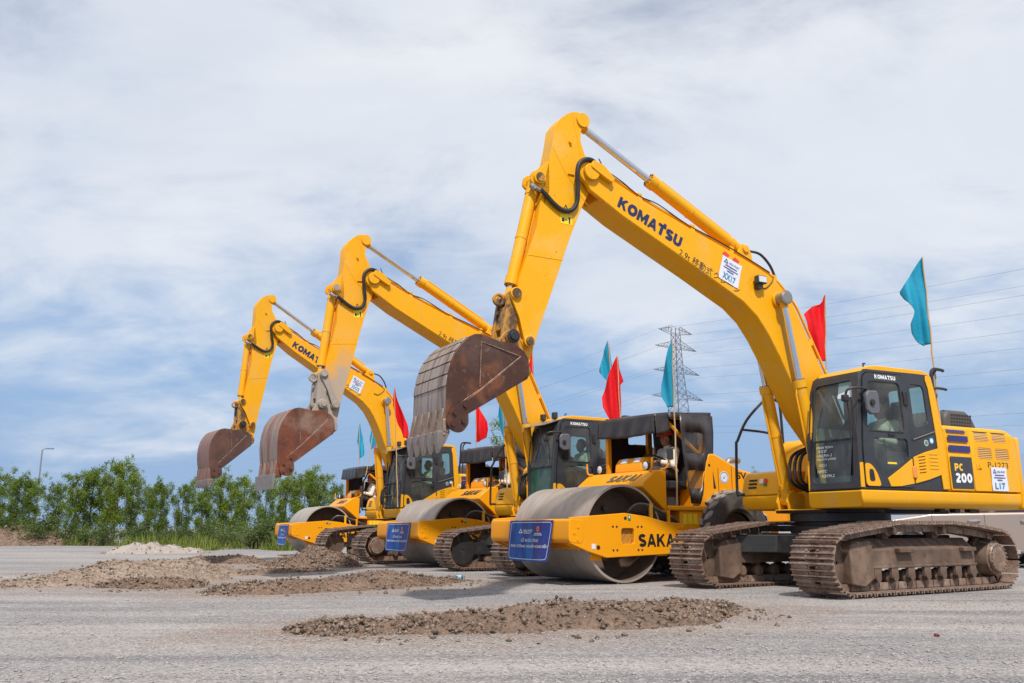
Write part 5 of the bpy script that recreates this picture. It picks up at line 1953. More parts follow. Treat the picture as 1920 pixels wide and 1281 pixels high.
    mb = MB()
    mb.box(0.905, 0.935, 0.45, 1.14, k - 0.012, k + 0.012)
    mb.tube([(0.955, 0.49, 2.55), (0.985, 0.44, 2.0), (0.985, 0.42, 1.75)], 0.012, 6)
    mb.build('windscreen_bar', m_black, cab)
    block_text('KOMATSU', m_white, door, side_y(0.50, 2.838, 0.0165), (-1, 0, 0), (0, -0.08, 1), 0.42, 0.060, 0.24, nrm=(0, 1, 0.08))
    for x, z, c in ((-0.415, 1.995, (0.55, 0.45, 0.2)), (-0.53, 2.03, (0.05, 0.35, 0.6))):
        mb = MB()
        mb.cyl((x, 1.249, z), (x, 1.253, z), 0.045, n=18)
        rb = mb.build('round_sticker', material('sticker %.2f' % x, c, 0.5), cab)
        mb = MB()
        mb.cyl((x, 1.252, z), (x, 1.2545, z), 0.030, n=14)
        mb.build('sticker_mark', m_gloss_white if x < -.5 else m_paperblue, rb)
    mb = MB()
    mb.tube([(-0.14, 1.262, 2.03), (-0.6, 1.262, 2.16)], 0.008, 6)
    mb.build('trim_strip', m_steel, cab)
    # mirror on a bent arm
    mb = MB()
    mb.tube([(0.80, 1.23, 2.60), (0.80, 1.30, 2.64), (0.83, 1.34, 2.66), (1.02, 1.33, 2.66), (1.10, 1.28, 2.63), (1.10, 1.24, 2.56)], 0.016, 8, 4)
    mb.tube([(1.09, 1.24, 2.52), (1.0, 1.18, 2.42), (0.975, 1.17, 2.25), (0.97, 1.16, 1.95)], 0.009, 6, 4)
    ar = mb.build('mirror_arm', m_blackpaint, cab)
    mb = MB()
    mb.box(1.06, 1.15, 1.20, 1.27, 2.48, 2.57)
    mb.build('camera_box', m_blackpaint, ar, 0.015)
    mb = MB()
    mb.prism(rounded([(0.62, 2.36), (0.63, 2.60), (0.66, 2.64), (0.83, 2.63), (0.87, 2.57), (0.86, 2.36), (0.80, 2.31), (0.66, 2.32)], 0.03), 1.335, 1.39)
    mi = mb.build('mirror', material('mirror shell', (0.11, 0.11, 0.125), 0.45), ar, 0.02, 3)
    mb = MB()
    mb.cyl((0.78, 1.39, 2.47), (0.78, 1.415, 2.47), 0.04, n=12)
    mb.build('pivot', m_black, mi)
    # interior
    mb = MB()
    mb.box(-0.68, 0.62, 0.40, 1.16, 2.905, 2.922)
    mb.build('headlining', m_seatsee, cab)
    mb = MB()
    mb.box(-0.70, 0.80, 0.393, 0.405, 1.40, 2.22)  # pale trim panels added to brighten the cab interior
    mb.box(-0.735, -0.72, 0.42, 1.20, 1.40, 2.10)
    mb.build('brightening_trim', material('brightening cab trim', (0.16, 0.155, 0.14), 0.8), cab)
    mb = MB()
    mb.box(-0.38, 0.12, 0.55, 1.03, 1.62, 1.78)
    mb.prism([(-0.38, 1.70), (-0.52, 2.38), (-0.44, 2.45), (-0.34, 2.43), (-0.22, 1.74)], 0.56, 1.02)
    mb.prism([(-0.50, 2.40), (-0.52, 2.62), (-0.44, 2.64), (-0.42, 2.42)], 0.68, 0.92)
    mb.box(-0.30, 0.02, 0.65, 0.93, 1.37, 1.63)
    mb.build('seat', m_seat, cab, 0.04, 3)
    mb = MB()
    for y0, y1 in ((0.43, 0.55), (1.04, 1.16)):
        mb.box(-0.30, 0.28, y0, y1, 1.40, 1.86)
        mb.tube([(0.22, (y0 + y1) / 2, 1.85), (0.26, (y0 + y1) / 2, 2.03)], 0.018, 6)
    mb.box(0.55, 0.68, 0.45, 0.62, 1.40, 2.08)
    mb.build('console', m_dark, cab, 0.02)
    mb = MB()
    for y in (0.72, 0.88):
        mb.tube([(0.60, y, 1.38), (0.66, y, 1.55), (0.60, y, 2.02)], 0.014, 6, 3)
    mb.build('travel_lever', m_black, cab)
    if idx == 0:
        plate(m_paper, cab, 'paper_sheet', [(front_x(2.58) - 0.03, 0.86, 2.58), (front_x(2.58) - 0.03, 1.10, 2.58), (front_x(2.80) - 0.03, 1.10, 2.80), (front_x(2.80) - 0.03, 0.86, 2.80)], 0.002)
        rows = [('MINH TOÀN', 0.52, 1.905, 0.30), ('18 X 27', 0.545, 1.85, 0.16), ('HALMA-3', 0.53, 1.79, 0.26), ('MADE IN JAPAN', 0.52, 1.735, 0.34), ('NO.1', 0.56, 1.66, 0.13), ('NMTC', 0.525, 1.575, 0.17), ('KBTM-2', 0.60, 1.51, 0.22)]
        for s, y, z, w in rows:
            lettering(s, m_white, cab, (front_x(z) - 0.008, y, z), (0, 1, 0), (0, 0, 1), w, 0.038, shear=0.25)
        plate(m_yprint, door, 'sticker', [side_y(0.40, 1.68, -0.0035), side_y(0.22, 1.68, -0.0035), side_y(0.22, 1.705, -0.0035), side_y(0.40, 1.705, -0.0035)], 0.001)
    if idx == 1:
        plate(material('green board', (0.006, 0.12, 0.055), 0.3, layers=((4, (0.01, 0.24, 0.09), 0.5, 0.7, 0.7),)), cab, 'lower_board', [(front_x(1.40) - 0.035, 0.47, 1.43), (front_x(1.4) - 0.035, 1.13, 1.43), (front_x(1.99) - 0.035, 1.13, 1.99), (front_x(1.99) - 0.035, 0.47, 1.99)], 0.01)
    if idx in (1, 2):
        mb = MB()
        mb.add([(0.72, 0.40, 2.93), (0.72, 1.22, 2.93), (1.12, 1.20, 2.80), (1.12, 0.40, 2.80), (0.72, 0.40, 2.945), (0.72, 1.22, 2.945), (1.12, 1.20, 2.812), (1.12, 0.40, 2.812)], [(0, 1, 2, 3), (7, 6, 5, 4), (0, 4, 5, 1), (1, 5, 6, 2), (2, 6, 7, 3), (3, 7, 4, 0)])
        mb.build('sun_visor', material('grey visor', (0.22, 0.19, 0.17), 0.3), cab)
        for y in (0.52, 0.92):
            mb = MB()
            mb.box(0.62, 0.70, y - 0.06, y + 0.06, 2.98, 3.11)
            mb.build('roof_lamp', m_dark, cab, 0.015)
    if idx == 2:
        mb = MB()
        for y in (0.42, 0.60, 0.80, 1.0, 1.20):
            mb.tube([(1.02, y, 1.36), (1.02, y, 1.98)], 0.014, 6)
        for z in (1.38, 1.66, 1.98):
            mb.tube([(0.96, 0.40, z), (1.03, 0.42, z), (1.03, 1.20, z), (0.96, 1.22, z)], 0.016, 6)
        mb.build('front_guard', m_blackpaint, cab)
        mb = MB()
        mb.tube([(-0.3, 0.6, 3.03), (-0.32, 0.6, 3.25), (-0.22, 0.6, 3.42), (-0.08, 0.6, 3.50)], 0.008, 6, 4)
        mb.build('antenna', m_black, cab)
    return cab


def rot_about(c, a):
    C = Matrix.Translation((c[0], 0, c[1]))
    return C @ Matrix.Rotation(-a, 4, 'Y') @ C.inverted()


def build_front(exc, idx, db, da, dbk):
    TB = rot_about(FOOT, db)
    TA = TB @ rot_about(BOOMPIN, da)
    TK = TA @ rot_about(HINGE, dbk)

    def tr(p, T):
        q = T @ Vector((p[0], 0, p[1]))
        return (q.x, q.z)

    # ---------------- boom
    def boom():
        mb = MB()
        body = [(4.20, 5.455), (3.52, 5.195), (2.72, 4.925), (2.14, 4.745), (1.63, 4.575), (1.36, 4.475), (1.16, 4.36), (1.00, 4.22), (0.86, 4.03), (0.73, 3.79), (0.57, 3.47), (0.33, 3.02), (0.05, 2.42), (-0.12, 1.98)] + arc(FOOT[0], FOOT[1], 0.165, 160, 320, 6) + [(0.38, 2.02), (0.74, 2.42), (1.03, 2.90), (1.20, 3.22), (1.40, 3.54), (1.60, 3.79), (1.85, 3.98), (2.14, 4.115), (2.63, 4.345), (3.15, 4.575), (3.91, 4.915), (4.17, 5.06), (4.24, 5.12)]
        mb.prism(body, -0.225, 0.225)
        # fork cheeks at the nose
        nose = [(4.10, 5.42), (4.22, 5.48)] + arc(BOOMPIN[0], BOOMPIN[1], 0.165, 110, -70, 8) + [(4.42, 5.20), (4.20, 5.08), (4.10, 5.04)]
        for s in (-1, 1):
            mb.prism(nose, s * 0.155, s * 0.228)
        return mb.mesh('boom', smooth=50)
    bo = link('boom', cached('boom', boom), m_yellow, exc, 0.014)
    bo.matrix_local = TB

    for s in (1, -1):
        def boss():
            mb = MB()
            ydisc(mb, BOOMPIN, 0.115, s * 0.226, s * 0.285)
            return mb.mesh('pin_boss')
        link('pin_boss', cached('boss%d' % s, boss), m_yellow, bo, 0.006)

        def cboss():
            mb = MB()
            ydisc(mb, BCYL_TOP, 0.11, s * 0.222, s * 0.27)
            return mb.mesh('pin_boss')
        link('pin_boss', cached('cboss%d' % s, cboss), m_yellow, bo, 0.006)

        def lug():
            mb = MB()
            mb.prism([(1.50, 4.52), (1.55, 4.80), (1.62, 4.90), (1.72, 4.90), (1.78, 4.80), (1.92, 4.66)], s * 0.10 - .02, s * 0.10 + .02)
            ydisc(mb, ACYL, 0.055, s * 0.08, s * 0.15)
            return mb.mesh('cylinder_lug')
        link('cylinder_lug', cached('lug%d' % s, lug), m_yellow, bo, 0.006)

    def nosebr():
        mb = MB()
        mb.prism(rounded([(4.44, 5.50), (4.40, 5.60), (4.24, 5.56), (4.06, 5.40), (4.10, 5.33), (4.25, 5.40)], 0.03), 0.229, 0.30)
        return mb.mesh('hose_bracket')
    link('hose_bracket', cached('nosebr', nosebr), m_yellow, bo, 0.006)

    for s in (1, -1):
        def caps():
            mb = MB()
            ydisc(mb, BCYL_TOP, 0.085, s * 0.27, s * 0.435)
            ydisc(mb, BCYL_TOP, 0.105, s * 0.40, s * 0.43)
            return mb.mesh('cylinder_pin')
        link('cylinder_pin', cached('bcyl_caps%d' % s, caps), m_steel, bo, 0.006)

    def pipes():
        mb = MB()
        for k, (y, dz) in enumerate(((0.19, 0.05), (0.12, 0.065), (-0.14, 0.05), (-0.19, 0.06))):
            pts = [(4.30, y, 5.60), (4.16, y, 5.50 + dz * .4), (3.55, y, 5.205 + dz), (2.72, y, 4.925 + dz), (1.65, y, 4.585 + dz), (1.36, y, 4.47 + dz), (1.12, y, 4.33 + dz), (0.88, y, 4.05 + dz), (0.70, y, 3.79 + dz * .3), (0.30, y, 3.02 + .02), (0.02, y, 2.42)]
            mb.tube([(p[0] - (0.05 if p[2] < 4.2 else 0), p[1], p[2]) for p in pts], 0.020, 8, 4)
        for x, z in ((3.6, 5.23), (2.7, 4.93), (2.0, 4.72), (1.2, 4.40), (0.56, 3.50)):
            mb.box(x - 0.035, x + 0.035, -0.215, 0.215, z - 0.02, z + 0.075)
        return mb.mesh('hydraulic_pipe')
    link('hydraulic_pipe', cached('pipes', pipes), m_yellow, bo)

    def loom():
        mb = MB()
        mb.tube([(4.28, 0.24, 5.66), (4.18, 0.25, 5.52), (3.9, 0.215, 5.42), (3.6, 0.215, 5.26), (3.3, 0.215, 5.20), (2.8, 0.215, 4.99), (2.2, 0.215, 4.82), (1.62, 0.215, 4.62), (1.3, 0.215, 4.50)], 0.008, 5, 4)
        mb.tube([(1.55, 0.24, 4.26), (1.42, 0.235, 4.24), (1.28, 0.235, 4.36), (1.25, 0.235, 4.44)], 0.007, 5, 4)
        mb.tube([(1.55, 0.1, 4.82), (1.40, 0.15, 4.78), (1.25, 0.18, 4.62), (1.15, 0.18, 4.42)], 0.02, 6, 4)
        return mb.mesh('cable')
    link('cable', cached('loom', loom), m_black, bo)
    def bseams():
        mb = MB()
        for pts in ([(4.18, 5.07), (4.10, 5.40)], [(2.42, 4.27), (2.30, 4.78)], [(1.86, 4.0), (1.52, 4.52)], [(0.76, 2.48), (0.10, 2.50)]):
            mb.tube([(p[0], 0.2255, p[1]) for p in pts], 0.005, 5)
        low = [(4.15, 5.055), (3.91, 4.925), (3.15, 4.585), (2.63, 4.355), (2.14, 4.125), (1.85, 3.99), (1.60, 3.80), (1.40, 3.55), (1.20, 3.23), (1.03, 2.91)]
        mb.tube([(p[0], 0.224, p[1] + 0.012) for p in low], 0.008, 5)
        return mb.mesh('weld_seam')
    link('weld_seam', cached('boom_seams', bseams), m_yellow, bo)
    bx = Vector((-0.925, 0, -0.38)).normalized()
    bu = Vector((-0.38, 0, 0.925)).normalized()
    Yf = 0.2275
    if idx != 1:
        block_text('KOMATSU', m_text_navy, bo, (3.995, Yf, 5.045), bx, bu, 1.12, 0.165, 0.30, nrm=(0, 1, 0))
        # the small stroke of the logo between T and S
        mb = MB()
        q = Vector((3.995, Yf + 0.003, 5.045)) + bx * 0.765 + bu * 0.14
        mb.add([q, q + bx * 0.035, q + bx * 0.05 + bu * 0.055, q + bx * 0.0 + bu * 0.055], [(0, 1, 2, 3)])
        mb.build('lettering', m_text_navy, bo, smooth=0, recalc=False)
    lettering('2.9t 移動式クレーン', m_text_black, bo, (2.99, Yf, 4.515), bx, bu, 1.14, 0.12)
    if idx in (0, 2):
        notice(bo, (2.075, Yf, 4.40), (-1, 0, -0.36), (-0.30, 0, 1), (0, 1, 0), 0.37, 0.36, ('XX17', '', 'XX15')[idx], m_paperblue)
        if idx == 0:
            for d_ in ((2.20, 4.655), (2.02, 4.59)):
                plate(m_redprint, bo, 'tape', [(d_[0], Yf + .001, d_[1]), (d_[0] - 0.09, Yf + .001, d_[1] - 0.05), (d_[0] - 0.13, Yf + .001, d_[1] - 0.01), (d_[0] - 0.05, Yf + .001, d_[1] + 0.04)], 0.003)
            mb = MB()
            mb.box(1.49, 1.66, 0.262, 0.35, 4.27, 4.385)
            la = mb.build('work_light', m_dark, bo, 0.012)
            plate(m_lamp, la, 'lens', [(1.645, 0.3502, 4.285), (1.505, 0.3502, 4.285), (1.505, 0.3502, 4.37), (1.645, 0.3502, 4.37)], 0.004)
            mb = MB()
            mb.box(1.54, 1.62, 0.226, 0.31, 4.20, 4.275)
            mb.build('bracket', m_dark, la)
    # ---------------- boom cylinders
    for s in (1, -1):
        cylinder_part(exc, 'boom_cylinder', BCYL_FOOT, tr(BCYL_TOP, TB), s * 0.335, 0.088, 0.046, 0.585, m_yellow, -1)
    cylinder_part(exc, 'arm_cylinder', tr(ACYL, TB), tr(TIP, TA), 0.0, 0.092, 0.048, 0.58, m_yellow, 1)

    # ---------------- arm
    am = (m_worn, m_mudarm, m_yellow)[idx]

    def arm():
        mb = MB()
        poly = [(4.61, 6.31), (4.54, 6.325)] + arc(TIP[0], TIP[1], 0.105, 80, 250, 8) + [(4.475, 6.08), (4.49, 5.92), (4.43, 5.74), (4.345, 5.60)] + arc(BOOMPIN[0], BOOMPIN[1], 0.15, 150, 215, 4) + [(4.36, 5.22), (4.49, 4.97), (4.66, 4.57), (4.82, 4.14), (5.16, 3.23), (5.28, 2.86)] + arc(HINGE[0], HINGE[1], 0.125, 195, 350, 6) + [(5.55, 2.85), (5.50, 3.10), (5.465, 3.5), (5.43, 3.86), (5.165, 4.61), (5.12, 4.92), (5.05, 5.26), (4.99, 5.50), (4.93, 5.76), (4.885, 6.04), (4.80, 6.17), (4.70, 6.26)]
        mb.prism(poly, -0.125, 0.125)
        for s in (-1, 1):
            mb.prism(rounded([(4.98, 5.55), (5.10, 5.40), (5.24, 5.33), (5.255, 5.20), (5.16, 5.16), (5.06, 5.10), (5.07, 4.90), (4.98, 5.1)], 0.03), s * 0.125, s * 0.085)
            ydisc(mb, TIP, 0.10, s * 0.125, s * 0.15)
            ydisc(mb, GUIDE, 0.085, s * 0.125, s * 0.16)
            ydisc(mb, BKT, 0.085, s * 0.125, s * 0.165)
        mb.ycyl(4.66, 5.86, 0.125, 0.16, 0.022, 10)
        # stiffener rib and weld line near the head
        mb.box(4.60, 4.70, 0.125, 0.145, 5.40, 5.415)
        return mb.mesh('arm', smooth=50)
    ar = link('arm', cached('arm', arm).copy() if idx else cached('arm', arm), None, exc, 0.012)
    ar.data.materials.clear()
    ar.data.materials.append(am)
    ar.matrix_local = TA

    for c, r, y0, y1 in ((GUIDE, 0.055, 0.155, 0.235), (BKT, 0.06, 0.16, 0.185)):
        for s in (1, -1):
            mb = MB()
            ydisc(mb, c, r, s * y0, s * y1, 14)
            mb.build('pin', m_greasy if idx != 1 else m_mudlink, ar)
    mb = MB()
    ydisc(mb, LINKP, 0.062, -0.25, 0.245, 16)
    mb.build('pin', m_greasy if idx != 1 else m_mudlink, ar)

    def hose():
        mb = MB()
        mb.tube([(4.30, 0.24, 5.56), (4.40, 0.25, 5.61), (4.50, 0.25, 5.60), (4.59, 0.25, 5.53), (4.62, 0.24, 5.40), (4.60, 0.21, 5.20), (4.595, 0.18, 5.02), (4.67, 0.165, 4.895), (4.80, 0.16, 4.87), (4.93, 0.16, 4.93), (5.06, 0.17, 5.03), (5.14, 0.17, 5.09)], 0.031, 10, 6)
        return mb.mesh('hose')
    h = link('hose', cached('arm_hose', hose), m_black, ar)

    def ends():
        mb = MB()
        mb.cyl((4.24, 0.24, 5.545), (4.34, 0.245, 5.58), 0.026, n=10)
        mb.cyl((5.12, 0.17, 5.07), (5.24, 0.15, 5.12), 0.026, n=10)
        mb.cyl((5.20, 0.15, 5.09), (5.25, 0.12, 5.15), 0.038, n=10)
        return mb.mesh('hose_fitting')
    link('hose_fitting', cached('hose_ends', ends), m_steel, h)
    def seams():
        mb = MB()
        for p, q in (((4.925, 5.74), (4.74, 5.42)), ((4.40, 5.02), (4.74, 5.42)), ((5.30, 4.20), (4.80, 4.20)), ((4.62, 6.29), (4.50, 5.72))):
            mb.tube([(p[0], 0.1255, p[1]), (q[0], 0.1255, q[1])], 0.0045, 5)
        return mb.mesh('weld_seam')
    link('weld_seam', cached('arm_seams', seams), am, ar)
    plate(m_yprint, ar, 'sticker', [(4.82, 0.1255, 4.70), (4.64, 0.1255, 4.70), (4.64, 0.1255, 4.84), (4.82, 0.1255, 4.84)], 0.002)
    mb = MB()
    a, b_, c_ = Vector((4.80, 0.129, 4.855)), Vector((4.68, 0.129, 4.855)), Vector((4.735, 0.129, 4.975))
    i_ = (a + b_ + c_) / 3
    for s, e in ((a, b_), (b_, c_), (c_, a)):
        mb.add([s, e, i_ + (e - i_) * 0.7, i_ + (s - i_) * 0.7], [(0, 1, 2, 3)])
    mb.add([(4.80, .129, 4.78), (4.76, .129, 4.78), (4.76, .129, 4.73), (4.80, .129, 4.73)], [(0, 1, 2, 3)])
    mb.add([(4.755, .129, 4.765), (4.715, .129, 4.765), (4.715, .129, 4.75), (4.755, .129, 4.75)], [(0, 1, 2, 3)])
    mb.add([(4.70, .129, 4.80), (4.67, .129, 4.80), (4.675, .129, 4.71), (4.69, .129, 4.71)], [(0, 1, 2, 3)])
    mb.build('sticker_mark', m_text_black, ar, smooth=0, recalc=False)
    cylinder_part(exc, 'bucket_cylinder', tr(BKT, TA), tr(LINKP, TA), 0.0, 0.076, 0.04, 0.90, am if idx != 1 else m_yellow, -1)
    # ---------------- linkage
    lm = m_greasy if idx != 1 else m_mudlink
    lp = LINKP
    bl = tr(BLINK, rot_about(HINGE, dbk))
    for s in (1, -1):
        mb = MB()
        d = Vector((GUIDE[0] - lp[0], GUIDE[1] - lp[1]))
        n2 = Vector((-d.y, d.x)).normalized()
        P, Q = Vector(lp), Vector(GUIDE)
        poly = [tuple(P + n2 * 0.075), tuple(P - d.normalized() * 0.075), tuple(P - n2 * 0.075), tuple((P + Q) / 2 - n2 * 0.045), tuple(Q - n2 * 0.07), tuple(Q + d.normalized() * 0.07), tuple(Q + n2 * 0.07), tuple((P + Q) / 2 + n2 * 0.045)]
        mb.prism(rounded(poly, 0.03), s * 0.168, s * 0.205)
        ydisc(mb, lp, 0.078, s * 0.205, s * 0.23, 16)
        ydisc(mb, GUIDE, 0.075, s * 0.160, s * 0.215, 16)
        o = mb.build('guide_link', (m_worn if idx == 0 else m_yellow) if idx != 1 else m_mudlink, exc, 0.006)
        o.matrix_local = TA
    mb = MB()
    P, Q = Vector(lp), Vector(bl)
    d = (Q - P)
    n2 = Vector((-d.y, d.x)).normalized()
    for s in (1, -1):
        poly = [tuple(P + n2 * 0.075), tuple(P - d.normalized() * 0.07), tuple(P - n2 * 0.08), tuple(Q - n2 * 0.10), tuple(Q + d.normalized() * 0.085), tuple(Q + n2 * 0.09)]
        mb.prism(rounded(poly, 0.03), s * 0.10, s * 0.165)
    mb.prism([tuple(P + d * 0.25 + n2 * 0.05), tuple(P + d * 0.25 - n2 * 0.05), tuple(Q - d * 0.22 - n2 * 0.07), tuple(Q - d * 0.22 + n2 * 0.06)], -0.105, 0.105)
    # lifting eye
    mb.lathe([(0.05, -0.02), (0.085, -0.02), (0.085, 0.02), (0.05, 0.02), (0.05, -0.02)], (P.x + 0.13, 0.0, P.y - 0.05), n=16)
    o = mb.build('bucket_link', lm, exc, 0.008)
    o.matrix_local = TA
    mb = MB()
    ydisc(mb, bl, 0.085, 0.285, 0.31, 14)
    ydisc(mb, bl, 0.055, 0.30, 0.33, 12)
    o = mb.build('link_pin', m_blackpaint if idx != 1 else m_mudlink, exc, 0.005)
    o.matrix_local = TA
    bucket_mesh_parts(exc, TK, idx)


# ------------------------------------------------------------------ road rollers
def banner(parent, bent=0.0):
    """blue cloth banner on the front bar, origin plane x = 1.135"""
    y0, y1, z0, z1 = -0.50, 0.78, 0.335, 0.955
    nx, nz = 14, 10
    vs, fs = [], []

    def P(u, v, lift=0.0):
        # lower right corner pulled in, slight sag away from the bar below it
        yy = y0 + (y1 - y0) * u - (1 - v) * 0.10 * u * u + (1 - v) * -0.02 * (1 - u)
        zz = z0 + (z1 - z0) * v - 0.02 * (1 - v) * math.sin(u * 3.0)
        xx = 1.138 + 0.010 * math.sin(u * 9 + v * 3) + (1 - v) * (0.02 + 0.03 * math.sin(u * 7 + 1)) + lift
        return Vector((xx, yy, zz))
    for j in range(nz + 1):
        for i in range(nx + 1):
            vs.append(P(i / nx, j / nz))
    for j in range(nz):
        for i in range(nx):
            a = j * (nx + 1) + i
            fs.append((a, a + 1, a + nx + 2, a + nx + 1))
    mb = MB()
    mb.add(vs, fs)
    b = mb.build('banner', m_banner, parent, smooth=60, recalc=False)

    def strip(mat, pts, w, name):
        m2 = MB()
        for (ua, va), (ub, vb) in zip(pts, pts[1:]):
            n = 8
            for k in range(n):
                ta, tb_ = k / n, (k + 1) / n
                A, B = P(ua + (ub - ua) * ta, va + (vb - va) * ta, 0.004), P(ua + (ub - ua) * tb_, va + (vb - va) * tb_, 0.004)
                d = (B - A).normalized()
                s = Vector((1, 0, 0)).cross(d).normalized() * w * 0.5
                m2.add([A - s, B - s, B + s, A + s], [(0, 1, 2, 3)])
        return m2.build(name, mat, b, smooth=0, recalc=False)
    strip(m_white, [(0.07, 0.05), (0.04, 0.09), (0.04, 0.91), (0.07, 0.95), (0.93, 0.95), (0.96, 0.91), (0.96, 0.09), (0.93, 0.05), (0.07, 0.05)], 0.009, 'border')

    def words(s, u, v, w, h, mat, bold=0.0):
        co, f = text_mesh(s, bold)
        lo, hi = co.min(0), co.max(0)
        m2 = MB()
        m2.add([P(u + float((c[0] - lo[0]) / (hi[0] - lo[0])) * w, v + float((c[1] - lo[1]) / (hi[1] - lo[1])) * h, 0.006) for c in co], f)
        m2.build('lettering', mat, b, smooth=0, recalc=False)
    words('HÒA PHÁT', 0.32, 0.715, 0.23, 0.075, m_white, 0.02)
    words('LỄ KHỞI CÔNG', 0.28, 0.475, 0.42, 0.11, m_white, 0.012)
    words('KHU CÔNG NGHIỆP HOÀNG DIỆU', 0.08, 0.315, 0.86, 0.105, m_white, 0.016)
    m2 = MB()
    a, b_, c_ = P(0.215, 0.685, 0.006), P(0.305, 0.685, 0.006), P(0.26, 0.80, 0.006)
    i_ = (a + b_ + c_) / 3
    for s, e in ((a, b_), (b_, c_), (c_, a)):
        m2.add([s, e, i_ + (e - i_) * 0.5, i_ + (s - i_) * 0.5], [(0, 1, 2, 3)])
    for v, w, uc in ((0.685, 0.16, 0.68), (0.645, 0.20, 0.68), (0.69, 0.17, 0.41)):
        m2.add([P(uc - w / 2, v - 0.008, 0.006), P(uc + w / 2, v - 0.008, 0.006), P(uc + w / 2, v + 0.008, 0.006), P(uc - w / 2, v + 0.008, 0.006)], [(0, 1, 2, 3)])
    m2.build('emblem', m_white, b, smooth=0, recalc=False)
    m2 = MB()
    ring = [P(0.68 + 0.034 * math.cos(t), 0.79 + 0.070 * math.sin(t), 0.006) for t in np.linspace(0, 2 * math.pi, 17)[:-1]]
    m2.add(ring, [tuple(range(16))])
    m2.build('emblem', material('orange emblem', (0.85, 0.22, 0.06), 0.6), b, smooth=0, recalc=False)
    m2 = MB()
    ring = [P(0.68 + 0.018 * math.cos(t), 0.79 + 0.038 * math.sin(t), 0.008) for t in np.linspace(0, 2 * math.pi, 13)[:-1]]
    m2.add(ring, [tuple(range(12))])
    m2.build('emblem', m_redprint, b, smooth=0, recalc=False)
    return b


m_banner = material('blue banner print', (0.012, 0.032, 0.22), 0.45, layers=((1.6, (0.006, 0.14, 0.46), 0.48, 0.66, 0.9, 2, (1, 2.2, .7)), (2.2, (0.035, 0.02, 0.22), 0.5, 0.7, 0.7, 2)))


m_tread = material('dusty lit tread lugs', (0.30, 0.275, 0.25), 0.85, layers=((3, (0.38, 0.35, 0.32), 0.42, 0.66, 0.8), (40, (0.15, 0.13, 0.115), 0.55, 0.8, 0.4)), bump=(35, 0.2, 0.006))  # dusty lugs, colour also lightened to look lit against dark gaps


def tyre_mesh():
    mb = MB()
    R_, w = 0.73, 0.32
    mb.lathe([(0.36, -w * .85), (0.42, -w), (0.60, -w * 1.04), (0.68, -w * .97), (0.705, -w * .8), (0.715, 0), (0.705, w * .8), (0.68, w * .97), (0.60, w * 1.04), (0.42, w), (0.36, w * .85)], n=48)
    return mb.mesh('rear_wheel')


def tread_mesh():
    # diamond lugs round the tyre
    mb = MB()
    w = 0.32
    n = 22
    for row in range(4):
        for i in range(n):
            a = 2 * math.pi * (i + 0.5 * (row % 2)) / n
            yc = -w * 0.80 + row * w * 0.533
            da, dy = 2 * math.pi / n * 0.36, w * 0.205
            pts = [(-0.8, -1), (0.45, -1), (0.95, 0), (0.8, 1), (-0.45, 1), (-0.95, 0)]
            vs = []
            for r in (0.70, 0.748 if row in (1, 2) else 0.735):
                k = 1.0 if r < 0.71 else 0.90
                for px, py in pts:
                    t = a + px * da * k + 0.04 * py * (1 if row % 2 else -1)
                    vs.append((r * math.cos(t), yc + py * dy * k, r * math.sin(t)))
            mb.add(vs, [tuple(range(6, 12))] + [(q, (q + 1) % 6, 6 + (q + 1) % 6, 6 + q) for q in range(6)])
    return mb.mesh('tread')


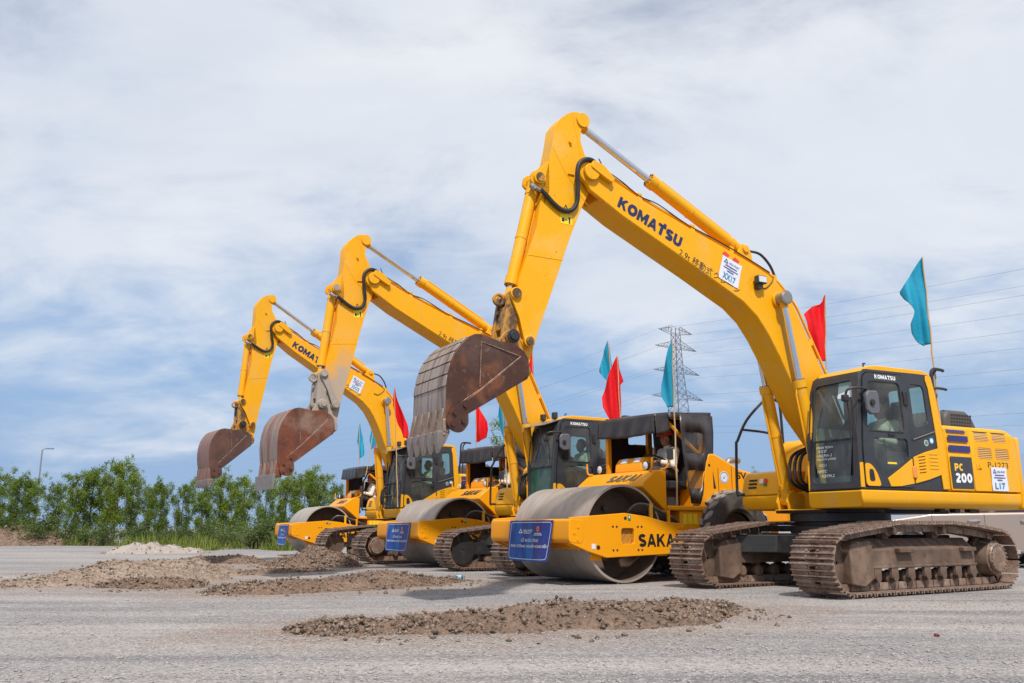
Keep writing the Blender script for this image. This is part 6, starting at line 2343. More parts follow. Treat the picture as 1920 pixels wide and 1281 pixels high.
def roller(idx, label, loc, u):
    ro = thing('road_roller', label, 'road roller', (loc[0], loc[1], 0), rad(u), 'orange road rollers between the excavators')
    R_ = 0.757

    def drum():
        mb = MB()
        w = 1.065
        mb.lathe([(R_ - 0.035, -w), (R_, -w + 0.004), (R_, w - 0.004), (R_ - 0.035, w)], (0, 0, R_), n=72)
        return mb.mesh('drum', smooth=30)
    dr = link('drum', cached('drum', drum), m_drum, ro)

    def inner():
        mb = MB()
        w = 1.065
        mb.lathe([(R_ - 0.035, w), (R_ - 0.036, 0.55), (0.22, 0.52), (0.20, 0.62), (0.0, 0.62)], (0, 0, R_), n=72)
        mb.lathe([(R_ - 0.035, -w), (R_ - 0.036, -0.55), (0.22, -0.52), (0.20, -0.62), (0.0, -0.62)], (0, 0, R_), n=72)
        for s in (-1, 1):
            mb.cyl((0, s * 0.6, R_), (0, s * 1.10, R_), 0.16, n=20)
        for i in range(8):
            a = 2 * math.pi * i / 8
            for s in (-1, 1):
                mb.cyl((0.4 * math.cos(a), s * 0.53, R_ + 0.4 * math.sin(a)), (0.4 * math.cos(a), s * 0.60, R_ + 0.4 * math.sin(a)), 0.05, n=10)
        return mb.mesh('drum_inner')
    link('drum_inner', cached('drum_inner', inner), m_drumin, dr)

    def yoke():
        mb = MB()
        outer = [(1.10, 0.99), (0.06, 1.065), (-0.35, 1.02), (-0.75, 0.935), (-1.16, 0.90), (-1.16, 0.44), (0.43, 0.39), (0.78, 0.49), (1.10, 0.61)]
        hole = rounded([(0.135, 0.595), (0.135, 0.83), (-0.115, 0.83), (-0.115, 0.595)], 0.04)

        def circ(x, z, r):
            return [(x + r * math.cos(t), z + r * math.sin(t)) for t in np.linspace(0, 2 * math.pi, 11)[:-1]]
        holes = [hole]
        for s in (1, -1):
            mb.holed(outer, holes, (lambda a, b, t, s=s: (a, s * (1.115 + t), b)), 0.0, 0.06)
        # rear cross beam and lower brackets
        mb.box(-1.17, -1.02, -1.112, 1.112, 0.46, 0.89)
        for s in (1, -1):
            mb.box(0.46, 0.66, s * 1.06 - .03, s * 1.06 + .03, 0.35, 0.45)
            mb.box(-0.85, -0.65, s * 1.08 - .02, s * 1.08 + .02, 0.40, 0.46)
        return mb.mesh('drum_frame')
    yk = link('drum_frame', cached('yoke', yoke), m_orange, ro, 0.008)

    def bar():
        mb = MB()
        mb.prism(rounded([(0.86, 0.96), (1.12, 0.975), (1.13, 0.66), (1.10, 0.62), (0.90, 0.60), (0.86, 0.66)], 0.05, 3), -1.18, 1.18)
        return mb.mesh('front_beam', smooth=40)
    link('front_beam', cached('front_bar', bar), m_orange, yk, 0.035, 3)

    def scraper():
        mb = MB()
        mb.box(0.80, 0.84, -1.0, 1.02, 0.515, 0.60)
        for y in (-0.95, 0.97):
            mb.prism([(0.80, 0.50), (1.06, 0.61), (0.90, 0.63), (0.80, 0.62)], y - 0.03, y + 0.03)
        return mb.mesh('scraper')
    link('scraper', cached('scraper', scraper), m_orange, yk, 0.006)

    for s in (1, -1):
        def innards():
            mb = MB()
            mb.cyl((0.0, s * 1.02, 0.71), (0.0, s * 1.112, 0.71), 0.15, n=16)
            mb.box(-0.14, 0.16, s * 1.06, s * 1.108, 0.56, 0.86)
            return mb.mesh('drive_motor')
        link('drive_motor', cached('drive_motor%d' % s, innards), m_greasy, yk)

    def bolts():
        mb = MB()
        for x, z in ((0.96, 0.85), (1.03, 0.76), (0.97, 0.66), (-1.03, 0.84), (-1.12, 0.84), (-1.03, 0.78), (-1.12, 0.78)):
            mb.lathe([(0.0, 1.19), (0.022, 1.188), (0.026, 1.174)], (x, 0, z), n=10)
        return mb.mesh('bolt_heads')
    link('bolt_heads', cached('yoke_bolts', bolts), m_orange, yk)

    def bores():
        mb = MB()
        pts = [(0.055, 0.985, 0.028), (0.585, 0.545, 0.035)]
        for x in (0.30, 0.225, -0.19, -0.265):
            pts += [(x, 0.855, 0.018), (x, 0.50, 0.018)]
        for x, z, r in pts:
            mb.cyl((x, 1.17, z), (x, 1.1775, z), r, n=12)
        return mb.mesh('bolt_holes')
    tag(link('bolt_holes', cached('yoke_bores', bores), m_black, yk), kind='stuff')
    plate(m_gprint, yk, 'sticker', [(0.005, 1.1762, 0.945), (-0.05, 1.1762, 0.945), (-0.05, 1.1762, 1.035), (0.005, 1.1762, 1.035)], 0.002)
    plate(m_white, yk, 'sticker', [(-0.012, 1.1785, 0.985), (-0.032, 1.1785, 0.985), (-0.032, 1.1785, 1.025), (-0.012, 1.1785, 1.025)], 0.001)
    plate(m_paper, yk, 'sticker', [(0.71, 1.1762, 0.525), (0.64, 1.1762, 0.525), (0.64, 1.1762, 0.60), (0.71, 1.1762, 0.60)], 0.002)
    block_text('SAKAI', m_text_black, yk, (-0.195, 1.1775, 0.545), (-1, 0, 0), (0, 0, 1), 0.82, 0.20, 0.25, nrm=(0, 1, 0))

    def hoses():
        mb = MB()
        for k in range(4):
            y = 1.00 - 0.035 * k
            mb.tube([(-0.14 - 0.03 * k, y - 0.06, 0.98 + 0.01 * k), (-0.15 - 0.03 * k, y, 1.10 - 0.012 * k), (-0.26 - .02 * k, y + .06, 1.20 - 0.035 * k), (-0.46, y + .08, 1.20 - 0.035 * k), (-0.74, y + .07, 1.11 - 0.035 * k), (-1.00, y + .03, 1.02 - 0.035 * k), (-1.26, y - 0.12, 0.95 - 0.03 * k)], 0.024, 8, 5)
        return mb.mesh('hose')
    link('hose', cached('yoke_hoses', hoses), material('highlight grey hose', (0.085, 0.075, 0.065), 0.42, layers=((8, (0.16, 0.14, 0.12), 0.5, 0.7, 0.7),)), yk)  # hose colour greyed to paint in light highlights

    def clamps():
        mb = MB()
        mb.box(-0.56, -0.50, 1.075, 1.112, 0.98, 1.22)
        return mb.mesh('hose_clamp')
    link('hose_clamp', cached('clamps0', clamps), m_worn, yk, 0.004)

    def clamps():
        mb = MB()
        mb.box(-0.92, -0.87, 1.075, 1.112, 0.90, 1.12)
        mb.box(-0.92, -0.87, 0.90, 1.09, 1.09, 1.12)
        return mb.mesh('hose_clamp')
    link('hose_clamp', cached('clamps', clamps), m_orange, yk, 0.004)
    banner(ro)

    # ---------------- tractor: articulation, floor, cowl
    def chassis():
        mb = MB()
        mb.box(-1.55, -1.10, -0.35, 0.35, 0.45, 0.95)
        mb.box(-1.95, -1.30, -0.92, 0.92, 0.70, 1.12)
        mb.box(-4.05, -1.9, -0.52, 0.52, 0.55, 1.10)
        mb.box(-1.95, -1.02, -0.95, 0.96, 1.12, 1.20)
        return mb.mesh('chassis')
    ch = link('chassis', cached('chassis', chassis), m_orange, ro, 0.02)

    def lowdark():
        mb = MB()
        mb.cyl((-1.25, 0, 0.35), (-1.25, 0, 0.98), 0.16, n=14)
        mb.box(-3.9, -2.1, -0.45, 0.45, 0.40, 0.56)
        mb.cyl((-2.47, -0.9, 0.73), (-2.47, 0.9, 0.73), 0.14, n=14)
        return mb.mesh('axle')
    link('axle', cached('rl_axle', lowdark), m_blackpaint, ch)
    for k in range(3):
        plate(m_yprint, ch, 'sticker', [(-1.36 - 0.115 * k, 0.9215, 0.90), (-1.45 - 0.115 * k, 0.9215, 0.90), (-1.45 - 0.115 * k, 0.9215, 1.07), (-1.36 - 0.115 * k, 0.9215, 1.07)], 0.002)

    def cowl():
        mb = MB()
        mb.prism([(-0.50, 1.50), (-0.53, 1.57), (-0.80, 1.775), (-1.02, 1.79), (-1.02, 1.10), (-0.97, 1.12)], -0.93, 0.93)
        return mb.mesh('cowl')
    cw = link('cowl', cached('cowl', cowl), m_orange, ro, 0.02, 3)
    sl = Vector((-0.27, 0, 0.205)).normalized()
    q = Vector((-0.565, -0.26, 1.602)) + Vector((0.205, 0, 0.27)).normalized() * 0.004
    block_text('SAKAI', m_text_grey if idx == 0 else m_text_black, cw, q + Vector((0, 0.10, 0)), (0, 1, 0), sl, 0.80, 0.19, 0.25, shear=0.35, nrm=(0.205, 0, 0.27))

    for y in (-0.80, 0.80):
        mb = MB()
        mb.tube([(-0.78, y, 1.78), (-0.74, y * 1.12, 1.80), (-0.74, y * 1.14, 1.98)], 0.016, 6, 3)
        mb.build('guard_rail', m_orange, cw)

    for y in (-0.62, 0.66):
        mb = MB()
        mb.cyl((-0.92, y, 1.86), (-0.80, y, 1.86), 0.05, 0.075, n=16)
        mb.box(-0.90, -0.84, y - 0.02, y + 0.02, 1.77, 1.83)
        hl = mb.build('headlamp', m_black, cw)
        mb = MB()
        mb.lathe([(0.068, 0.0), (0.05, 0.012), (0.0, 0.018)], (-0.80, y, 1.86), axis='x', n=16)
        mb.build('lens', m_lamp, hl)

    def console():
        mb = MB()
        mb.prism([(-0.98, 1.78), (-1.00, 1.93), (-1.08, 2.04), (-1.26, 2.06), (-1.32, 1.98), (-1.30, 1.85), (-1.18, 1.78)], -0.42, 0.32)
        return mb.mesh('console')
    co = link('console', cached('rl_console', console), m_orange, ro, 0.03, 3)
    for y in (-0.28, 0.08):
        plate(m_paper, co, 'console_label', [(-1.015, y, 1.955), (-1.015, y + 0.17, 1.955), (-1.07, y + 0.17, 2.03), (-1.07, y, 2.03)], 0.008)

    def wheel():
        mb = MB()
        c = Vector((-1.36, 0.26, 2.02))
        ax = Vector((-0.35, 0, 1)).normalized()
        u_ = ax.orthogonal().normalized()
        w_ = ax.cross(u_)
        mb.tube([c + (u_ * math.cos(t) + w_ * math.sin(t)) * 0.19 for t in np.linspace(0, 2 * math.pi, 25)], 0.015, 6)
        for t in (0.5, 2.6, 4.7):
            mb.tube([c, c + (u_ * math.cos(t) + w_ * math.sin(t)) * 0.19], 0.010, 6)
        mb.tube([c, c - ax * 0.25 + Vector((0.1, 0, 0))], 0.03, 8)
        return mb.mesh('steering_wheel')
    link('steering_wheel', cached('rl_wheel', wheel), m_black, co)

    def mirror():
        mb = MB()
        mb.prism(rounded([(-1.00, 1.95), (-1.00, 2.14), (-1.12, 2.14), (-1.12, 1.95)], .02), 0.98, 1.02)
        return mb.mesh('mirror')
    mi = link('mirror', cached('rl_mirror', mirror), m_dark, cw, 0.008)
    mb = MB()
    mb.tube([(-0.93, 0.90, 1.79), (-1.02, 0.96, 1.83), (-1.06, 0.97, 1.97)], 0.016, 6, 3)
    mb.build('mirror_arm', m_orange, mi)

    def seat():
        mb = MB()
        mb.box(-1.86, -1.40, 0.03, 0.51, 1.50, 1.64)
        mb.prism([(-1.86, 1.55), (-1.95, 2.10), (-1.86, 2.14), (-1.76, 1.62)], 0.04, 0.50)
        mb.box(-1.78, -1.45, 0.14, 0.40, 1.20, 1.52)
        return mb.mesh('seat')
    link('seat', cached('rl_seat', seat), m_seat, ro, 0.03, 3)

    # ---------------- rear body
    def rear():
        mb = MB()
        mb.prism([(-1.76, 1.12), (-1.95, 1.95), (-2.02, 2.10), (-2.16, 2.10), (-2.80, 1.84), (-3.95, 1.66), (-4.15, 1.45), (-4.18, 0.95), (-3.3, 0.92), (-3.1, 1.40), (-2.1, 1.40), (-1.82, 1.02)], -0.90, 0.90)
        return mb.mesh('engine_hood')
    rh = link('engine_hood', cached('rl_hood', rear), m_orange, ro, 0.03, 3)
    lettering('SV', m_text_black, rh, (-2.66, 0.9015, 1.68), (-1, 0, 0), (0, 0, 1), 0.24, 0.12, bold=0.03)
    mb = MB()
    mb.cyl((-2.36, 0.899, 1.70), (-2.36, 0.903, 1.70), 0.105, n=22)
    sk = mb.build('round_sticker', m_paper, rh)
    mb = MB()
    mb.lathe([(0.095, 0.9045), (0.083, 0.9045)], (-2.36, 0, 1.70), n=22)
    mb.add([(-2.33, 0.9045, 1.70), (-2.35, 0.9045, 1.67), (-2.41, 0.9045, 1.74), (-2.36, 0.9045, 1.70)], [(0, 1, 2, 3)])
    mb.build('sticker_mark', m_paperblue, sk, smooth=0, recalc=False)

    def lines():
        mb = MB()
        mb.box(-2.225, -2.215, 0.8995, 0.9025, 1.42, 1.85)
        mb.box(-2.545, -2.535, 0.8995, 0.9025, 1.42, 1.90)
        mb.prism([(-2.10, 1.50), (-2.10, 1.80), (-2.16, 1.50)], 0.8995, 0.9025)
        mb.cyl((-2.02, 0.895, 1.90), (-2.02, 0.908, 1.90), 0.022, n=10)
        mb.cyl((-1.90, 0.895, 1.25), (-1.90, 0.908, 1.25), 0.022, n=10)
        return mb.mesh('panel_gap')
    link('panel_gap', cached('rl_lines', lines), m_black, rh)
    mb = MB()
    mb.tube([(-3.0, 0.35, 1.75), (-3.0, 0.35, 2.0), (-3.1, 0.35, 2.06), (-3.28, 0.35, 2.06)], 0.06, 12, 4)
    mb.build('exhaust', m_steel, rh)
    for s in (1, -1):
        w = link('rear_wheel', cached('tyre', tyre_mesh), m_tyre, ro)
        w.location = (-2.44, s * 0.82, 0.745)
        link('tread', cached('tread', tread_mesh), m_tread, w)

        def rim():
            mb = MB()
            mb.lathe([(0.37, 0.20), (0.34, 0.22), (0.30, 0.12), (0.10, 0.10), (0.09, 0.16), (0.0, 0.16)], n=24)
            mb.lathe([(0.37, -0.20), (0.34, -0.22), (0.30, -0.12), (0.10, -0.10), (0.0, -0.10)], n=24)
            return mb.mesh('rim')
        link('rim', cached('rl_rim', rim), m_frame, w)

    # ---------------- canopy posts and tarpaulin
    def posts():
        mb = MB()
        for y in (-0.70, 0.72):
            mb.box(-2.06, -1.98, y - 0.04, y + 0.04, 2.0, 2.73)
        mb.box(-1.10, -1.02, -0.72, -0.64, 1.75, 2.70)
        mb.tube([(-1.20, 0.70, 2.70), (-1.55, 0.72, 2.40), (-1.95, 0.72, 2.1)], 0.035, 6)
        mb.box(-2.06, -1.06, -0.73, -0.67, 2.68, 2.74)
        mb.box(-2.06, -1.06, 0.68, 0.74, 2.68, 2.74)
        mb.box(-1.30, -1.22, -0.66, 0.66, 2.68, 2.73)
        return mb.mesh('canopy_post')
    link('canopy_post', cached('posts', posts), m_orange, ro, 0.008)

    def tarp():
        """roof sheet with hanging valance, draped back curtain"""
        mb = MB()
        x0, x1, y0, y1 = -2.20, -0.92, -0.78, 0.80
        n, m = 18, 14

        def roofz(x, y):
            return 2.83 + 0.03 * math.sin(2.2 * x + 1.2 * y) - 0.035 * abs(y) ** 3 - 0.16 * max(0, x + 1.25)
        g = [[(x0 + (x1 - x0) * i / n, y0 + (y1 - y0) * j / m) for j in range(m + 1)] for i in range(n + 1)]
        vs, fs = [], []
        for i in range(n + 1):
            for j in range(m + 1):
                x, y = g[i][j]
                vs.append((x, y, roofz(x, y)))
        for i in range(n):
            for j in range(m):
                a = i * (m + 1) + j
                fs.append((a, a + m + 1, a + m + 2, a + 1))
        mb.add(vs, fs)

        def skirt(path, drop, wav=0.02):
            # path list of (x, y, out-normal), drop function of s
            vs, fs = [], []
            k = 7
            for s, (x, y, nx, ny) in enumerate(path):
                for r in range(k + 1):
                    t = r / k
                    w = wav * t * math.sin(s * 1.25 + 2 * t) + 0.02 * t
                    vs.append((x + nx * w, y + ny * w, roofz(x, y) - drop(s / (len(path) - 1)) * t))
            for s in range(len(path) - 1):
                for r in range(k):
                    a = s * (k + 1) + r
                    fs.append((a, a + k + 1, a + k + 2, a + 1))
            mb.add(vs, fs)
        N_ = 22
        skirt([(x1, y0 + (y1 - y0) * i / N_, 1, 0) for i in range(N_ + 1)], lambda s: 0.33 + 0.04 * math.sin(3 * s))
        skirt([(x1 - (x1 + 1.24) * i / 8, y1, 0, 1) for i in range(9)], lambda s: 0.37 * (1 - 0.1 * s))
        skirt([(-1.20 + (x0 + 1.20) * i / 8, y1, 0, 1) for i in range(9)], lambda s: 0.10)
        skirt([(x0, y0 + (y1 - y0) * i / N_, -1, 0) for i in range(N_ + 1)], lambda s: 0.78)
        mb.holed([(-1.10, 1.55), (-1.10, 2.81), (-1.65, 2.83), (-2.19, 2.80), (-2.17, 1.9), (-1.95, 1.5)], [rounded([(-1.62, 2.37), (-1.62, 2.61), (-2.10, 2.62), (-2.10, 2.38)], .03)], lambda a, b, t: (a, y0 - 0.012 + 0.01 * math.sin(5 * a + 3 * b) + t, b), -0.002, 0.002)
        return mb.mesh('tarpaulin', recalc=False, smooth=50)
    tp = link('tarpaulin', cached('tarp', tarp), m_tarp, ro)
    so = tp.modifiers.new('thick', 'SOLIDIFY')
    so.thickness = 0.006

    if idx in (0, 1):
        def curtain():
            """near side curtain drawn back and narrowing towards the floor"""
            mb = MB()
            rows = [(2.76, -1.42, -2.18), (2.45, -1.44, -2.19), (2.10, -1.46, -2.16), (1.80, -1.50, -2.07), (1.50, -1.55, -1.94), (1.24, -1.58, -1.80)]
            k = 12
            vs, fs = [], []
            for z, xa, xb in rows:
                for i in range(k + 1):
                    t = i / k
                    vs.append((xa + (xb - xa) * t, 0.865 + 0.012 * math.sin(t * 13 + z * 2) + 0.03 * (2.76 - z) * 0.5, z))
            for j in range(len(rows) - 1):
                for i in range(k):
                    a = j * (k + 1) + i
                    # leave the clear vinyl windows out
                    if (j in (1,) and 1 <= i <= 7) or (j in (3,) and 1 <= i <= 8):
                        continue
                    fs.append((a, a + 1, a + k + 2, a + k + 1))
            mb.add(vs, fs)
            return mb.mesh('curtain', recalc=False, smooth=60)
        cu = link('curtain', cached('curtain', curtain), m_tarp, tp)
        so = cu.modifiers.new('thick', 'SOLIDIFY')
        so.thickness = 0.005

        for xa, xb, za, zb_ in ((-1.50, -1.96, 2.11, 2.45), (-1.54, -2.0, 1.51, 1.80)):
            mb = MB()
            mb.add([(xa, 0.872, za), (xb, 0.872, za), (xb, 0.868, zb_), (xa, 0.868, zb_)], [(0, 1, 2, 3)])
            mb.build('vinyl_window', m_vinyl, tp, smooth=0, recalc=False)
    if idx == 1:
        mb = MB()
        mb.lathe([(0.08, 0), (0.08, .03), (0.06, 0.10), (0.0, 0.12)], (-0.85, -0.72, 1.80), axis='z', n=14)
        mb.build('beacon', m_beacon, ro)
    return ro


# ------------------------------------------------------------------ people
def capsule(mb, a, b, ra, rb, n=14):
    a, b = Vector(a), Vector(b)
    mb.cyl(a, b, ra, rb, n)
    for c, r in ((a, ra), (b, rb)):
        ball(mb, c, (r, r, r), n, 8)


def ball(mb, c, r, n=16, m=10, M=None):
    vs, fs = [], []
    for j in range(1, m):
        p = math.pi * j / m
        for i in range(n):
            t = 2 * math.pi * i / n
            v = Vector((r[0] * math.sin(p) * math.cos(t), r[1] * math.sin(p) * math.sin(t), r[2] * math.cos(p)))
            if M is not None:
                v = M @ v
            vs.append(Vector(c) + v)
    top, bot = Vector((0, 0, r[2])), Vector((0, 0, -r[2]))
    if M is not None:
        top, bot = M @ top, M @ bot
    vs += [Vector(c) + top, Vector(c) + bot]
    for j in range(m - 2):
        for i in range(n):
            k = (i + 1) % n
            fs.append((j * n + i, (j + 1) * n + i, (j + 1) * n + k, j * n + k))
    T, B = len(vs) - 2, len(vs) - 1
    for i in range(n):
        k = (i + 1) % n
        fs.append((T, i, k))
        fs.append((B, (m - 2) * n + k, (m - 2) * n + i))
    mb.add(vs, fs)


def fused(mb, name, voxel, smooth=2):
    """melt overlapping volumes into one continuous skin"""
    me = mb.mesh(name, smooth=0)
    o = bpy.data.objects.new(name, me)
    COL.objects.link(o)
    r = o.modifiers.new('r', 'REMESH')
    r.mode = 'VOXEL'
    r.voxel_size = voxel
    s = o.modifiers.new('s', 'SMOOTH')
    s.iterations = smooth
    s.factor = 0.5
    dg = bpy.context.evaluated_depsgraph_get()
    out = bpy.data.meshes.new_from_object(o.evaluated_get(dg))
    out.name = name
    bpy.data.objects.remove(o)
    bpy.data.meshes.remove(me)
    out.polygons.foreach_set('use_smooth', [True] * len(out.polygons))
    return out


JOINT = {}
for s_, t_ in (('l', 1), ('r', -1)):
    JOINT['sh' + s_] = Vector((0.0, 0.185 * t_, 0.475))
    JOINT['el' + s_] = Vector((0.10, 0.235 * t_, 0.22))
    JOINT['wr' + s_] = Vector((0.33, 0.17 * t_, 0.27))
    JOINT['hp' + s_] = Vector((0.02, 0.09 * t_, 0.09))
    JOINT['kn' + s_] = Vector((0.43, 0.13 * t_, 0.13))
    JOINT['an' + s_] = Vector((0.47, 0.12 * t_, -0.27))


def person_body():
    J = JOINT
    mb = MB()
    ball(mb, (0.0, 0, 0.12), (0.13, 0.16, 0.13))
    ball(mb, (0.0, 0, 0.28), (0.11, 0.145, 0.16))
    ball(mb, (0.0, 0, 0.42), (0.115, 0.17, 0.13))
    capsule(mb, (0.0, 0, 0.48), (0.035, 0, 0.60), 0.062, 0.056)
    hc = Vector((0.055, 0, 0.70))
    ball(mb, hc + Vector((-0.012, 0, 0.02)), (0.098, 0.078, 0.105))     # skull
    ball(mb, hc + Vector((0.035, 0, -0.045)), (0.062, 0.060, 0.080))    # face
    ball(mb, hc + Vector((0.060, 0, -0.100)), (0.028, 0.030, 0.022))    # chin
    capsule(mb, hc + Vector((0.090, 0, 0.010)), hc + Vector((0.112, 0, -0.030)), 0.010, 0.016, 8)   # nose
    ball(mb, hc + Vector((0.088, 0, -0.068)), (0.014, 0.026, 0.012), 10, 6)                          # mouth
    for t in (1, -1):
        ball(mb, hc + Vector((-0.005, 0.080 * t, -0.012)), (0.020, 0.012, 0.032), 8, 6)              # ears
        ball(mb, hc + Vector((0.082, 0.030 * t, 0.022)), (0.016, 0.022, 0.010), 8, 6)                # brows
    for s, t in (('l', 1), ('r', -1)):
        capsule(mb, J['sh' + s], J['el' + s], 0.050, 0.040)
        capsule(mb, J['el' + s], J['wr' + s], 0.040, 0.027)
        w = J['wr' + s]
        d = (w - J['el' + s]).normalized()
        palm = w + d * 0.05
        ball(mb, palm, (0.050, 0.038, 0.020))
        for k in range(4):
            yk = (k - 1.5) * 0.019
            ln = (0.036, 0.042, 0.039, 0.030)[k]
            b0 = palm + Vector((0.040, yk, 0.004))
            b1 = b0 + Vector((ln, 0, 0.004))
            b2 = b1 + Vector((ln * 0.45, 0, -ln * 0.75))
            b3 = b2 + Vector((-ln * 0.35, 0, -ln * 0.45))
            for a, b, r in ((b0, b1, 0.0095), (b1, b2, 0.0088), (b2, b3, 0.0080)):
                capsule(mb, a, b, r, r, 8)
        th = palm + Vector((-0.010, -0.030 * t, -0.004))
        capsule(mb, th, th + Vector((0.032, -0.020 * t, -0.014)), 0.0115, 0.010, 8)
        capsule(mb, th + Vector((0.032, -0.020 * t, -0.014)), th + Vector((0.058, -0.010 * t, -0.026)), 0.010, 0.009, 8)
        capsule(mb, J['hp' + s], J['kn' + s], 0.080, 0.055)
        capsule(mb, J['kn' + s], J['an' + s], 0.054, 0.036)
        capsule(mb, J['an' + s] + Vector((-0.02, 0, -0.05)), J['an' + s] + Vector((0.14, 0, -0.065)), 0.036, 0.030)
    return fused(mb, 'person_body', 0.0075, 1)


def person_shirt():
    J = JOINT
    mb = MB()
    ball(mb, (0.0, 0, 0.13), (0.150, 0.180, 0.10))
    ball(mb, (0.01, 0, 0.27), (0.135, 0.168, 0.18))
    ball(mb, (0.0, 0, 0.41), (0.138, 0.192, 0.135))
    capsule(mb, (0.0, 0, 0.49), (0.018, 0, 0.545), 0.085, 0.070)
    for s in 'lr':
        capsule(mb, (0, J['sh' + s].y * 0.6, 0.47), J['sh' + s], 0.085, 0.072)
        capsule(mb, J['sh' + s], J['el' + s], 0.070, 0.060)
        capsule(mb, J['el' + s], J['el' + s] + (J['wr' + s] - J['el' + s]) * 0.88, 0.060, 0.046)
    return fused(mb, 'shirt', 0.012, 2)


def person_trousers():
    J = JOINT
    mb = MB()
    ball(mb, (0.0, 0, 0.10), (0.145, 0.175, 0.105))
    for s in 'lr':
        capsule(mb, J['hp' + s], J['kn' + s], 0.098, 0.074)
        capsule(mb, J['kn' + s], J['an' + s] + Vector((0, 0, -0.01)), 0.074, 0.058)
    return fused(mb, 'trousers', 0.012, 2)


def person_shoes():
    mb = MB()
    for s in 'lr':
        a = JOINT['an' + s]
        capsule(mb, a + Vector((-0.03, 0, -0.06)), a + Vector((0.15, 0, -0.075)), 0.050, 0.040)
    return fused(mb, 'shoes', 0.010, 2)


def person(label, machine, off, shirt, helmet, turn=0.0, scale=1.0):
    p = bpy.data.objects.new('person', cached('p_body', person_body))
    COL.objects.link(p)
    if not p.data.materials:
        p.data.materials.append(m_skin)
    tag(p, label, 'person', 'machine operators in their seats')
    p.matrix_world = Matrix.Translation(machine.location) @ Matrix.Rotation(machine.rotation_euler.z, 4, 'Z') @ Matrix.Translation(off) @ Matrix.Rotation(turn, 4, 'Z') @ Matrix.Scale(scale, 4)
    sm = cached('p_shirt', person_shirt)
    sh = link('shirt', sm.copy(), shirt, p)
    link('trousers', cached('p_trousers', person_trousers), m_trousers, p)
    link('shoes', cached('p_shoes', person_shoes), m_shoe, p)

    def hair():
        mb = MB()
        vs, fs = [], []
        ball(mb, (0.036, 0, 0.732), (0.108, 0.088, 0.108), 18, 12)
        m2 = MB()
        keep = [i for i, v in enumerate(mb.v) if not (v[0] > 0.085 and v[2] < 0.775) and v[2] > 0.655]
        idx_ = {k: i for i, k in enumerate(keep)}
        m2.add([mb.v[k] for k in keep], [tuple(idx_[i] for i in f) for f in mb.f if all(i in idx_ for i in f)])
        return m2.mesh('hair', smooth=60)
    link('hair', cached('p_hair', hair), m_hair, p)

    def eyes():
        mb = MB()
        for t in (1, -1):
            ball(mb, (0.055 + 0.080, 0.030 * t, 0.706), (0.010, 0.014, 0.008), 8, 6)
        return mb.mesh('eyes', smooth=60)
    link('eyes', cached('p_eyes', eyes), m_hair, p)
    if helmet:
        def hel():
            mb = MB()
            mb.lathe([(0.150, 0.0), (0.128, 0.012), (0.124, 0.04), (0.112, 0.085), (0.080, 0.118), (0.04, 0.132), (0.0, 0.135)], (0.043, 0, 0.742), axis='z', n=22)
            mb.box(0.13, 0.215, -0.07, 0.07, 0.738, 0.748)
            mb.tube([(-0.06, 0, 0.80), (-0.02, 0, 0.86), (0.04, 0, 0.885), (0.10, 0, 0.865), (0.15, 0, 0.80)], 0.012, 6, 3)
            return mb.mesh('helmet')
        link('helmet', cached('p_helmet', hel), m_helmet, p)
        mb = MB()
    return p


# ------------------------------------------------------------------ placing the machines
ex1 = excavator(0, 'nearest yellow excavator with a dark rusty toothed bucket and P-1273 on its side', (4.825, 13.214), 208.0, 0.0, 0.0, 0.0, rad(4.9), False)
ex2 = excavator(1, 'middle yellow excavator with an orange rust bucket and flat edge plate', (0.906, 18.703), 213.1, rad(0.5), rad(-7.3), 0.0, rad(0.5), False)
ex3 = excavator(2, 'farthest yellow excavator with a brown bucket and a black guard on its cab', (-2.784, 24.428), 215.2, rad(5.4), rad(-15.1), 0.0, rad(2.0), True)
rl1 = roller(0, 'nearest orange road roller, beside the tracks of the nearest excavator', (1.21, 15.05), 211.0)
rl2 = roller(1, 'middle orange road roller between the middle and farthest excavators', (-1.667, 21.165), 210.6)
rl3 = roller(2, 'farthest orange road roller at the left end of the row', (-6.128, 28.553), 206.5)
build_car()

person('operator in a cream shirt and orange helmet on the nearest road roller', rl1, (-1.60, 0.34, 1.68), m_cream, True)
person('operator in a cream shirt and orange helmet on the middle road roller', rl2, (-1.60, 0.34, 1.68), m_cream, True)
person('operator in a cream shirt and orange helmet on the farthest road roller', rl3, (-1.60, 0.34, 1.68), m_cream, True)
person('operator in a white shirt behind the glass of the nearest excavator cab', ex1, (-0.14, 0.79, 1.79), m_cream, False)
person('operator in a pale shirt behind the glass of the middle excavator cab', ex2, (-0.14, 0.79, 1.79), m_greenshirt, False)
person('operator in a pale green shirt in the farthest excavator cab', ex3, (-0.14, 0.79, 1.79), m_greenshirt, False)


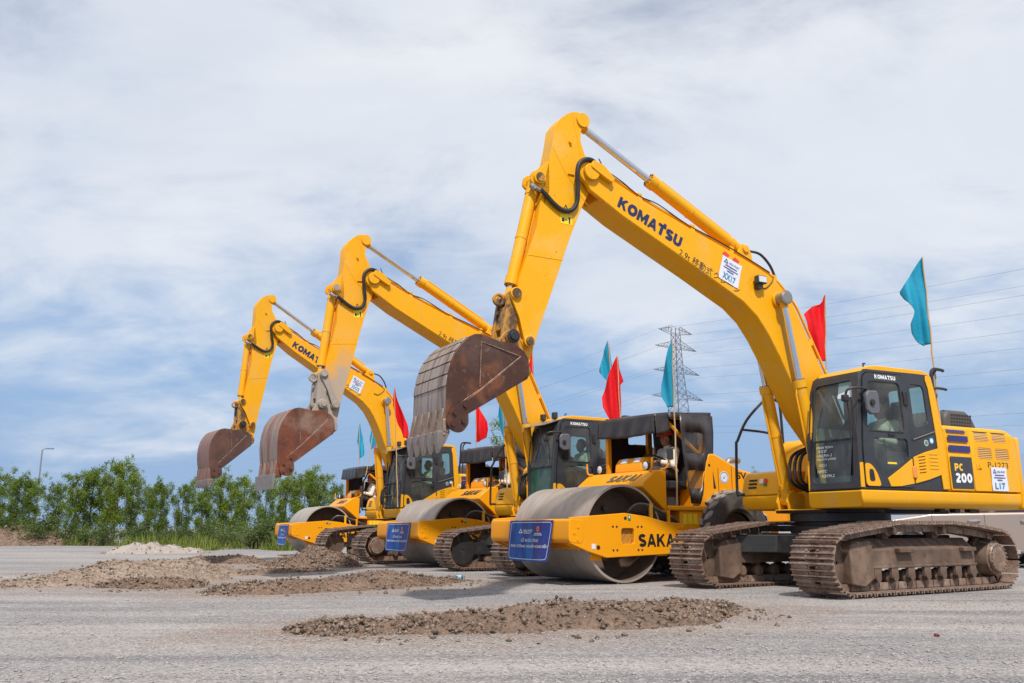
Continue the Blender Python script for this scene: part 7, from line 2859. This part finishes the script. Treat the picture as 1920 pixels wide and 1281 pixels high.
# ------------------------------------------------------------------ flags
def flag(label, cloth_mat, machine, base, top, rows, seed, pole_r=0.013):
    """bamboo pole fixed to a machine; rows = (metres below the top, reach to the left, reach to the right)"""
    M = Matrix.Translation(machine.location) @ Matrix.Rotation(machine.rotation_euler.z, 4, 'Z')
    A, B = M @ Vector(base), M @ Vector(top)
    f = thing('flag', label, 'flag', A, 0, 'red and blue flags on the machines')
    A, B = Vector((0, 0, 0)), B - A
    mb = MB()
    n = 14
    mb.tube([A.lerp(B, k / n) + Vector((0.006 * math.sin(k * 1.7 + seed), 0.006 * math.cos(k * 2.1), 0)) for k in range(n + 1)], [pole_r * (1.25 - 0.6 * k / n) * (1.0 + (0.12 if k % 3 == 0 else 0)) for k in range(n + 1)], 7)
    mb.build('pole', m_bamboo, f)
    ax = (B - A).normalized()
    side = Vector((1, -0.25, 0)).normalized()
    perp = ax.cross(side).normalized()
    T = np.array([r[0] for r in rows])
    Lw = np.array([r[1] for r in rows])
    Rw = np.array([r[2] for r in rows])
    nv, nu = 34, 18
    vs, fs = [], []
    for j in range(nv + 1):
        t = T[0] + (T[-1] - T[0]) * j / nv
        l, r = float(np.interp(t, T, Lw)), float(np.interp(t, T, Rw))
        for i in range(nu + 1):
            s = -l + (l + r) * i / nu
            away = abs(s)
            w = (l + r)
            fold = 0.05 * math.sin(s * 16 + 2.2 * t + seed) + 0.035 * math.sin(s * 29 - 3.1 * t + seed * 2) + 0.05 * math.sin(t * 4 + seed)
            fold *= min(1.0, away / 0.10)
            droop = 0.12 * away * away / 0.2
            vs.append(B - ax * (t + droop * 0.4) + side * s + perp * fold + perp * 0.012)
    for j in range(nv):
        for i in range(nu):
            a = j * (nu + 1) + i
            fs.append((a, a + 1, a + nu + 2, a + nu + 1))
    mb = MB()
    mb.add(vs, fs)
    c = mb.build('cloth', cloth_mat, f, smooth=180, recalc=False)
    so = c.modifiers.new('thick', 'SOLIDIFY')
    so.thickness = 0.002
    return f


flag('large sky blue flag behind the cab of the nearest excavator', m_bluecloth, ex1, (-1.16, 0.95, 2.27), (-1.22, 0.90, 4.92), [(0, 0.01, 0), (0.12, 0.10, 0.005), (0.30, 0.22, 0.01), (0.50, 0.37, 0.01), (0.66, 0.32, 0.01), (0.86, 0.20, 0.01), (1.05, 0.28, 0.01), (1.20, 0.27, 0.01), (1.33, 0.20, 0.005), (1.38, 0.10, 0)], 1.0)
flag('red flag between the boom and the cab of the nearest excavator', m_redcloth, ex1, (-0.95, -1.0, 2.25), (-1.17, -1.0, 4.76), [(0, 0.015, 0), (0.12, 0.05, 0), (0.20, 0.22, 0.01), (0.30, 0.36, 0.01), (0.45, 0.31, 0.01), (0.75, 0.26, 0.01), (1.05, 0.19, 0.005), (1.12, 0.13, 0), (1.17, 0.05, 0)], 2.3)
flag('sky blue flag on the near canopy post of the nearest roller', m_bluecloth, rl1, (-1.25, 0.92, 1.21), (-1.27, 0.92, 4.02), [(0, 0.01, 0.0), (0.15, 0.07, 0.01), (0.45, 0.14, 0.01), (0.75, 0.21, 0.01), (0.95, 0.22, 0.01), (1.10, 0.14, 0.01), (1.16, 0.12, 0)], 4.1)
flag('red flag at the far canopy corner of the nearest roller', m_redcloth, rl1, (-1.53, -0.86, 1.2), (-1.47, -0.88, 4.06), [(0, 0.01, 0.01), (0.25, 0.14, 0.03), (0.48, 0.24, 0.09), (0.55, 0.26, 0.03), (0.75, 0.34, 0.03), (0.95, 0.32, 0.03), (1.12, 0.24, 0.02), (1.28, 0.16, 0.0)], 5.7)
flag('small sky blue flag behind the red one, on the middle excavator', m_bluecloth, ex2, (-0.92, 0.98, 2.27), (-0.76, 0.92, 4.75), [(0, 0.01, 0.0), (0.2, 0.10, 0.02), (0.5, 0.20, 0.03), (0.65, 0.25, 0.06), (0.80, 0.15, 0.07), (0.9, 0.06, 0.04)], 6.2)
flag('red flag half hidden behind the nearest excavator arm', m_redcloth, ex2, (-0.2, -1.0, 2.2), (-0.12, -1.0, 4.85), [(0, 0.01, 0.0), (0.2, 0.18, 0.01), (0.5, 0.26, 0.02), (0.8, 0.2, 0.02), (1.0, 0.12, 0.02)], 3.3)
flag('red flag at the far canopy corner of the middle roller', m_redcloth, rl2, (-1.42, -0.88, 1.2), (-1.37, -0.88, 3.98), [(0, 0.01, 0.02), (0.2, 0.02, 0.14), (0.45, 0.02, 0.30), (0.65, 0.01, 0.33), (0.85, 0.01, 0.27), (0.98, 0.0, 0.10)], 7.9)
flag('sky blue flag on the near canopy post of the middle roller', m_bluecloth, rl2, (-1.29, 0.92, 1.21), (-1.12, 0.92, 3.98), [(0, 0.02, 0.01), (0.25, 0.09, 0.03), (0.5, 0.14, 0.05), (0.8, 0.10, 0.06), (1.0, 0.05, 0.07), (1.14, 0.0, 0.03)], 9.4)
flag('red flag on a bamboo pole in front of the farthest excavator cab', m_redcloth, ex3, (1.03, 1.24, 1.36), (1.27, 1.33, 4.40), [(0, 0.01, 0.02), (0.2, 0.03, 0.06), (0.45, 0.04, 0.13), (0.7, 0.0, 0.22), (0.95, -0.05, 0.32), (1.15, -0.12, 0.34), (1.28, -0.22, 0.33)], 10.2)
flag('sky blue flag on a leaning bamboo pole of the farthest roller', m_bluecloth, rl3, (-1.10, 0.92, 1.79), (-1.46, 0.90, 4.30), [(0, 0.03, 0.02), (0.25, 0.05, 0.12), (0.5, 0.08, 0.20), (0.7, 0.08, 0.19), (0.88, 0.02, 0.12), (0.98, 0.0, 0.03)], 11.1)
flag('sky blue flag left of the canopy of the farthest roller', m_bluecloth, rl3, (-1.55, -0.88, 1.2), (-1.46, -0.88, 4.33), [(0, 0.01, 0.02), (0.3, 0.05, 0.05), (0.6, 0.11, 0.11), (0.75, 0.04, 0.18), (0.95, 0.0, 0.22), (1.10, 0.0, 0.19), (1.2, 0.0, 0.02)], 12.5)
flag('small red flag in the middle of the farthest roller', m_redcloth, rl3, (-1.88, -0.30, 2.15), (-1.85, -0.30, 3.75), [(0, 0.01, 0.05), (0.2, 0.06, 0.16), (0.4, 0.06, 0.20), (0.6, 0.03, 0.16), (0.72, 0.0, 0.08)], 13.9)


# ------------------------------------------------------------------ small things on the ground
def bottle(label, x, y, rz):
    t = thing('water_bottle', label, 'bottle', (x, y, gz(x, y)), rz)
    mb = MB()
    mb.lathe([(0.0, -0.13), (0.032, -0.13), (0.036, -0.12), (0.036, 0.04), (0.034, 0.06), (0.014, 0.11), (0.014, 0.125)], (0, 0, 0.038), n=16)
    mb.build('body', m_bottle, t)
    mb = MB()
    mb.cyl((0, 0.12, 0.038), (0, 0.145, 0.038), 0.017, n=12)
    mb.build('cap', material('blue bottle cap', (0.02, 0.25, 0.5), 0.4), t)
    mb = MB()
    mb.lathe([(0.0368, -0.08), (0.0368, 0.01)], (0, 0, 0.038), n=16)
    mb.build('wrapper', material('bottle wrapper', (0.25, 0.5, 0.7), 0.5), t)


bottle('crushed clear water bottle lying in front of the middle excavator track', -0.93, 15.6, 1.2)
mb = MB()
ball(mb, (0, 0, 0.02), (0.03, 0.022, 0.02), 10, 7)
ball(mb, (0.02, 0.006, 0.014), (0.022, 0.02, 0.014), 8, 6)
o = mb.build('litter_scrap', material('dark red scrap', (0.16, 0.015, 0.012), 0.5))
o.location = (3.42, 7.43, gz(3.42, 7.43))
o.scale = (0.75, 0.75, 0.75)
tag(o, 'small dark red scrap lying on the gravel at right', 'litter')
mb = MB()
mb.add([(0, 0, 0.01), (0.12, 0.02, 0.02), (0.13, 0.10, 0.015), (0.02, 0.09, 0.03), (0, 0, 0.004), (0.12, 0.02, 0.012), (0.13, 0.10, 0.008), (0.02, 0.09, 0.02)], [(0, 1, 2, 3), (7, 6, 5, 4), (0, 4, 5, 1), (1, 5, 6, 2), (2, 6, 7, 3), (3, 7, 4, 0)])
o = mb.build('litter_scrap', material('blue scrap', (0.03, 0.15, 0.32), 0.5))
o.location = (3.85, 11.4, gz(3.85, 11.4) + 0.004)
tag(o, 'tiny blue plastic scrap beside the nearest front track', 'litter')
bpy.context.view_layer.update()
